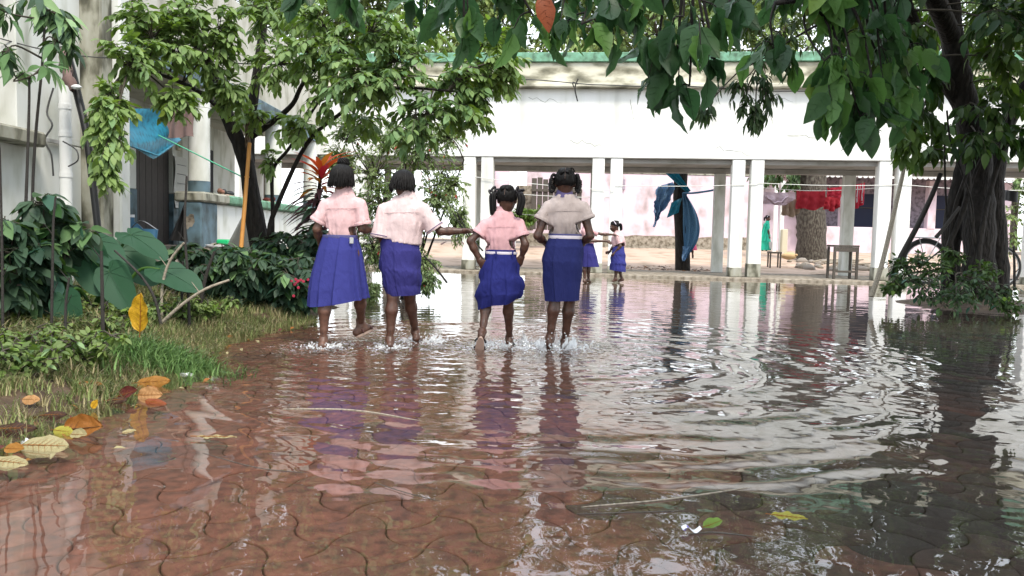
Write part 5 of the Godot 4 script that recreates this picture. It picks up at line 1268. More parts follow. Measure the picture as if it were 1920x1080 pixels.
	if style == "ponytail":
		var p := Buf.new()
		for k in 26:
			var o := Vector3(r2.randf_range(-0.02, 0.02), 0, r2.randf_range(-0.02, 0.02))
			lock(p, [at.call(0, 0.02, 0.095), at.call(o.x, 0.0, 0.125 + o.z), at.call(o.x * 1.2, -0.07, 0.12 + o.z), at.call(o.x, -0.125, 0.105 + o.z)], 0.010 * hs)
		put("ponytail", p.mesh(), mats.hair, t)
		put("hair_band", tube_mesh([at.call(-0.086, 0.03, 0.02), at.call(-0.06, 0.085, 0.01), at.call(0, 0.112, 0.008), at.call(0.06, 0.085, 0.01), at.call(0.086, 0.03, 0.02)], [0.008], 7), mats.belt_white, t)

func shirt(t: Node3D, s: Dictionary, sc: float) -> void:
	var m: Material = mats[s.shirt]; var q := Buf.new()
	var neck: Vector3 = s.neck; var pel: Vector3 = s.pel; var wy: float = s.waist_y
	var lo := (s.cul as Vector3).min(s.cur).min(s.shl).min(s.shr); var hi := (s.cul as Vector3).max(s.cur).max(s.shl).max(s.shr)
	lo.y = minf(lo.y, wy); lo -= Vector3(0.14, 0.07, 0.17); hi += Vector3(0.14, 0.10, 0.17)
	var f := Field.new(lo, hi, s.get("cell", 0.009) * 0.9)
	var _wd: float = s.get("girth", 1.0)
	var mid := Vector3(pel.x, wy, pel.z)
	var low: Vector3 = s.get("hem_c", mid)
	var rw: float = s.get("rw", 0.128); var rc: float = s.get("rc", 0.128)
	if s.has("hem_n"): f.cap(low - Vector3.UP * 0.03, mid, rw, rw, 0.03, 0.74)
	else: f.cap(low, low + Vector3.UP * 0.03, rw - 0.016, rw - 0.008, 0.02, 0.76)
	f.cap(mid + Vector3.UP * 0.055, mid.lerp(neck, 0.45), rw, rc, 0.03, 0.74)
	f.cap(mid.lerp(neck, 0.45), mid.lerp(neck, 0.70), rc, rc * 0.90, 0.04, 0.74)
	f.cap((s.shl as Vector3).lerp(s.shr, 0.05) - Vector3.UP * 0.008, (s.shr as Vector3).lerp(s.shl, 0.05) - Vector3.UP * 0.008, 0.052 * sc, 0.052 * sc, 0.05)
	f.cap((s.shl as Vector3).lerp(s.shr, 0.22), neck + Vector3(0, 0.004, 0), 0.046 * sc, 0.052 * sc, 0.04); f.cap((s.shr as Vector3).lerp(s.shl, 0.22), neck + Vector3(0, 0.004, 0), 0.046 * sc, 0.052 * sc, 0.04)
	f.cap(neck - Vector3.UP * 0.03, neck + Vector3.UP * 0.012, 0.062 * sc, 0.050 * sc, 0.04)
	for e in [["shl", "cul"], ["shr", "cur"]]:
		var a: Vector3 = s[e[0]]; var c: Vector3 = s[e[1]]; var dn := (c - a).normalized()
		f.cap(a, c + dn * 0.05, 0.055 * sc, s.get("cuff", 0.058) * sc, 0.016)
	f.rough(n1, Vector3(9, 2.6, 9), 0.012); f.rough(n1, Vector3(24, 5, 24), 0.007); f.rough(n1, Vector3(10, 14, 10), 0.003)
	f.gather(mid, wy + 0.01, wy + 0.20, 15.0, 0.003 if s.has("hem_n") else 0.006)
	for e in [["shl", "cul"], ["shr", "cur"]]:
		var a: Vector3 = s[e[0]]; var c: Vector3 = s[e[1]]; var dn := (c - a).normalized()
		f.cut(c, dn, 0.115)
		f.cap(c - dn * 0.045, c + dn * 0.02, 0.040 * sc, (s.get("cuff", 0.058) - 0.012) * sc, 0.01, 1.0, true)
	f.cut(Vector3(pel.x, wy - 0.022, pel.z), (s.get("hem_n", Vector3.DOWN) as Vector3).normalized(), 0.34)
	f.cut(neck + Vector3(0, 0.03, 0), Vector3(0, 1, 0), 0.08)
	f.mesh(q)
	put("shirt", q.mesh(), m, t)
	# cuffs: a stitched band round each sleeve's end
	for e in [["shl", "cul"], ["shr", "cur"]]:
		var a: Vector3 = s[e[0]]; var c: Vector3 = s[e[1]]; var dn := (c - a).normalized(); var sd := dn.cross(Vector3(0, 0, 1)).normalized(); var sp := sd.cross(dn)
		var b := Buf.new(); var r: float = s.get("cuff", 0.058) * sc + 0.004
		b.sheet(28, 4, func(u: float, v: float): return c - dn * (0.026 * (1.0 - v)) + (sd * cos(u * TAU) + sp * sin(u * TAU)) * (r + 0.003 * sin(PI * v) + 0.006 * n1.get_noise_2d(cos(u * TAU) * 2.0 + c.x * 9.0, sin(u * TAU) * 2.0)), Vector3.ZERO, c)
		var cf := put("cuff", b.mesh(), mats[s.shirt], t)
		if s.has("stripe"): 
			b = Buf.new(); b.sheet(28, 2, func(u: float, v: float): return c - dn * (0.014 + 0.006 * v) + (sd * cos(u * TAU) + sp * sin(u * TAU)) * (r + 0.007), Vector3.ZERO, c); put("stripe", b.mesh(), mats.collar_purple, cf)
	# folded collar
	var cb := Buf.new(); var nk := neck + Vector3(0, -0.004, 0)
	cb.sheet(36, 6, func(u: float, v: float):
		var a := lerpf(-0.6, PI + 0.6, u); var z := sin(a); var rr := 0.056 * sc + 0.016 * sc * v * v
		return nk + Vector3(cos(a) * rr * 1.05, 0.066 - 0.058 * v + 0.012 * sin(v * PI) - 0.012 * maxf(0.0, -z), z * rr) , Vector3.ZERO, nk)
	put("collar", cb.mesh(), mats[s.get("collar", s.shirt)], t)
	# yoke seam across the back and the pleat below it
	var sm := Buf.new(); var back := []
	for k in 15:
		var u := lerpf(-0.95, 0.95, k / 14.0)
		var p: Vector3 = (s.shl as Vector3).lerp(s.shr, 0.5 + 0.5 * u) - Vector3.UP * (0.022 * sc)
		back.append(p + Vector3(0, 0, surf(f, p, 1.0) - 0.0004))
	sm.tube(back, [0.0018], 5)
	put("yoke_seam", sm.mesh(), m, t)

func surf(f: Field, p: Vector3, way: float) -> float:   # how far along z the cloth's outside lies from p
	var z := 0.20
	while z > -0.05:
		var g := ((p + Vector3(0, 0, z * way)) - f.o) / f.h
		var i := (int(g.z) * f.ny + int(g.y)) * f.nx + int(g.x)
		if g.z < f.nz - 1 and g.x >= 0 and g.y >= 0 and g.x < f.nx - 1 and g.y < f.ny - 1 and g.z >= 0 and i < f.d.size() and f.d[i] < 0.0: return z + f.h * 0.5
		z -= 0.004
	return 0.1

func build_people():
	# the girl on the planted side, hair in a bun
	var g := thing("person", "bob-haired girl with a topknot, pink shirt, wide pleated blue skirt and brown sandals", "person", Vector3.ZERO, 0.0, "schoolgirls wading together")
	var s := {"head": Vector3(-1.285, 1.268, -6.030), "neck": Vector3(-1.275, 1.141, -6.030), "face": Vector3(0.18, -0.05, -1), "shl": Vector3(-1.401, 1.058, -6.020), "shr": Vector3(-1.161, 1.067, -6.020), "ell": Vector3(-1.470, 0.881, -6.000), "elr": Vector3(-1.135, 0.896, -6.020), "wrl": Vector3(-1.475, 0.772, -6.140), "wrr": Vector3(-1.080, 0.878, -6.120),
		"cul": Vector3(-1.469, 0.932, -6.010), "cur": Vector3(-1.131, 0.920, -6.020), "pel": Vector3(-1.296, 0.756, -6.050), "waist_y": Vector3(-1.297, 0.829, -6.050).y, "hil": Vector3(-1.358, 0.703, -6.040), "hir": Vector3(-1.221, 0.706, -6.040), "knl": Vector3(-1.394, 0.379, -5.980), "knr": Vector3(-1.176, 0.385, -6.200),
		"anl": Vector3(-1.416, 0.046, -6.000), "anr": Vector3(-1.210, 0.127, -6.420), "hel": Vector3(-1.414, -0.005, -5.960), "tol": Vector3(-1.434, -0.048, -6.150), "her": Vector3(-1.232, 0.049, -6.380), "tor": Vector3(-1.111, 0.106, -6.470), "handl": [Vector3(0.25, -0.9, -0.5), Vector3(1, 0, 0.2), 0.7, 1.0], "handr": [Vector3(1, -0.05, -0.3), Vector3(0, -0.3, 1), 0.45, -1.0],
		"shirt": "shirt_pink", "style": "bun", "rw": 0.128, "rc": 0.128, "skin": "skin_light"}
	person(g, s)
	skirt(g, [[Vector3(-1.305, 0.833, -6.050), 0.130, 0.104], [Vector3(-1.308, 0.732, -6.050), 0.158, 0.130], [Vector3(-1.321, 0.562, -6.060), 0.190, 0.155], [Vector3(-1.326, 0.439, -6.070), 0.206, 0.175], [Vector3(-1.323, 0.333, -6.080), 0.212, 0.185]], 12, 0.20, mats.skirt, 0.2, func(cx, cz): return 0.035 * cx - 0.01 * cz)
	put("belt", band(0.1325, 0.1065, Vector3(-1.305, 0.829, -6.050), -0.012, 0.014), mats.belt_blue, g)
	var bq := Buf.new(); bq.box(Vector3(-1.199, 0.803, -5.945), Vector3(0.030, 0.046, 0.008), 0.003); put("belt_buckle", bq.mesh(), mats.steel, g)
	sandal(g, s.hel, s.tol, s.anl, mats.sandal); sandal(g, s.her, s.tor, s.anr, mats.sandal)
	# second girl, arm stretched out
	g = thing("person", "girl with a loose bob and pale loose shirt, one arm stretched out to the side", "person", Vector3.ZERO, 0.0, "schoolgirls wading together")
	s = {"head": Vector3(-0.838, 1.239, -6.100), "neck": Vector3(-0.806, 1.126, -6.080), "face": Vector3(0.12, -0.25, -1), "shl": Vector3(-0.972, 1.037, -6.070), "shr": Vector3(-0.698, 1.048, -6.070), "ell": Vector3(-0.999, 0.852, -6.050), "elr": Vector3(-0.551, 0.886, -6.080), "wrl": Vector3(-0.965, 0.729, -6.200), "wrr": Vector3(-0.375, 0.894, -6.100),
		"cul": Vector3(-1.007, 0.827, -6.050), "cur": Vector3(-0.588, 0.901, -6.080), "pel": Vector3(-0.859, 0.713, -6.100), "waist_y": Vector3(-0.861, 0.814, -6.100).y, "hil": Vector3(-0.911, 0.651, -6.100), "hir": Vector3(-0.785, 0.654, -6.100), "knl": Vector3(-0.902, 0.385, -6.060), "knr": Vector3(-0.797, 0.380, -6.220),
		"anl": Vector3(-0.922, 0.050, -6.060), "anr": Vector3(-0.771, 0.076, -6.420), "hel": Vector3(-0.915, -0.002, -6.020), "tol": Vector3(-0.925, -0.043, -6.200), "her": Vector3(-0.756, 0.013, -6.380), "tor": Vector3(-0.753, -0.017, -6.540), "handl": [Vector3(0.2, -0.8, -0.5), Vector3(1, 0, 0.2), 0.6, 1.0], "handr": [Vector3(1, 0.05, -0.05), Vector3(0, -0.9, 0.3), 0.55, -1.0],
		"shirt": "shirt_pale", "style": "bob", "rw": 0.158, "rc": 0.150, "cuff": 0.068, "stripe": 1, "hem_n": Vector3(-0.10, -1, 0)}
	person(g, s)
	skirt(g, [[Vector3(-0.861, 0.827, -6.100), 0.146, 0.108], [Vector3(-0.860, 0.733, -6.100), 0.151, 0.128], [Vector3(-0.854, 0.591, -6.100), 0.156, 0.142], [Vector3(-0.845, 0.468, -6.110), 0.142, 0.130], [Vector3(-0.833, 0.394, -6.120), 0.128, 0.122]], 6, 0.07, mats.skirt_two, 0.55, func(cx, _cz): return 0.008 * cx, 0.75)
	# third girl, pigtails
	g = thing("person", "smallest girl of the four, pigtails with dark bows, rose shirt, hitching up her skirt", "person", Vector3.ZERO, 0.0, "schoolgirls wading together")
	s = {"head": Vector3(-0.052, 1.144, -6.100), "neck": Vector3(-0.081, 1.022, -6.100), "face": Vector3(0.2, -0.12, -1), "shl": Vector3(-0.206, 0.947, -6.100), "shr": Vector3(0.034, 0.956, -6.100), "ell": Vector3(-0.323, 0.819, -6.060), "elr": Vector3(0.093, 0.804, -6.060), "wrl": Vector3(-0.252, 0.674, -6.080), "wrr": Vector3(0.068, 0.706, -6.100),
		"cul": Vector3(-0.264, 0.864, -6.080), "cur": Vector3(0.068, 0.860, -6.080), "pel": Vector3(-0.094, 0.661, -6.120), "waist_y": Vector3(-0.096, 0.750, -6.120).y, "hil": Vector3(-0.151, 0.627, -6.120), "hir": Vector3(-0.024, 0.630, -6.120), "knl": Vector3(-0.187, 0.369, -6.160), "knr": Vector3(-0.027, 0.384, -6.120),
		"anl": Vector3(-0.218, 0.136, -6.020), "anr": Vector3(-0.012, 0.054, -6.320), "hel": Vector3(-0.224, 0.102, -5.970), "tol": Vector3(-0.237, -0.016, -6.060), "her": Vector3(-0.011, 0.007, -6.290), "tor": Vector3(-0.002, -0.031, -6.450), "handl": [Vector3(0.55, -0.8, -0.15), Vector3(0.4, 0, -1), 0.9, 1.0], "handr": [Vector3(-0.35, -0.9, -0.15), Vector3(-0.4, 0, -1), 0.9, -1.0],
		"shirt": "shirt_rose", "style": "pigtails", "scale": 0.90, "hs": 0.95, "rw": 0.116, "rc": 0.120}
	person(g, s)
	skirt(g, [[Vector3(-0.092, 0.758, -6.120), 0.114, 0.094], [Vector3(-0.090, 0.677, -6.120), 0.126, 0.112], [Vector3(-0.092, 0.546, -6.120), 0.158, 0.145], [Vector3(-0.085, 0.423, -6.130), 0.180, 0.165], [Vector3(-0.096, 0.340, -6.140), 0.150, 0.142]], 9, 0.12, mats.skirt_deep, 1.3, func(cx, _cz): return 0.050 * cx * absf(cx), 1.0)
	put("waistband", band(0.119, 0.099, Vector3(-0.091, 0.710, -6.120), -0.020, 0.020), mats.skirt_deep, g)
	put("belt", band(0.122, 0.102, Vector3(-0.088, 0.734, -6.120), -0.010, 0.010), mats.belt_white, g)
	for x in [929.0, 960.0]:
		var lq := Buf.new(); lq.box(Vector3((x - 960.0) * 0.00405 + 0.0, Vector3(-0.087, 0.726, -6.120).y, Vector3(-0.086, 0.736, -6.015).z + (0.012 if x < 940.0 else -0.012)), Vector3(0.012, 0.055, 0.008), 0.002); put("belt_loop", lq.mesh(), mats.skirt_deep, g)
	sandal(g, s.hel, s.tol, s.anl, mats.sandal_dark); sandal(g, s.her, s.tor, s.anr, mats.sandal_dark)
	# fourth girl, looped braids
	g = thing("person", "tallest girl with looped braids, purple collar and beige shirt, skirt held in front", "person", Vector3.ZERO, 0.0, "schoolgirls wading together")
	s = {"head": Vector3(0.386, 1.278, -6.100), "neck": Vector3(0.381, 1.158, -6.100), "face": Vector3(0.10, -0.06, -1), "shl": Vector3(0.258, 1.078, -6.100), "shr": Vector3(0.525, 1.088, -6.100), "ell": Vector3(0.185, 0.870, -6.080), "elr": Vector3(0.585, 0.880, -6.080), "wrl": Vector3(0.266, 0.806, -6.240), "wrr": Vector3(0.524, 0.804, -6.240),
		"cul": Vector3(0.211, 0.984, -6.090), "cur": Vector3(0.559, 1.000, -6.090), "pel": Vector3(0.393, 0.782, -6.130), "waist_y": Vector3(0.398, 0.879, -6.130).y, "hil": Vector3(0.329, 0.727, -6.130), "hir": Vector3(0.460, 0.730, -6.130), "knl": Vector3(0.333, 0.408, -6.120), "knr": Vector3(0.449, 0.409, -6.150),
		"anl": Vector3(0.301, 0.084, -6.140), "anr": Vector3(0.425, 0.047, -6.260), "hel": Vector3(0.296, 0.040, -6.100), "tol": Vector3(0.293, -0.009, -6.270), "her": Vector3(0.420, 0.001, -6.220), "tor": Vector3(0.440, -0.035, -6.390), "handl": [Vector3(0.8, -0.3, -0.6), Vector3(0, 0, 1), 0.8, 1.0], "handr": [Vector3(-0.8, -0.3, -0.6), Vector3(0, 0, 1), 0.8, -1.0],
		"shirt": "shirt_beige", "style": "loops", "rw": 0.118, "rc": 0.138, "collar": "collar_purple", "skin": "skin"}
	person(g, s)
	skirt(g, [[Vector3(0.399, 0.867, -6.130), 0.122, 0.100], [Vector3(0.393, 0.794, -6.130), 0.146, 0.126], [Vector3(0.383, 0.679, -6.130), 0.156, 0.142], [Vector3(0.384, 0.515, -6.140), 0.144, 0.132], [Vector3(0.388, 0.379, -6.140), 0.130, 0.120]], 7, 0.11, mats.skirt_dull, 0.8, func(cx, _cz): return 0.006 * cx, 0.25)
	put("waistband", band(0.126, 0.104, Vector3(0.400, 0.835, -6.130), -0.012, 0.012), mats.skirt_dull, g)
	put("belt", band(0.1285, 0.1065, Vector3(0.399, 0.863, -6.130), -0.011, 0.013), mats.belt_white, g)
	put("belt_edge", band(0.1275, 0.1055, Vector3(0.398, 0.884, -6.130), -0.008, 0.005), mats.belt_blue, g)
	# two girls by the corridor
	g = thing("person", "far girl with hair band seen from the side, by the second column pair", "person")
	s = {"head": Vector3(2.013, 1.129, -16.000), "neck": Vector3(2.071, 0.982, -16.000), "face": Vector3(-1, -0.35, 0.15), "shl": Vector3(2.063, 0.918, -15.920), "shr": Vector3(2.086, 0.919, -16.100), "ell": Vector3(2.127, 0.730, -15.880), "elr": Vector3(2.023, 0.724, -16.150), "wrl": Vector3(2.027, 0.600, -15.900), "wrr": Vector3(1.951, 0.615, -16.150),
		"cul": Vector3(2.117, 0.782, -15.900), "cur": Vector3(2.041, 0.789, -16.140), "pel": Vector3(2.113, 0.664, -16.000), "waist_y": Vector3(2.111, 0.728, -16.000).y, "hil": Vector3(2.107, 0.580, -15.940), "hir": Vector3(2.123, 0.578, -16.060), "knl": Vector3(2.062, 0.324, -15.940), "knr": Vector3(2.121, 0.321, -16.060),
		"anl": Vector3(2.059, 0.079, -15.940), "anr": Vector3(2.203, 0.076, -16.060), "hel": Vector3(2.081, 0.048, -15.940), "tol": Vector3(1.986, 0.024, -15.940), "her": Vector3(2.226, 0.045, -16.060), "tor": Vector3(2.119, 0.021, -16.060), "handl": [Vector3(-0.6, -0.7, 0.1), Vector3(-0.2, 0, -1), 0.7, 1.0], "handr": [Vector3(-0.9, -0.3, 0), Vector3(0, 0, 1), 0.7, -1.0],
		"shirt": "shirt_pink", "style": "ponytail", "scale": 0.92, "cell": 0.013, "hcell": 0.008}
	person(g, s)
	skirt(g, [[Vector3(2.111, 0.728, -16.000), 0.105, 0.12], [Vector3(2.105, 0.557, -16.000), 0.14, 0.15], [Vector3(2.111, 0.376, -16.000), 0.155, 0.18], [Vector3(2.105, 0.237, -16.000), 0.16, 0.18]], 9, 0.06, mats.skirt, 0.4, func(cx, _cz): return -0.02 * cx, 0.8)
	g = thing("person", "far girl half hidden by the tallest girl, arm reaching to her companion", "person")
	s = {"head": Vector3(1.409, 1.236, -15.700), "neck": Vector3(1.424, 1.080, -15.700), "face": Vector3(0.8, -0.2, -0.5), "shl": Vector3(1.385, 1.006, -15.600), "shr": Vector3(1.510, 1.010, -15.820), "ell": Vector3(1.479, 0.822, -15.550), "elr": Vector3(1.746, 0.963, -15.850), "wrl": Vector3(1.827, 0.829, -15.600), "wrr": Vector3(1.985, 0.959, -15.900),
		"cul": Vector3(1.439, 0.893, -15.580), "cur": Vector3(1.661, 0.972, -15.840), "pel": Vector3(1.466, 0.696, -15.700), "waist_y": Vector3(1.463, 0.779, -15.700).y, "hil": Vector3(1.444, 0.612, -15.660), "hir": Vector3(1.505, 0.612, -15.760), "knl": Vector3(1.418, 0.341, -15.640), "knr": Vector3(1.505, 0.338, -15.780),
		"anl": Vector3(1.414, 0.050, -15.620), "anr": Vector3(1.504, 0.053, -15.800), "hel": Vector3(1.403, 0.019, -15.600), "tol": Vector3(1.456, 0.003, -15.720), "her": Vector3(1.493, 0.022, -15.780), "tor": Vector3(1.557, 0.006, -15.900), "handl": [Vector3(1, -0.5, 0), Vector3(0, -0.5, -1), 0.4, 1.0], "handr": [Vector3(1, -0.1, 0), Vector3(0, -1, 0), 0.4, -1.0],
		"shirt": "shirt_rose", "style": "bun", "scale": 0.95, "cell": 0.013, "hcell": 0.008}
	person(g, s)
	skirt(g, [[Vector3(1.463, 0.779, -15.700), 0.11, 0.11], [Vector3(1.480, 0.581, -15.700), 0.15, 0.15], [Vector3(1.508, 0.320, -15.700), 0.19, 0.17]], 11, 0.07, mats.skirt_two, 0.1, func(_cx, _cz): return 0.0, 0.3)
	put("red_ribbon", tube_mesh(curve([Vector3(1.442, 1.381, -15.650), Vector3(1.503, 1.403, -15.650), Vector3(1.505, 1.351, -15.650), Vector3(1.442, 1.370, -15.650)], 4), [0.018], 6), mats.crimson_cloth, g)
	# woman in a sari
	g = thing("person", "woman in a green sari carrying a pail by the pink house", "person")
	s = {"head": Vector3(10.134, 1.865, -32.000), "neck": Vector3(10.120, 1.695, -32.000), "face": Vector3(0.8, -0.2, 0.5), "shl": Vector3(9.987, 1.585, -31.900), "shr": Vector3(10.172, 1.593, -32.150), "ell": Vector3(10.130, 1.334, -31.850), "elr": Vector3(10.076, 1.335, -32.150), "wrl": Vector3(10.160, 1.123, -31.850), "wrr": Vector3(10.150, 1.102, -32.150),
		"cul": Vector3(10.133, 1.418, -31.870), "cur": Vector3(10.115, 1.421, -32.150), "pel": Vector3(10.057, 1.163, -32.000), "waist_y": Vector3(10.050, 1.333, -32.000).y, "hil": Vector3(10.021, 1.077, -31.940), "hir": Vector3(10.101, 1.079, -32.060), "knl": Vector3(9.978, 0.780, -31.900), "knr": Vector3(10.148, 0.782, -32.100),
		"anl": Vector3(9.926, 0.524, -31.900), "anr": Vector3(10.159, 0.526, -32.100), "hel": Vector3(9.885, 0.481, -31.900), "tol": Vector3(10.013, 0.462, -31.900), "her": Vector3(10.118, 0.482, -32.100), "tor": Vector3(10.247, 0.464, -32.100), "handl": [Vector3(0.2, -1, 0), Vector3(0, 0, -1), 0.9, 1.0], "handr": [Vector3(0.2, -1, 0), Vector3(0, 0, 1), 0.7, -1.0],
		"shirt": "sari", "style": "ponytail", "scale": 1.12, "hs": 1.05, "cell": 0.018, "hcell": 0.011}
	person(g, s)
	skirt(g, [[Vector3(10.070, 1.376, -32.000), 0.15, 0.13], [Vector3(10.036, 1.163, -32.000), 0.21, 0.19], [Vector3(10.049, 0.866, -32.000), 0.24, 0.2], [Vector3(10.039, 0.589, -32.000), 0.26, 0.22]], 12, 0.06, mats.sari, 0.3, func(_cx, _cz): return 0.0, 0.6)
	var pq := Buf.new()
	pq.sheet(10, 12, func(u: float, v: float): return Vector3(10.050, 1.648, -31.840).lerp(Vector3(9.898, 0.948, -31.800), v) + Vector3(lerpf(-0.10, 0.10, u) * (0.6 + 0.6 * v), 0, 0.03 * sin(u * 9.0)), Vector3.BACK)
	put("sari_end", pq.mesh(), mats.sari, g)
	# somebody in pink half behind the draped post
	g = thing("person", "child in a pink and white dress half hidden behind the tarpaulin-draped post", "person")
	s = {"head": Vector3(5.189, 1.500, -23.600), "neck": Vector3(5.210, 1.344, -23.600), "face": Vector3(0.2, -0.1, -1), "shl": Vector3(5.119, 1.248, -23.600), "shr": Vector3(5.292, 1.252, -23.600), "ell": Vector3(5.095, 1.060, -23.600), "elr": Vector3(5.362, 1.066, -23.600), "wrl": Vector3(5.127, 0.904, -23.650), "wrr": Vector3(5.363, 0.909, -23.650),
		"cul": Vector3(5.108, 1.138, -23.600), "cur": Vector3(5.327, 1.143, -23.600), "pel": Vector3(5.226, 0.906, -23.600), "waist_y": Vector3(5.222, 1.031, -23.600).y, "hil": Vector3(5.181, 0.842, -23.600), "hir": Vector3(5.276, 0.844, -23.600), "knl": Vector3(5.189, 0.623, -23.600), "knr": Vector3(5.284, 0.625, -23.600),
		"anl": Vector3(5.196, 0.435, -23.600), "anr": Vector3(5.306, 0.437, -23.600), "hel": Vector3(5.194, 0.388, -23.580), "tol": Vector3(5.232, 0.369, -23.750), "her": Vector3(5.303, 0.390, -23.580), "tor": Vector3(5.342, 0.371, -23.750),
		"shirt": "lilac_cloth", "style": "bob", "scale": 0.8, "hs": 0.9, "cell": 0.015, "hcell": 0.01}
	person(g, s)
	skirt(g, [[Vector3(5.222, 1.031, -23.600), 0.10, 0.09], [Vector3(5.229, 0.828, -23.600), 0.14, 0.13], [Vector3(5.253, 0.609, -23.600), 0.17, 0.15]], 10, 0.06, mats.pink_dress, 0.3, func(_cx, _cz): return 0.0)

# ================= the courtyard seen through the corridor
func build_courtyard():
	# long pink-white wall
	var t := thing("yard_wall", "long pinkish white yard wall with dark stained top and muddy foot", "wall")
	var q := Buf.new(); q.box(Vector3(5.0, 1.95, -32.2), Vector3(9.0, 3.1, 0.3), 0.02); put("wall", q.mesh(), mats.pink_wall, t)
	q = Buf.new(); q.box(Vector3(5.0, 3.56, -32.2), Vector3(9.04, 0.12, 0.36), 0.02); put("capping", q.mesh(), mats.mould_wall, t)
	q = Buf.new()
	q.sheet(60, 5, func(u: float, v: float): return Vector3(lerpf(0.52, 9.48, u), 0.42 + v * (0.62 + 0.07 * n1.get_noise_2d(u * 6.0, 1.0)), -32.046), Vector3.BACK)
	put("mud_stain", q.mesh(), mats.concrete, t)
	q = Buf.new(); q.box(Vector3(5.0, 0.50, -31.9), Vector3(9.0, 0.16, 0.3), 0.03); put("kerb", q.mesh(), mats.concrete, t)
	q = Buf.new(); q.box(Vector3(4.228, 3.061, -31.980), Vector3(0.34, 0.42, 0.06), 0.01); put("vent", q.mesh(), mats.mauve_wall, t)
	# pink house with an awning
	t = thing("pink_house", "pink house with dark veranda opening and white scalloped awning fringe", "building")
	q = Buf.new(); q.box(Vector3(10.9, 2.15, -34.0), Vector3(2.6, 3.4, 0.3), 0.02); put("wall", q.mesh(), mats.pink_wall, t)
	q = Buf.new(); q.box(Vector3(16.4, 1.05, -33.4), Vector3(8.4, 1.15, 0.25), 0.02); put("low_wall", q.mesh(), mats.pink_wall, t)
	q = Buf.new(); q.box(Vector3(16.4, 2.2, -35.2), Vector3(8.6, 3.6, 0.25), 0.02); put("inner_wall", q.mesh(), mats.mauve_wall, t)
	for k in 4:
		q = Buf.new(); q.box(Vector3([12.1, 13.7, 17.3, 20.4][k], 2.6, -33.4), Vector3(0.34, 2.0, 0.3), 0.02); put("post", q.mesh(), mats.pink_wall, t)
	for k in 3:
		var wn: MeshInstance3D
		q = Buf.new(); q.box(Vector3([15.4, 12.85, 18.7][k], 2.35, -35.04), Vector3([2.0, 0.5, 1.4][k], 1.5, 0.06), 0.01); wn = put("window", q.mesh(), mats.navy, t)
		q = Buf.new(); q.box(Vector3([15.4, 12.85, 18.7][k], 2.5, -35.0), Vector3([2.0, 0.5, 1.4][k], 0.04, 0.04), 0.005); put("rail", q.mesh(), mats.wood_old, wn)
	q = Buf.new(); q.box(Vector3(15.6, 3.95, -34.0), Vector3(12.2, 0.18, 3.4), 0.03); put("roof", q.mesh(), mats.mould_wall, t)
	for k in 40:
		q = Buf.new(); var x := 12.0 + k * 0.22
		var p := [Vector3(x, 3.86, -32.35), Vector3(x + 0.215, 3.86, -32.35)]
		for i in 7: p.append(Vector3(x + 0.1075 + 0.1075 * cos(PI * i / 6.0), 3.66 - 0.10 * sin(PI * i / 6.0), -32.35 + 0.0015 * (k % 2)))
		q.face(p, Vector3.BACK); put("scallop", q.mesh(), mats.paper, t)
	# post and slender pillars where the woman stands
	t = thing("yard_gateway", "slim white gate posts beside the sari woman before the pink house", "gate")
	for x in [Vector3(10.231, 0.999, -31.400).x, Vector3(10.481, 1.004, -31.400).x]:
		q = Buf.new(); q.box(Vector3(x, 1.9, -31.4), Vector3(0.14, 2.8, 0.14), 0.015); put("post", q.mesh(), mats.white_wall, t)
	q = Buf.new(); q.box(Vector3(Vector3(10.539, 1.006, -31.200).x, 0.95, -31.2), Vector3(0.22, 0.95, 0.22), 0.02); put("post", q.mesh(), mats.switch_cream, t)
	t = thing("pail", "pale metal pail hanging from the sari woman's hand", "bucket", Vector3(10.281, 0.787, -31.850))
	q = Buf.new(); q.tube([Vector3(0, -0.14, 0), Vector3(0, 0.14, 0)], [0.11, 0.15], 18); put("bucket", q.mesh(), mats.steel, t)
	var hp := []
	for k in 9: hp.append(Vector3(cos(PI * k / 8.0) * 0.14, 0.14 + sin(PI * k / 8.0) * 0.15, 0))
	put("handle", tube_mesh(hp, [0.008], 6), mats.steel, t)
	# far left: blue pillar house, grey board gate, boundary wall
	t = thing("far_shed", "far pale shed corner with a bluish pillar seen through the first bay", "building")
	q = Buf.new(); q.box(Vector3(-0.690, 2.294, -29.000), Vector3(1.0, 4.4, 0.4), 0.02); put("wall", q.mesh(), mats.pink_wall, t)
	q = Buf.new(); q.box(Vector3(-0.848, 2.847, -28.750), Vector3(0.3, 1.0, 0.06), 0.01); put("window", q.mesh(), mats.mauve_wall, t)
	q = Buf.new(); q.box(Vector3(-0.055, 2.309, -29.000), Vector3(0.3, 4.4, 0.3), 0.02); put("pillar", q.mesh(), mats.plastic_white, t)
	q = Buf.new(); q.box(Vector3(-0.973, 1.597, -27.600), Vector3(0.55, 1.0, 0.3), 0.12); put("red_tank", q.mesh(), mats.pink_dress, t)
	t = thing("board_gate", "weathered grey board gate leaning at the back of the yard", "gate")
	for k in 9:
		q = Buf.new(); q.box(Vector3(0.725, 2.139, -30.000) + Vector3(0.02 + k * 0.21, 0.03 * sin(k * 2.0), 0), Vector3(0.19, 1.9 + 0.06 * sin(k * 3.0), 0.04), 0.008); put("plank", q.mesh(), mats.wood_old, t)
	for y in [0.5, -0.6]:
		q = Buf.new(); q.box(Vector3(0.725, 2.139, -30.000) + Vector3(0.86, y, 0.05), Vector3(1.9, 0.1, 0.05), 0.008); put("crossbar", q.mesh(), mats.wood_old, t)
	t = thing("grey_wall", "grey cement wall between the bluish pillar and the board gate", "wall")
	q = Buf.new(); q.box(Vector3(0.378, 1.995, -30.600), Vector3(0.75, 1.7, 0.25), 0.02); put("wall", q.mesh(), mats.concrete, t)
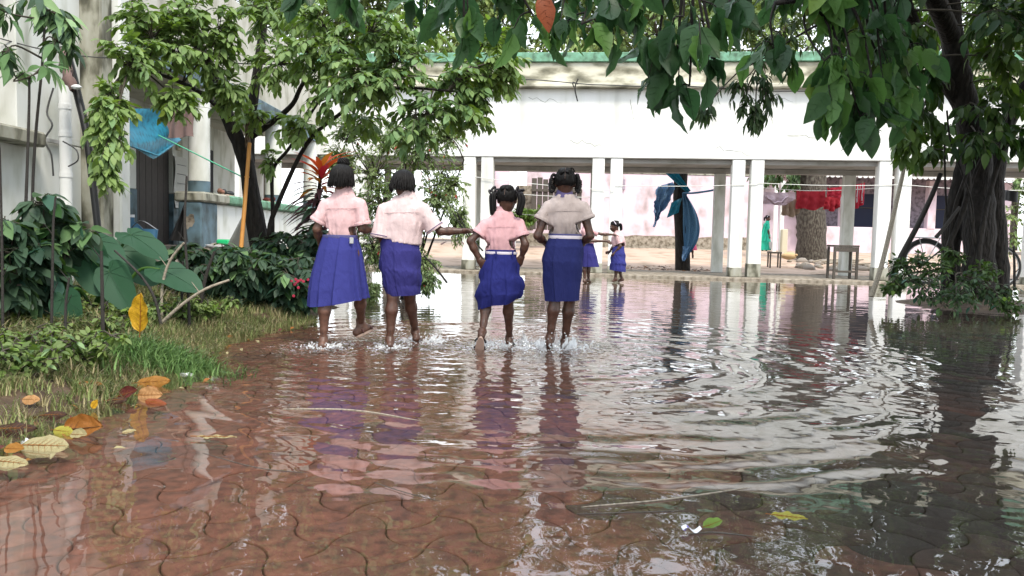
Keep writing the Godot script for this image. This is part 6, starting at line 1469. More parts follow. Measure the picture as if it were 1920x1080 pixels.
	herb("yard_weed", "bright weed growing at the foot of the board gate", "plant", Vector3(0.388, 1.200, -28.500), 0.7, 6, 0.5, {"leaf": leaf_mesh(0.4, 3), "size": 0.2, "per": 8, "twigs": 5, "droop": 0.3, "clump": 0.2, "tones": [Color(0.07, 0.14, 0.03), Color(0.2, 0.3, 0.08)]})
	herb("yard_weed", "weed with broad leaves beside the leftmost visible column's foot", "plant", Vector3(-0.598, 0.198, -21.800), 0.6, 6, 0.3, {"leaf": leaf_mesh(0.4, 3), "size": 0.16, "per": 8, "twigs": 5, "droop": 0.3, "clump": 0.15, "tones": [Color(0.07, 0.14, 0.03), Color(0.2, 0.3, 0.08)]})
	var bg := thing("yard_bush", "green bush beyond the corridor's far end behind the great trunk", "bush")
	var bl := [limb(bg, "stem", [Vector3(16.946, 0.804, -27.000), Vector3(16.868, 2.055, -27.000), Vector3(16.723, 2.943, -27.000)], 0.05, 0.02, mats.bark_grey, 7)]
	var cl := []
	for k in 12: cl.append([Vector3(16.778, 2.053, -27.000) + rv(1.0) * Vector3(0.9, 1.5, 0.4), Vector3(0.5, 0.5, 0.4), rng.randf_range(-0.5, 0.5)])
	foliage(bg, bl, cl, {"leaf": leaf_mesh(0.5, 2), "size": 0.16, "per": 9, "twigs": 10, "droop": 0.3, "tones": [Color(0.05, 0.11, 0.03), Color(0.20, 0.27, 0.08)], "mat": "foliage_matt"})
	# yard tree
	t = thing("yard_tree", "thick grey double trunk standing behind the washing line", "tree")
	var L := [limb(t, "trunk", [Vector3(10.119, 0.361, -27.000), Vector3(10.045, 1.185, -27.000), Vector3(9.996, 2.257, -27.000), Vector3(10.010, 3.501, -27.000), Vector3(9.991, 5.442, -27.000)], 0.50, 0.36, mats.bark_grey, 16, 0.12)]
	L.append(limb(t, "trunk", [Vector3(9.903, 0.385, -27.300), Vector3(9.903, 1.183, -27.300), Vector3(9.833, 1.908, -27.400), Vector3(9.766, 3.368, -27.600), Vector3(9.464, 5.044, -28.000)], 0.28, 0.16, mats.bark_grey, 12, 0.2))
	cl = []
	for c in [[9.02, 3.21, -27.00, .7,.4], [8.83, 3.07, -27.50, .7,.35], [9.31, 3.20, -26.80, .4,.25], [8.62, 3.19, -28.00, .7,.4], [9.11, 2.84, -26.70, .3,.16], [1550,250,27,1.2,.8], [1480,250,27,1.2,.8], [1600,220,27,1.2,.8]]:
		cl.append([Vector3(c[0], c[1], c[2]), Vector3(c[3], c[4], c[3]), rng.randf_range(-0.5, 0.3)])
	foliage(t, L, cl, {"leaf": leaf_mesh(0.45, 3), "size": 0.24, "per": 8, "twigs": 10, "droop": 0.5, "tones": [Color(0.03, 0.07, 0.03), Color(0.11, 0.17, 0.07)]})
	# dark post wrapped with a tarpaulin
	t = thing("draped_post", "dark rough trunk post wrapped with faded blue tarpaulin in the third bay", "post")
	var c := curve([Vector3(4.747, 0.037, -22.300), Vector3(4.696, 1.046, -22.300), Vector3(4.599, 2.076, -22.300), Vector3(4.612, 2.957, -22.300), Vector3(4.610, 3.834, -22.300)], 5)
	put("post", tube_mesh(c, taper(c.size(), 0.21, 0.17), 14), mats.bark_dark, t)
	q = Buf.new()   # the long dark fall beside the post
	q.sheet(18, 30, func(u: float, v: float):
		var w := 0.10 + 0.30 * sin(PI * clampf(v * 1.05, 0.0, 1.0)) * (0.6 + 0.5 * v)
		var p: Vector3 = Vector3(4.625, 2.179, -22.020).lerp(Vector3(4.740, 0.400, -22.050), v)
		return p + Vector3(u * w - 0.03 + 0.12 * sin(PI * v) * u, 0, 0.05 * sin(u * 17.0 + v * 3.0) + 0.04 * sin(v * 9.0)), Vector3.BACK)
	put("dark_drape", q.mesh(), mats.net_blue, t)
	q = Buf.new()   # sash crossing the top
	q.sheet(12, 20, func(u: float, v: float):
		var p: Vector3 = Vector3(4.001, 2.801, -22.000).lerp(Vector3(4.723, 2.180, -22.000), v)
		return p + Vector3(lerpf(0.0, 0.34 - 0.24 * v, u), 0.06 * u, 0.06 * sin(u * 14.0) * (1.0 - 0.4 * v)), Vector3.BACK)
	put("tarpaulin_sash", q.mesh(), mats.tarp, t)
	q = Buf.new()   # crumpled blue bunch on the other side
	q.sheet(22, 30, func(u: float, v: float):
		var p: Vector3 = Vector3(4.076, 2.340, -22.000).lerp(Vector3(3.851, 1.230, -22.000), v)
		var w := lerpf(0.42, 0.16, v) + 0.14 * sin(v * 5.0)
		var n := n1.get_noise_2d(u * 2.2, v * 3.6)
		return p + Vector3((u - 0.35) * w + 0.05 * n, 0.14 * u * (1.0 - v), 0.09 * sin(u * 13.0 + v * 4.0) + 0.10 * n), Vector3.BACK)
	put("tarpaulin_bunch", q.mesh(), mats.tarp_blue, t)
	q = Buf.new()
	q.sheet(10, 10, func(u: float, v: float):
		return Vector3(4.365, 1.913, -22.060) + Vector3(-0.05 + 0.30 * u - 0.1 * v, -0.42 * v + 0.15 * u, 0.04 * sin(u * 9.0 + v * 5.0)), Vector3.BACK)
	put("tarpaulin_fold", q.mesh(), mats.tarp, t)
	q = Buf.new()
	q.sheet(8, 10, func(u: float, v: float):
		return Vector3(4.713, 0.723, -21.980) + Vector3(-0.06 + 0.2 * u * (1.0 - 0.6 * v), -0.4 * v, 0.05 * sin(u * 9.0 + v * 7.0)), Vector3.BACK)
	put("tarpaulin_tail", q.mesh(), mats.tarp_blue, t)
	put("tie", tube_mesh(curve([Vector3(4.606, 2.178, -22.000), Vector3(4.876, 2.178, -21.900), Vector3(5.307, 2.242, -21.600), Vector3(5.470, 2.298, -21.300)], 4), [0.028], 7), mats.net_blue, t)
	# washing
	var ln := []
	for k in 21: ln.append(Vector3(6.641, 2.436, -22.600).lerp(Vector3(10.080, 2.458, -22.200), k / 20.0) - Vector3.UP * 0.10 * sin(PI * k / 20.0))
	tag(put("washing_line", tube_mesh(ln, [0.008], 6), mats.cord_white), "washing line with red and pale laundry across the fourth bay", "cord")
	var wash := [["lilac_cloth", "pale lilac cloth draped loosely, first on the washing line", Vector3(6.855, 2.321, -22.600), Vector3(7.842, 2.311, -22.550), 0.30, 0.35], ["tan_cloth", "tan cloth hanging below the pale lilac one", Vector3(7.556, 2.133, -22.700), Vector3(8.050, 2.142, -22.650), 0.46, 0.1], ["red_cloth", "wide deep red cloth hanging before the thick grey trunk", Vector3(7.882, 2.353, -22.500), Vector3(8.686, 2.386, -22.500), 0.50, 0.05], ["red_cloth", "dark red cloth in shadow behind the two bright ones", Vector3(8.780, 2.226, -22.800), Vector3(9.246, 2.267, -22.800), 0.38, 0.05], ["crimson_cloth", "bright crimson cloth hung highest beside the rear column", Vector3(8.704, 2.440, -22.400), Vector3(9.277, 2.541, -22.400), 0.27, 0.05], ["crimson_cloth", "crimson and white patterned cloth, last and narrowest before the column pair", Vector3(9.294, 2.550, -22.300), Vector3(9.705, 2.603, -22.300), 0.64, 0.0], ["maroon_cloth", "maroon cloth strip hanging in the gap of the fifth column pair", Vector3(10.215, 2.193, -22.400), Vector3(10.334, 2.196, -22.400), 0.44, 0.0]]
	for w in wash:
		var ob := thing("hanging_cloth", w[1], "laundry", Vector3.ZERO, 0.0, "washing on the line")
		q = Buf.new(); var a: Vector3 = w[2]; var b: Vector3 = w[3]; var hh: float = w[4]; var vee: float = w[5]; var sd := a.x
		q.sheet(26, 16, func(u: float, v: float):
			var h2 := hh * (1.0 + vee * sin(PI * u) * 1.4 - vee * 0.7) + 0.03 * sin(u * 9.0 + sd)
			return a.lerp(b, u + 0.03 * sin(v * 3.0 + sd) * v) - Vector3.UP * (v * h2 + 0.03 * sin(PI * u)) + Vector3(0, 0, (0.05 * sin(u * 19.0 + sd) + 0.04 * n1.get_noise_2d(u * 4.0, v * 2.0 + sd)) * (0.3 + v)), Vector3.BACK)
		put("cloth", q.mesh(), mats[w[0]], ob)
		if vee > 0.3:
			q = Buf.new(); q.sheet(16, 8, func(u: float, v: float): return a.lerp(b, 0.18 + 0.62 * u) - Vector3.UP * (0.10 + 0.20 * sin(PI * u) + 0.08 * v + 0.02 * sin(u * 20.0)) + Vector3(0, 0, 0.10 + 0.04 * sin(v * 6.0)), Vector3.BACK); put("fold", q.mesh(), mats[w[0]], ob)
		if w[0] == "crimson_cloth" and hh > 0.5:
			for k in 5:
				q = Buf.new(); var uu := 0.14 + k * 0.17
				q.sheet(2, 10, func(u: float, v: float): return a.lerp(b, uu + u * 0.05 + 0.03 * sin(v * 3.0 + sd) * v) - Vector3.UP * (0.05 + v * hh * 0.8) + Vector3(0, 0, 0.012 + (0.05 * sin((uu + u * 0.05) * 19.0 + sd) + 0.04 * n1.get_noise_2d(uu * 4.0, v * 2.0 + sd)) * (0.3 + v)), Vector3.BACK)
				put("white_stripe", q.mesh(), mats.belt_white, ob)
		for u in [0.12, 0.85]:
			q = Buf.new(); q.box(a.lerp(b, u) + Vector3(0, 0.0, 0.01), Vector3(0.015, 0.07, 0.03), 0.004); put("clothes_peg", q.mesh(), mats.stick_pale, ob)
	# table, stool, basket, stones
	t = thing("wooden_table", "small weathered wooden table standing on the corridor floor between column pairs", "table")
	var tc := cor(8.72, 0.055, 0.55)
	q = Buf.new(); q.box(tc + Vector3(0, 0.78, 0), Vector3(0.60, 0.045, 0.45), 0.008); put("top", q.mesh(), mats.wood_old, t)
	q = Buf.new(); q.box(tc + Vector3(0, 0.70, 0.20), Vector3(0.52, 0.11, 0.03), 0.005); put("apron", q.mesh(), mats.wood_old, t)
	q = Buf.new(); q.box(tc + Vector3(0, 0.18, 0.20), Vector3(0.52, 0.05, 0.03), 0.005); put("stretcher", q.mesh(), mats.wood_old, t)
	for x in [-0.265, 0.265]:
		for z in [-0.19, 0.19]:
			q = Buf.new(); q.box(tc + Vector3(x, 0.378, z), Vector3(0.055, 0.755, 0.055), 0.006); put("leg", q.mesh(), mats.wood_old, t)
	t = thing("wooden_stool", "low dark stool on the yard earth beside the round sack", "stool")
	var sc := Vector3(7.838, 0.166, -24.000)
	q = Buf.new(); q.box(sc + Vector3(0, 0.42, 0), Vector3(0.36, 0.05, 0.3), 0.008); put("seat", q.mesh(), mats.wood_old, t)
	for x in [-0.15, 0.15]:
		for z in [-0.11, 0.11]:
			q = Buf.new(); q.box(sc + Vector3(x, 0.15, z), Vector3(0.04, 0.54, 0.04), 0.005); put("leg", q.mesh(), mats.wood_old, t)
	t = thing("grain_sack", "round tan sack lying beside the low dark stool", "sack")
	q = Buf.new(); q.ball(Vector3(8.340, 0.492, -24.200), Vector3(0.23, 0.11, 0.17), 22, 14, Basis(), 0.05, 1.0); put("bag", q.mesh(), mats.sack, t)
	q = Buf.new(); q.ball(Vector3(8.529, 0.531, -24.100), Vector3(0.05, 0.035, 0.04), 10, 8, Basis(), 0.1, 2.0); put("knot", q.mesh(), mats.sack, t)
	var st: Array[Mesh] = []
	for k in 4:
		q = Buf.new(); q.ball(Vector3.ZERO, Vector3(0.17, 0.10, 0.13), 10, 7, Basis(), 0.12, k * 1.7); st.append(q.mesh())
	var heap := thing("rubble_heap", "heap of broken stones and sticks round the thick grey trunk", "rubble")
	for k in 46:
		var p := Vector3(rng.randf_range(8.6, 11.2), 0, rng.randf_range(-26.6, -22.8)); p.y = ground_h(p.x, -p.z) + 0.05
		var o := put("stone", st[k % 4], mats.stone if k % 3 else mats.concrete, heap); o.transform = Transform3D(Basis(Vector3.UP, rng.randf() * 6.0) * Basis.from_scale(Vector3.ONE * rng.randf_range(0.4, 1.3)), p)
	q = Buf.new()
	for k in 9:
		var p := Vector3(rng.randf_range(9.0, 11.2), 0, rng.randf_range(-26.0, -23.2)); p.y = ground_h(p.x, -p.z) + 0.16
		q.tube([p, p + Vector3(rng.randf_range(0.3, 0.8), 0.06, rng.randf_range(-0.3, 0.3))], [0.03, 0.02], 6)
	put("sticks", q.mesh(), mats.stick_pale, heap); heap.get_child(-1).set_meta("kind", "stuff")
	var lt := thing("yard_litter", "dark leaf litter and twigs at the foot of the draped post", "litter", Vector3.ZERO)
	var lm := leaf_mesh(0.5, 2)
	for k in 130:
		var p := Vector3(rng.randf_range(3.0, 5.6), 0, rng.randf_range(-23.4, -21.8)); p.y = ground_h(p.x, -p.z) + 0.03
		var o := put("leaf", lm, mats.dry_dark if k % 3 else mats.dry_brown, lt); o.transform = Transform3D(frame(rdir() * Vector3(1, 0.2, 1), Vector3.UP + rv(0.5), rng.randf_range(0.08, 0.18)), p)
	tag(lt, "", "", "", "stuff")

# ================= small things
func wheel(t: Node3D, c: Vector3, r: float, turn: Basis) -> void:
	var q := Buf.new(); var p := []
	for k in 41: p.append(c + turn * Vector3(cos(TAU * k / 40.0) * r, sin(TAU * k / 40.0) * r, 0))
	q.tube(p, [0.021], 8, false); var w := put("wheel", q.mesh(), mats.rubber, t)
	p = []
	for k in 41: p.append(c + turn * Vector3(cos(TAU * k / 40.0) * (r - 0.028), sin(TAU * k / 40.0) * (r - 0.028), 0))
	q = Buf.new(); q.tube(p, [0.009], 6, false); put("rim", q.mesh(), mats.steel, w)
	q = Buf.new(); q.tube([c - turn * Vector3(0, 0, 0.05), c + turn * Vector3(0, 0, 0.05)], [0.025], 10); put("hub", q.mesh(), mats.steel, w)
	q = Buf.new()
	for k in 24:
		var a := TAU * k / 24.0; q.tube([c + turn * Vector3(0.02 * cos(a + 1.0), 0.02 * sin(a + 1.0), 0.03 if k % 2 else -0.03), c + turn * Vector3(cos(a) * (r - 0.03), sin(a) * (r - 0.03), 0)], [0.0022], 4, false)
	put("spokes", q.mesh(), mats.steel, w)

func dry_leaf(label: String, p: Vector3, dir: Vector3, up: Vector3, size: float, mk: String, curl: float, wide := 0.55) -> void:
	var q := Buf.new(); var sd := p.x * 31.0
	q.sheet(12, 16, func(u: float, v: float):
		var w := wide * 0.5 * pow(sin(PI * pow(clampf(v, 0.001, 0.999), 0.8)), 0.7)
		var s := (u - 0.5) * 2.0; var a := s * curl
		var rad := w / maxf(absf(curl), 0.15)
		return Vector3(v - 0.25 * curl * v * v * 0.3, rad * (1.0 - cos(a)) * signf(curl) + 0.02 * sin(v * 17.0) * absf(s) + 0.10 * curl * v * v + 0.025 * n1.get_noise_2d(v * 5.0 + sd, s * 2.0), rad * sin(a) if absf(curl) > 0.15 else w * s), Vector3.UP)
	if p.y < 0.2: p.y = maxf(0.012, ground_h(p.x, -p.z) + 0.02)
	var o := put("fallen_leaf", q.mesh(), mats[mk]); tag(o, label, "leaf", "big fallen leaves at the water's edge")
	o.transform = Transform3D(frame(dir, up, size), p)
	var vq := Buf.new(); vq.tube([Vector3(-0.14, 0.01, 0), Vector3(0.4, 0.012 + 0.016 * curl, 0), Vector3(0.95, 0.012 + 0.09 * curl, 0)], [0.013, 0.010, 0.004], 5)
	for k in 6:
		for e in [-1.0, 1.0]: vq.tube([Vector3(0.12 + k * 0.13, 0.011, 0), Vector3(0.22 + k * 0.13, 0.016 + 0.05 * curl, e * wide * 0.30 * sin(PI * (0.2 + k * 0.13)))], [0.005, 0.002], 4, false)
	var vn := put("vein", vq.mesh(), mats.dry_brown if mk != "dry_brown" else mats.dry_dark, o)

func build_details():
	# bicycle behind the great trunk
	var t := thing("bicycle", "old black bicycle parked behind the great trunk", "bicycle")
	var a := Vector3(7.010, 0.593, -13.600); var b := Vector3(8.193, 0.551, -13.500); var dir := (b - a).normalized(); var turn := Basis(dir, Vector3.UP, dir.cross(Vector3.UP).normalized())
	wheel(t, a, 0.35, turn); wheel(t, b, 0.35, turn)
	var seat := a.lerp(b, 0.38) + Vector3.UP * 0.42; var bb := a.lerp(b, 0.42) - Vector3.UP * 0.05; var hd := b + Vector3.UP * 0.50 - dir * 0.16
	var q := Buf.new()
	for l in [[a, bb], [a, seat], [bb, seat], [bb, hd - Vector3.UP * 0.06], [seat - Vector3.UP * 0.03, hd], [hd + Vector3.UP * 0.08, b]]: q.tube(l, [0.014], 8)
	put("frame", q.mesh(), mats.black, t)
	put("handlebar", tube_mesh(curve([hd + Vector3(-0.12, 0.16, 0.28), hd + Vector3(0, 0.13, 0.2), hd + Vector3(0, 0.1, 0), hd + Vector3(0, 0.13, -0.2), hd + Vector3(-0.12, 0.16, -0.28)], 4), [0.012], 8), mats.steel, t)
	q = Buf.new(); q.ball(seat + Vector3(0, 0.08, 0), Vector3(0.14, 0.035, 0.075), 14, 8); put("saddle", q.mesh(), mats.black, t)
	q = Buf.new(); q.box(a + Vector3(0.02, 0.42, 0), Vector3(0.42, 0.025, 0.13), 0.006); q.tube([a, a + Vector3(-0.15, 0.41, 0.05)], [0.008], 6); q.tube([a, a + Vector3(0.2, 0.41, 0.05)], [0.008], 6); put("carrier", q.mesh(), mats.steel, t)
	var mg := []
	for k in 12: mg.append(a + turn * Vector3(cos(0.2 + k * 0.25) * 0.385, sin(0.2 + k * 0.25) * 0.385, 0))
	put("mudguard", tube_mesh(mg, [0.026], 8), mats.black, t)
	# poles that lean on the great tree
	for s in [[[Vector3(4.909, 0.162, -10.900), Vector3(5.083, 0.643, -11.000), Vector3(5.297, 1.311, -11.200), Vector3(5.484, 1.848, -11.400), Vector3(5.575, 2.197, -11.500)], 0.034, "stick_pale", "long pale pole leaning from the water towards the tree's crown"], [[Vector3(5.883, 0.372, -12.400), Vector3(6.014, 0.706, -12.400), Vector3(6.252, 1.206, -12.400), Vector3(6.440, 1.660, -12.400), Vector3(6.553, 1.989, -12.400)], 0.045, "stick_dark", "thick dark pole leaning against the great trunk"], [[Vector3(6.008, 0.994, -11.400), Vector3(6.128, 1.148, -11.400), Vector3(6.323, 1.431, -11.400)], 0.03, "stick_dark", "short double dark stick crossing the thin stem of the great tree"], [[Vector3(7.293, 0.250, -11.600), Vector3(7.272, 0.598, -11.600), Vector3(7.246, 0.891, -11.600)], 0.02, "stick_dark", "short dark stake beside the bicycle's front wheel"]]:
		var o := thing("leaning_stick", s[3], "pole"); var c := curve(s[0], 4)
		put("shaft", tube_mesh(c, taper(c.size(), s[1], s[1] * 0.75), 8), mats[s[2]], o)
		put("knot", tube_mesh([c[3], (c[3] as Vector3) + Vector3(0.05, 0.07, 0.03)], [s[1] * 0.5, s[1] * 0.2], 6), mats[s[2]], o)
	var cl := thing("draped_clothes", "brown and orange clothes hung on the far side of the great trunk", "laundry")
	q = Buf.new(); q.sheet(16, 18, func(u: float, v: float): return Vector3(7.632, 1.842, -12.900).lerp(Vector3(7.822, 1.812, -12.900), u) + Vector3(0.03 * sin(v * 5.0), -1.0 * v, 0.04 * sin(u * 15.0 + v * 2.0)), Vector3.BACK); put("brown_cloth", q.mesh(), mats.brown_cloth, cl)
	q = Buf.new(); q.sheet(14, 8, func(u: float, v: float): return Vector3(7.729, 1.770, -12.800) + Vector3(0.28 * u, 0.02 * sin(u * 4.0) - 0.17 * v, 0.03 * sin(u * 9.0)), Vector3.BACK); put("dark_cloth", q.mesh(), mats.black, cl)
	q = Buf.new(); q.sheet(10, 10, func(u: float, v: float): return Vector3(7.450, 1.694, -12.750) + Vector3(0.12 * u, -0.30 * v, 0.03 * sin(u * 9.0)), Vector3.BACK); put("orange_cloth", q.mesh(), mats.dry_rust, cl)
	# on the veranda
	t = thing("blue_tarp", "bright blue plastic sheet slung as an awning over the veranda entrance", "tarpaulin")
	q = Buf.new()
	q.sheet(20, 20, func(u: float, v: float):
		var p0: Vector3 = Vector3(-4.718, 2.234, -9.400).lerp(Vector3(-4.677, 2.589, -11.400), u); var p1: Vector3 = Vector3(-4.606, 1.848, -9.600).lerp(Vector3(-4.648, 2.104, -11.200), u)
		return p0.lerp(p1, v) + Vector3(0.02 * sin(v * 9.0 + u * 4.0), -0.22 * (1.0 - absf(2.0 * u - 1.0)) * v, 0.03 * sin(u * 11.0 + v * 3.0)), Vector3(1, -0.5, 0.8))
	put("sheet", q.mesh(), mats.tarp, t)
	put("hem_rope", tube_mesh([Vector3(-4.616, 1.850, -9.620), Vector3(-4.606, 1.804, -10.400), Vector3(-4.656, 2.106, -11.220)], [0.014], 6), mats.tarp, t)
	put("side_rope", tube_mesh([Vector3(-4.728, 2.237, -9.420), Vector3(-4.616, 1.850, -9.620)], [0.014], 6), mats.tarp, t)
	tag(put("plastic_line", tube_mesh(curve([Vector3(-4.875, 2.179, -10.600), Vector3(-4.085, 1.842, -10.200), Vector3(-3.140, 1.480, -9.300)], 6), [0.008], 6), mats.cord_green), "green cord running from the blue sheet to the lime tree's trunk", "cord")
	t = thing("hanging_towel", "brown stained towel hanging on the cord beside the round pillar", "laundry")
	q = Buf.new(); q.sheet(16, 14, func(u: float, v: float): return Vector3(-4.708, 2.541, -10.800).lerp(Vector3(-4.310, 2.529, -10.800), u) + Vector3(0.01 * sin(v * 6.0), -0.44 * v - 0.02 * sin(u * 5.0), 0.025 * sin(u * 16.0 + v)), Vector3.BACK); put("cloth", q.mesh(), mats.brown_cloth, t)
	put("cord", tube_mesh(curve([Vector3(-4.768, 2.541, -10.600), Vector3(-4.466, 2.539, -10.800), Vector3(-3.615, 2.384, -10.400)], 5), [0.007], 6), mats.cord_white, t)
	t = thing("orange_pole", "slim orange bamboo pole leaning against the lime tree's trunk", "pole")
	var oc := curve([Vector3(-2.959, 0.598, -8.700), Vector3(-2.942, 1.227, -8.800), Vector3(-2.929, 1.829, -8.900)], 6); put("shaft", tube_mesh(oc, taper(oc.size(), 0.024, 0.020), 10), mats.bamboo, t)
	for i in [3, 8]:
		put("node", tube_mesh([(oc[i] as Vector3) - Vector3(0, 0.008, 0), (oc[i] as Vector3) + Vector3(0, 0.008, 0)], [0.026], 10), mats.bamboo, t)
	t = thing("notice_sheet", "tall pale printed paper fixed to the wall between door and pillar", "paper")
	var nb := Vector3(-6.707, 1.765, -15.950); nb.x = -6.56
	q = Buf.new(); q.sheet(6, 12, func(u: float, v: float): return nb + Vector3(0.02 * sin(v * 7.0), 0.52 - 1.0 * v, 0.42 - 0.56 * u - 0.02 * v), Vector3.RIGHT); put("sheet", q.mesh(), mats.paper, t)
	for k in 5:
		q = Buf.new(); q.box(nb + Vector3(0.024, 0.36 - k * 0.18, 0.14), Vector3(0.004, 0.012, 0.42), 0.001); put("printed_line", q.mesh(), mats.print, t)
	t = thing("switch_box", "small cream switch box on the wall above the printed paper", "switch", Vector3(-6.57, nb.y + 0.72, nb.z + 0.2))
	put("box", box_mesh(Vector3(0.05, 0.16, 0.14), 0.008), mats.switch_cream, t); put("switch", box_mesh(Vector3(0.03, 0.05, 0.03), 0.004), mats.black, t, Vector3(0.03, 0, 0.02))
	put("conduit", tube_mesh([Vector3(0, 0.08, 0), Vector3(0, 0.6, 0)], [0.012], 6), mats.wood_old, t)
	t = thing("water_jar", "blue plastic water jar on the veranda floor by the blue wall", "jar", Vector3(-5.5, 0.56, -11.5))
	q = Buf.new(); q.tube([Vector3(0, 0, 0), Vector3(0, 0.28, 0), Vector3(0, 0.31, 0), Vector3(0, 0.36, 0), Vector3(0, 0.40, 0), Vector3(0, 0.46, 0)], [0.17, 0.18, 0.17, 0.12, 0.06, 0.06], 22); put("body", q.mesh(), mats.plastic_blue, t); put("cap", tube_mesh([Vector3(0, 0.46, 0), Vector3(0, 0.50, 0)], [0.065], 14), mats.plastic_white, t)
	for e in [["red_bucket", "dark red plastic bucket on the veranda floor before the door", "plastic_red", Vector3(-5.05, 0.56, -10.3), 0.15], ["blue_bucket", "blue plastic tub below the water jar", "plastic_blue", Vector3(-5.0, 0.56, -10.85), 0.18]]:
		t = thing(e[0], e[1], "bucket", e[3]); var r: float = e[4]
		q = Buf.new(); q.tube([Vector3(0, 0, 0), Vector3(0, 0.3, 0), Vector3(0, 0.30, 0)], [r * 0.8, r, r * 1.08], 22); put("tub", q.mesh(), mats[e[2]], t)
		put("handle", tube_mesh(curve([Vector3(-r, 0.29, 0), Vector3(0, 0.30 + r * 0.6, 0.08), Vector3(r, 0.29, 0)], 5), [0.007], 6), mats.steel, t)
	t = thing("black_cloth", "black cloth hanging from a stick beside the blue wall end", "laundry")
	q = Buf.new(); q.sheet(12, 14, func(u: float, v: float): return Vector3(-4.592, 1.199, -11.200).lerp(Vector3(-4.817, 0.711, -11.200), v) + Vector3(u * 0.28 * v, -0.02 * u, 0.04 * sin(u * 9.0)), Vector3.BACK); put("cloth", q.mesh(), mats.black, t)
	t = thing("green_tray", "green plastic dish on a pale basin before the low white wall", "tray", Vector3(-3.897, 0.647, -10.800))
	q = Buf.new(); q.box(Vector3(0, 0.06, 0), Vector3(0.17, 0.07, 0.14), 0.02); put("dish", q.mesh(), mats.plastic_green, t); q = Buf.new(); q.tube([Vector3(0, -0.05, 0), Vector3(0, 0.0, 0), Vector3(0, 0.02, 0)], [0.13, 0.22, 0.24], 22); put("basin", q.mesh(), mats.plastic_white, t)
	t = thing("stone_block", "dark broken stone block carrying the pale basin", "stone")
	q = Buf.new(); q.ball(Vector3(-3.983, 0.530, -10.800), Vector3(0.24, 0.16, 0.2), 14, 10, Basis(), 0.12, 2.0); put("stone", q.mesh(), mats.stone, t)
	t = thing("mesh_sack", "pale net sack draped beside the orange pole against the low wall", "net")
	q = Buf.new(); q.sheet(12, 12, func(u: float, v: float): return Vector3(-3.196, 1.039, -9.600) + Vector3(-0.05 - 0.28 * v + u * (0.12 + 0.42 * v), -0.55 * v, 0.03 * sin(u * 12.0)), Vector3.BACK); put("net", q.mesh(), mats.beige_wall, t)
	# shoes on the coping
	var kinds := ["brown sandal with a pale sole on the coping by the chipped edge", "pink rubber sandal on the coping right of the lime tree", "black and white shoe on the coping near the chipped end", "white canvas shoe on the coping beside the slender pillar", "wine red slipper on the coping before the far pillar"]
	for k in 5:
		var z: float = [-12.95, -14.4, -13.25, -15.9, -15.5][k]
		t = thing("shoe", kinds[k], "shoe", Vector3(-4.72, 1.42, z), 0.6 + k, "shoes drying on the low wall")
		var sm: Material = mats[["shoe_brown", "plastic_pink", "black", "plastic_white", "dry_wine"][k]]
		q = Buf.new(); q.ball(Vector3(0, 0.02, 0), Vector3(0.045, 0.02, 0.13), 14, 8); put("sole", q.mesh(), mats.sole, t)
		q = Buf.new(); q.ball(Vector3(0, 0.055, 0.045), Vector3(0.046, 0.045, 0.085), 14, 8); q.ball(Vector3(0, 0.075, -0.075), Vector3(0.042, 0.05, 0.05), 12, 8); put("upper", q.mesh(), sm, t)
	# ---- leaves and litter at the water's edge
	dry_leaf("big yellow leaf standing upright among the weeds", Vector3(-2.261, 0.227, -4.850), Vector3(0.08, 1, 0.05), Vector3(-0.35, 0, 0.93), 0.25, "dry_yellow", 0.5, 0.62)
	dry_leaf("curled golden brown leaf lying half in the water", Vector3(-1.851, 0.030, -3.277), Vector3(1, 0.10, 0.1), Vector3(0.0, 0.5, 0.8), 0.20, "dry_brown", 0.9, 0.62)
	dry_leaf("large cream leaf lying flat with a hole near its tip", Vector3(-1.872, 0.030, -3.030), Vector3(1, 0.05, 0.12), Vector3(0, 0.75, 0.55), 0.19, "dry_cream", -0.3, 0.60)
	dry_leaf("yellow green leaf with a pointed tip over the cream one", Vector3(-1.889, 0.030, -3.273), Vector3(1, 0.0, 0.3), Vector3(0.1, 0.5, 0.75), 0.095, "dry_lime", -0.6, 0.62)
	dry_leaf("pale yellow leaf cupped on the water beside the pointed one", Vector3(-1.781, 0.030, -3.209), Vector3(1, 0.0, 0.2), Vector3(0.0, 0.7, 0.6), 0.085, "dry_cream", 0.9, 0.66)
	dry_leaf("small ochre leaf below the cream leaf's stalk", Vector3(-1.905, 0.030, -2.979), Vector3(1, 0.0, 0.1), Vector3(0, 0.7, 0.6), 0.085, "dry_orange", 0.5, 0.6)
	dry_leaf("brown ochre leaf arched over the dark bag's end", Vector3(-2.040, 0.030, -4.329), Vector3(1, 0.15, 0.1), Vector3(0, 0.6, 0.75), 0.18, "dry_orange", -0.7, 0.55)
	dry_leaf("peach coloured leaf facing the camera at the shore", Vector3(-1.886, 0.030, -4.012), Vector3(1, 0.05, 0.1), Vector3(0, 0.35, 0.9), 0.14, "dry_peach", 0.4, 0.62)
	dry_leaf("rust red leaf hanging over into the water", Vector3(-1.790, 0.030, -3.887), Vector3(1, -0.05, 0.3), Vector3(0, 0.6, 0.7), 0.115, "dry_rust", -0.9, 0.5)
	dry_leaf("wine red crumpled leaf left of the peach one", Vector3(-1.965, 0.030, -3.975), Vector3(1, 0.3, 0.2), Vector3(-0.2, 0.5, 0.8), 0.13, "dry_wine", 0.9, 0.6)
	dry_leaf("nearly black curled leaf at the shore's turn", Vector3(-1.969, 0.030, -3.866), Vector3(1, 0.15, 0.1), Vector3(0, 0.7, 0.6), 0.10, "dry_dark", -0.9, 0.5)
	dry_leaf("black wet leaf behind the golden brown one", Vector3(-2.083, 0.030, -3.529), Vector3(1, 0.1, 0.0), Vector3(0, 0.6, 0.7), 0.10, "dry_dark", -0.8, 0.55)
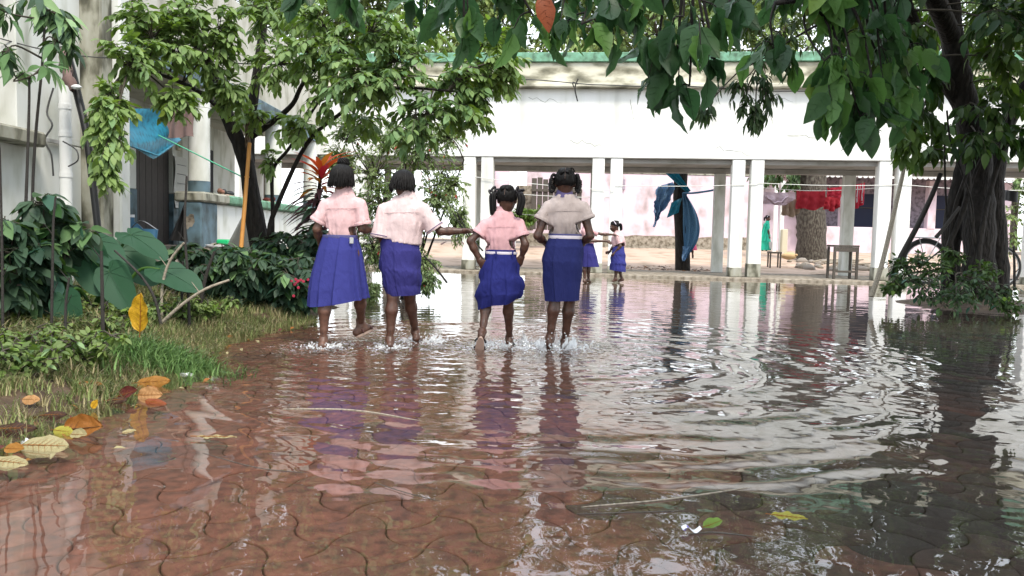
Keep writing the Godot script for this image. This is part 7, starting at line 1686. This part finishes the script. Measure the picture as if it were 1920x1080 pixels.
	dry_leaf("long black leaf above the cream one at the photo's edge", Vector3(-2.118, 0.030, -3.251), Vector3(1, 0.08, 0.0), Vector3(0, 0.6, 0.7), 0.16, "dry_dark", -0.8, 0.45)
	dry_leaf("greenish pale leaf cut by the photo's edge in the water", Vector3(-1.858, 0.030, -2.819), Vector3(1, 0.0, 0.15), Vector3(0, 0.9, 0.4), 0.15, "dry_cream", -0.3, 0.55)
	dry_leaf("small mustard leaf behind the golden brown one", Vector3(-1.950, 0.030, -3.693), Vector3(0.5, 0.7, 0.0), Vector3(0, 0.3, 0.9), 0.05, "dry_yellow", 0.3, 0.7)
	dry_leaf("tan leaf lying in the grass above the mustard one", Vector3(-2.214, 0.030, -4.059), Vector3(1, 0.05, 0.0), Vector3(0, 0.8, 0.5), 0.12, "dry_orange", -0.4, 0.5)
	dry_leaf("faded orange leaf in the grass at the photo's edge", Vector3(-2.254, 0.030, -3.659), Vector3(1, 0.05, 0.2), Vector3(0, 0.6, 0.7), 0.09, "dry_peach", -0.4, 0.6)
	dry_leaf("pale sliver leaf floating on the water by itself", Vector3(-1.274, 0.000, -3.217), Vector3(1, 0.0, 0.02), Vector3(0, 1, 0.1), 0.17, "dry_cream", 0.2, 0.18)
	dry_leaf("small pale curled leaf floating off the shore", Vector3(-1.590, 0.000, -3.241), Vector3(1, 0.1, -0.4), Vector3(0, 0.8, 0.4), 0.06, "dry_cream", 0.8, 0.5)
	dry_leaf("green leaf with yellow rim floating beside the torn wrapper", Vector3(0.579, 0.000, -2.309), Vector3(1, 0.12, -0.5), Vector3(0, 1, 0.5), 0.075, "leaf_lime", 0.8, 0.55)
	dry_leaf("green and yellow leaf under the water's surface on the pavers", Vector3(0.818, 0.000, -2.433), Vector3(1, 0.0, 0.35), Vector3(0, 1, 0.1), 0.11, "dry_lime", 0.2, 0.5)
	t = thing("leaf_litter", "small brown leaf bits scattered along the shoreline grass", "litter")
	var bits := [leaf_mesh(0.5, 3, 0.3, 0.4), leaf_mesh(0.4, 3, 0.5, 0.6)]
	for k in 170:
		var z := rng.randf_range(2.6, 7.2); var x := bank_edge(z) + rng.randfn(-0.12, 0.22)
		var o := put("leaf", bits[k % 2], mats[["dry_brown", "dry_dark", "dry_cream", "dry_dark", "dry_orange", "dry_wine"][k % 6]], t)
		o.transform = Transform3D(frame(Vector3(rng.randf_range(-1, 1), rng.randf_range(-0.1, 0.25), rng.randf_range(-1, 1)), Vector3.UP + rv(0.4), rng.randf_range(0.025, 0.065)), Vector3(x, maxf(0.006, ground_h(x, z) + 0.012), -z))
	tag(t, "", "", "", "stuff")
	t = thing("torn_wrapper", "small white and purple torn wrapper floating on the water", "litter", Vector3(0.541, 0.000, -2.294))
	q = Buf.new(); q.sheet(8, 5, func(u: float, v: float): return Vector3(0.055 * (u - 0.5), 0.012 + 0.008 * sin(u * 7.0), 0.028 * (v - 0.5)), Vector3.UP); put("foil", q.mesh(), mats.plastic_white, t)
	q = Buf.new(); q.sheet(6, 4, func(u: float, v: float): return Vector3(-0.006 - 0.022 * u, 0.016 + 0.006 * sin(u * 6.0), 0.006 + 0.016 * (v - 0.5)), Vector3.UP); put("purple_print", q.mesh(), mats.plastic_purple, t)
	for e in [["plastic_bag", "crumpled black and white plastic bag at the grass tuft's foot", "black", Vector3(-1.954, -0.043, -4.750), Vector3(0.085, 0.035, 0.05)], ["bottle_cap", "pale teal plastic piece lying in the grass", "plastic_teal", Vector3(-2.428, -0.024, -4.350), Vector3(0.032, 0.028, 0.03)], ["pink_wrapper", "pink wrapper scrap beside the black leaf", "plastic_pink", Vector3(-2.196, -0.014, -3.450), Vector3(0.035, 0.014, 0.02)], ["foil_scrap", "white crinkled plastic scrap below the cream leaf", "plastic_white", Vector3(-1.921, -0.028, -3.150), Vector3(0.028, 0.028, 0.02)], ["white_scrap", "white plastic scrap on the bank under the grass tuft", "plastic_white", Vector3(-2.630, 0.015, -5.400), Vector3(0.04, 0.014, 0.03)], ["bag_scrap", "pale plastic sheet lying under the stakes", "plastic_white", Vector3(-3.287, 0.198, -6.600), Vector3(0.12, 0.02, 0.06)]]:
		t = thing(e[0], e[1], "litter"); var c0: Vector3 = e[3]; var rr: Vector3 = e[4]
		q = Buf.new(); q.sheet(20, 14, func(u: float, v: float):
			var th := PI * v; var ph := TAU * u; var n := 1.0 + 0.55 * n1.get_noise_3d(cos(ph) * 2.0 + c0.x * 7.0, v * 4.0, sin(ph) * 2.0)
			return c0 + Vector3(sin(th) * cos(ph), cos(th), sin(th) * sin(ph)) * rr * n, Vector3.ZERO, c0)
		put("crumple", q.mesh(), mats[e[2]], t)
		if e[0] == "plastic_bag":
			q = Buf.new(); q.ball(c0 + Vector3(0.03, 0.03, 0.02), Vector3(0.04, 0.015, 0.03), 12, 8, Basis(), 0.3, 3.0); put("white_part", q.mesh(), mats.plastic_white, t)
	# straws afloat
	for s in [[Vector3(0.236, 0.000, -2.492), Vector3(0.525, 0.000, -2.584), Vector3(0.853, 0.000, -2.743), 0.006, "long pale straw floating before the reflected girls"], [Vector3(0.214, 0.000, -2.427), Vector3(0.416, 0.000, -2.454), Vector3(0.573, -0.000, -2.484), 0.004, "short thin straw floating just under the long pale one"], [Vector3(-1.091, 0.000, -3.806), Vector3(-0.759, 0.000, -3.817), Vector3(-0.402, 0.000, -3.627), 0.008, "pale reed floating across the first girl's reflection"], [Vector3(-0.461, 0.000, -2.701), Vector3(-0.337, 0.000, -2.594), Vector3(-0.206, -0.000, -2.513), 0.003, "thin straw pointing at the second girl's reflection"], [Vector3(-1.170, 0.000, -3.016), Vector3(-0.908, 0.000, -2.837), Vector3(-0.703, 0.000, -2.788), 0.0035, "fine pale straw floating over the bare pavers"], [Vector3(0.528, 0.000, -2.277), Vector3(0.610, 0.000, -2.294), Vector3(0.727, 0.000, -2.268), 0.005, "brown twig floating beside the green leaf"]]:
		var o := thing("floating_straw", s[4], "straw", Vector3.ZERO, 0.0, "straws floating on the flood"); var r: float = s[3] * 0.5
		var c := curve([(s[0] as Vector3) + Vector3.UP * 0.002, (s[1] as Vector3) + Vector3.UP * 0.003, (s[2] as Vector3) + Vector3.UP * 0.002], 5)
		q = Buf.new(); q.tube(c, [r * 0.4, r * 0.8, r, r, r, r, r, r, r * 0.8, r * 0.5, r * 0.2], 6, true, 0.7); put("stem", q.mesh(), mats.stick_pale if r > 0.0026 else mats.wood_old, o)
	# splashes at the girls' feet
	var says := ["small splash round the sandal of the girl with the topknot", "splash round the second girl's forward foot", "splash behind the pigtailed girl's raised heel", "tall churned splash round the tallest girl's feet", "low ripple splash at the second girl's bare heel"]
	var at := [[-1.41, -5.93, 0.6], [-0.72, -6.35, 1.0], [-0.12, -6.15, 0.8], [0.30, -6.13, 1.7], [-0.92, -5.98, 0.5]]
	for k in at.size():
		var p := Vector3(at[k][0], 0, at[k][1]); var s: float = at[k][2]
		t = thing("water_splash", says[k], "splash", p)
		q = Buf.new()
		for i in int(150 * s):
			var a2 := rng.randf() * TAU; var r := 0.04 + 0.20 * s * rng.randf(); var y := 0.085 * s * pow(rng.randf(), 2.2) * (1.2 - r / (0.26 * s + 0.05))
			var z := rng.randf_range(0.0022, 0.0065)
			q.ball(Vector3(cos(a2) * r, maxf(0.002, y), sin(a2) * r * 0.8), Vector3(z * rng.randf_range(0.8, 1.6), z * rng.randf_range(0.7, 1.8), z), 6, 4)
		put("droplets", q.mesh(), mats.splash, t).set_meta("kind", "stuff")
		q = Buf.new()
		for i in int(9 * s + 3):
			var a2 := rng.randf() * TAU; var r := rng.randf_range(0.05, 0.13) * (0.7 + 0.4 * s); var hh := rng.randf_range(0.02, 0.075) * s; var wd := rng.randf_range(0.25, 0.8); var sd := rng.randf() * 50.0
			q.sheet(10, 6, func(u: float, v: float):
				var an := a2 + (u - 0.5) * wd * (1.0 - 0.4 * v); var rr2 := r * (1.0 + 0.5 * v) + 0.02 * n1.get_noise_2d(u * 4.0 + sd, v * 3.0)
				return Vector3(cos(an) * rr2, hh * v * (0.7 + 0.6 * n1.get_noise_2d(u * 5.0 + sd, 2.0)) - 0.003, sin(an) * rr2 * 0.85), Vector3.BACK)
		put("water_sheet", q.mesh(), mats.splash, t).set_meta("kind", "stuff")
	settle()

# each thing's node is moved to its base, its parts stay where they are
func settle() -> void:
	for t in get_children():
		if not (t is Node3D) or t is MeshInstance3D or t is MultiMeshInstance3D or t is Camera3D or t is Light3D: continue
		var n := t as Node3D
		if n.position != Vector3.ZERO or n.get_child_count() == 0 or n.get_meta("kind", "") == "structure": continue
		var box := AABB(); var first := true
		for c in n.get_children():
			if c is MeshInstance3D:
				var bb: AABB = (c as MeshInstance3D).transform * (c as MeshInstance3D).mesh.get_aabb()
				box = bb if first else box.merge(bb); first = false
		if first: continue
		var p := Vector3(box.get_center().x, box.position.y, box.get_center().z)
		n.position = p
		for c in n.get_children():
			if c is Node3D: (c as Node3D).position -= p
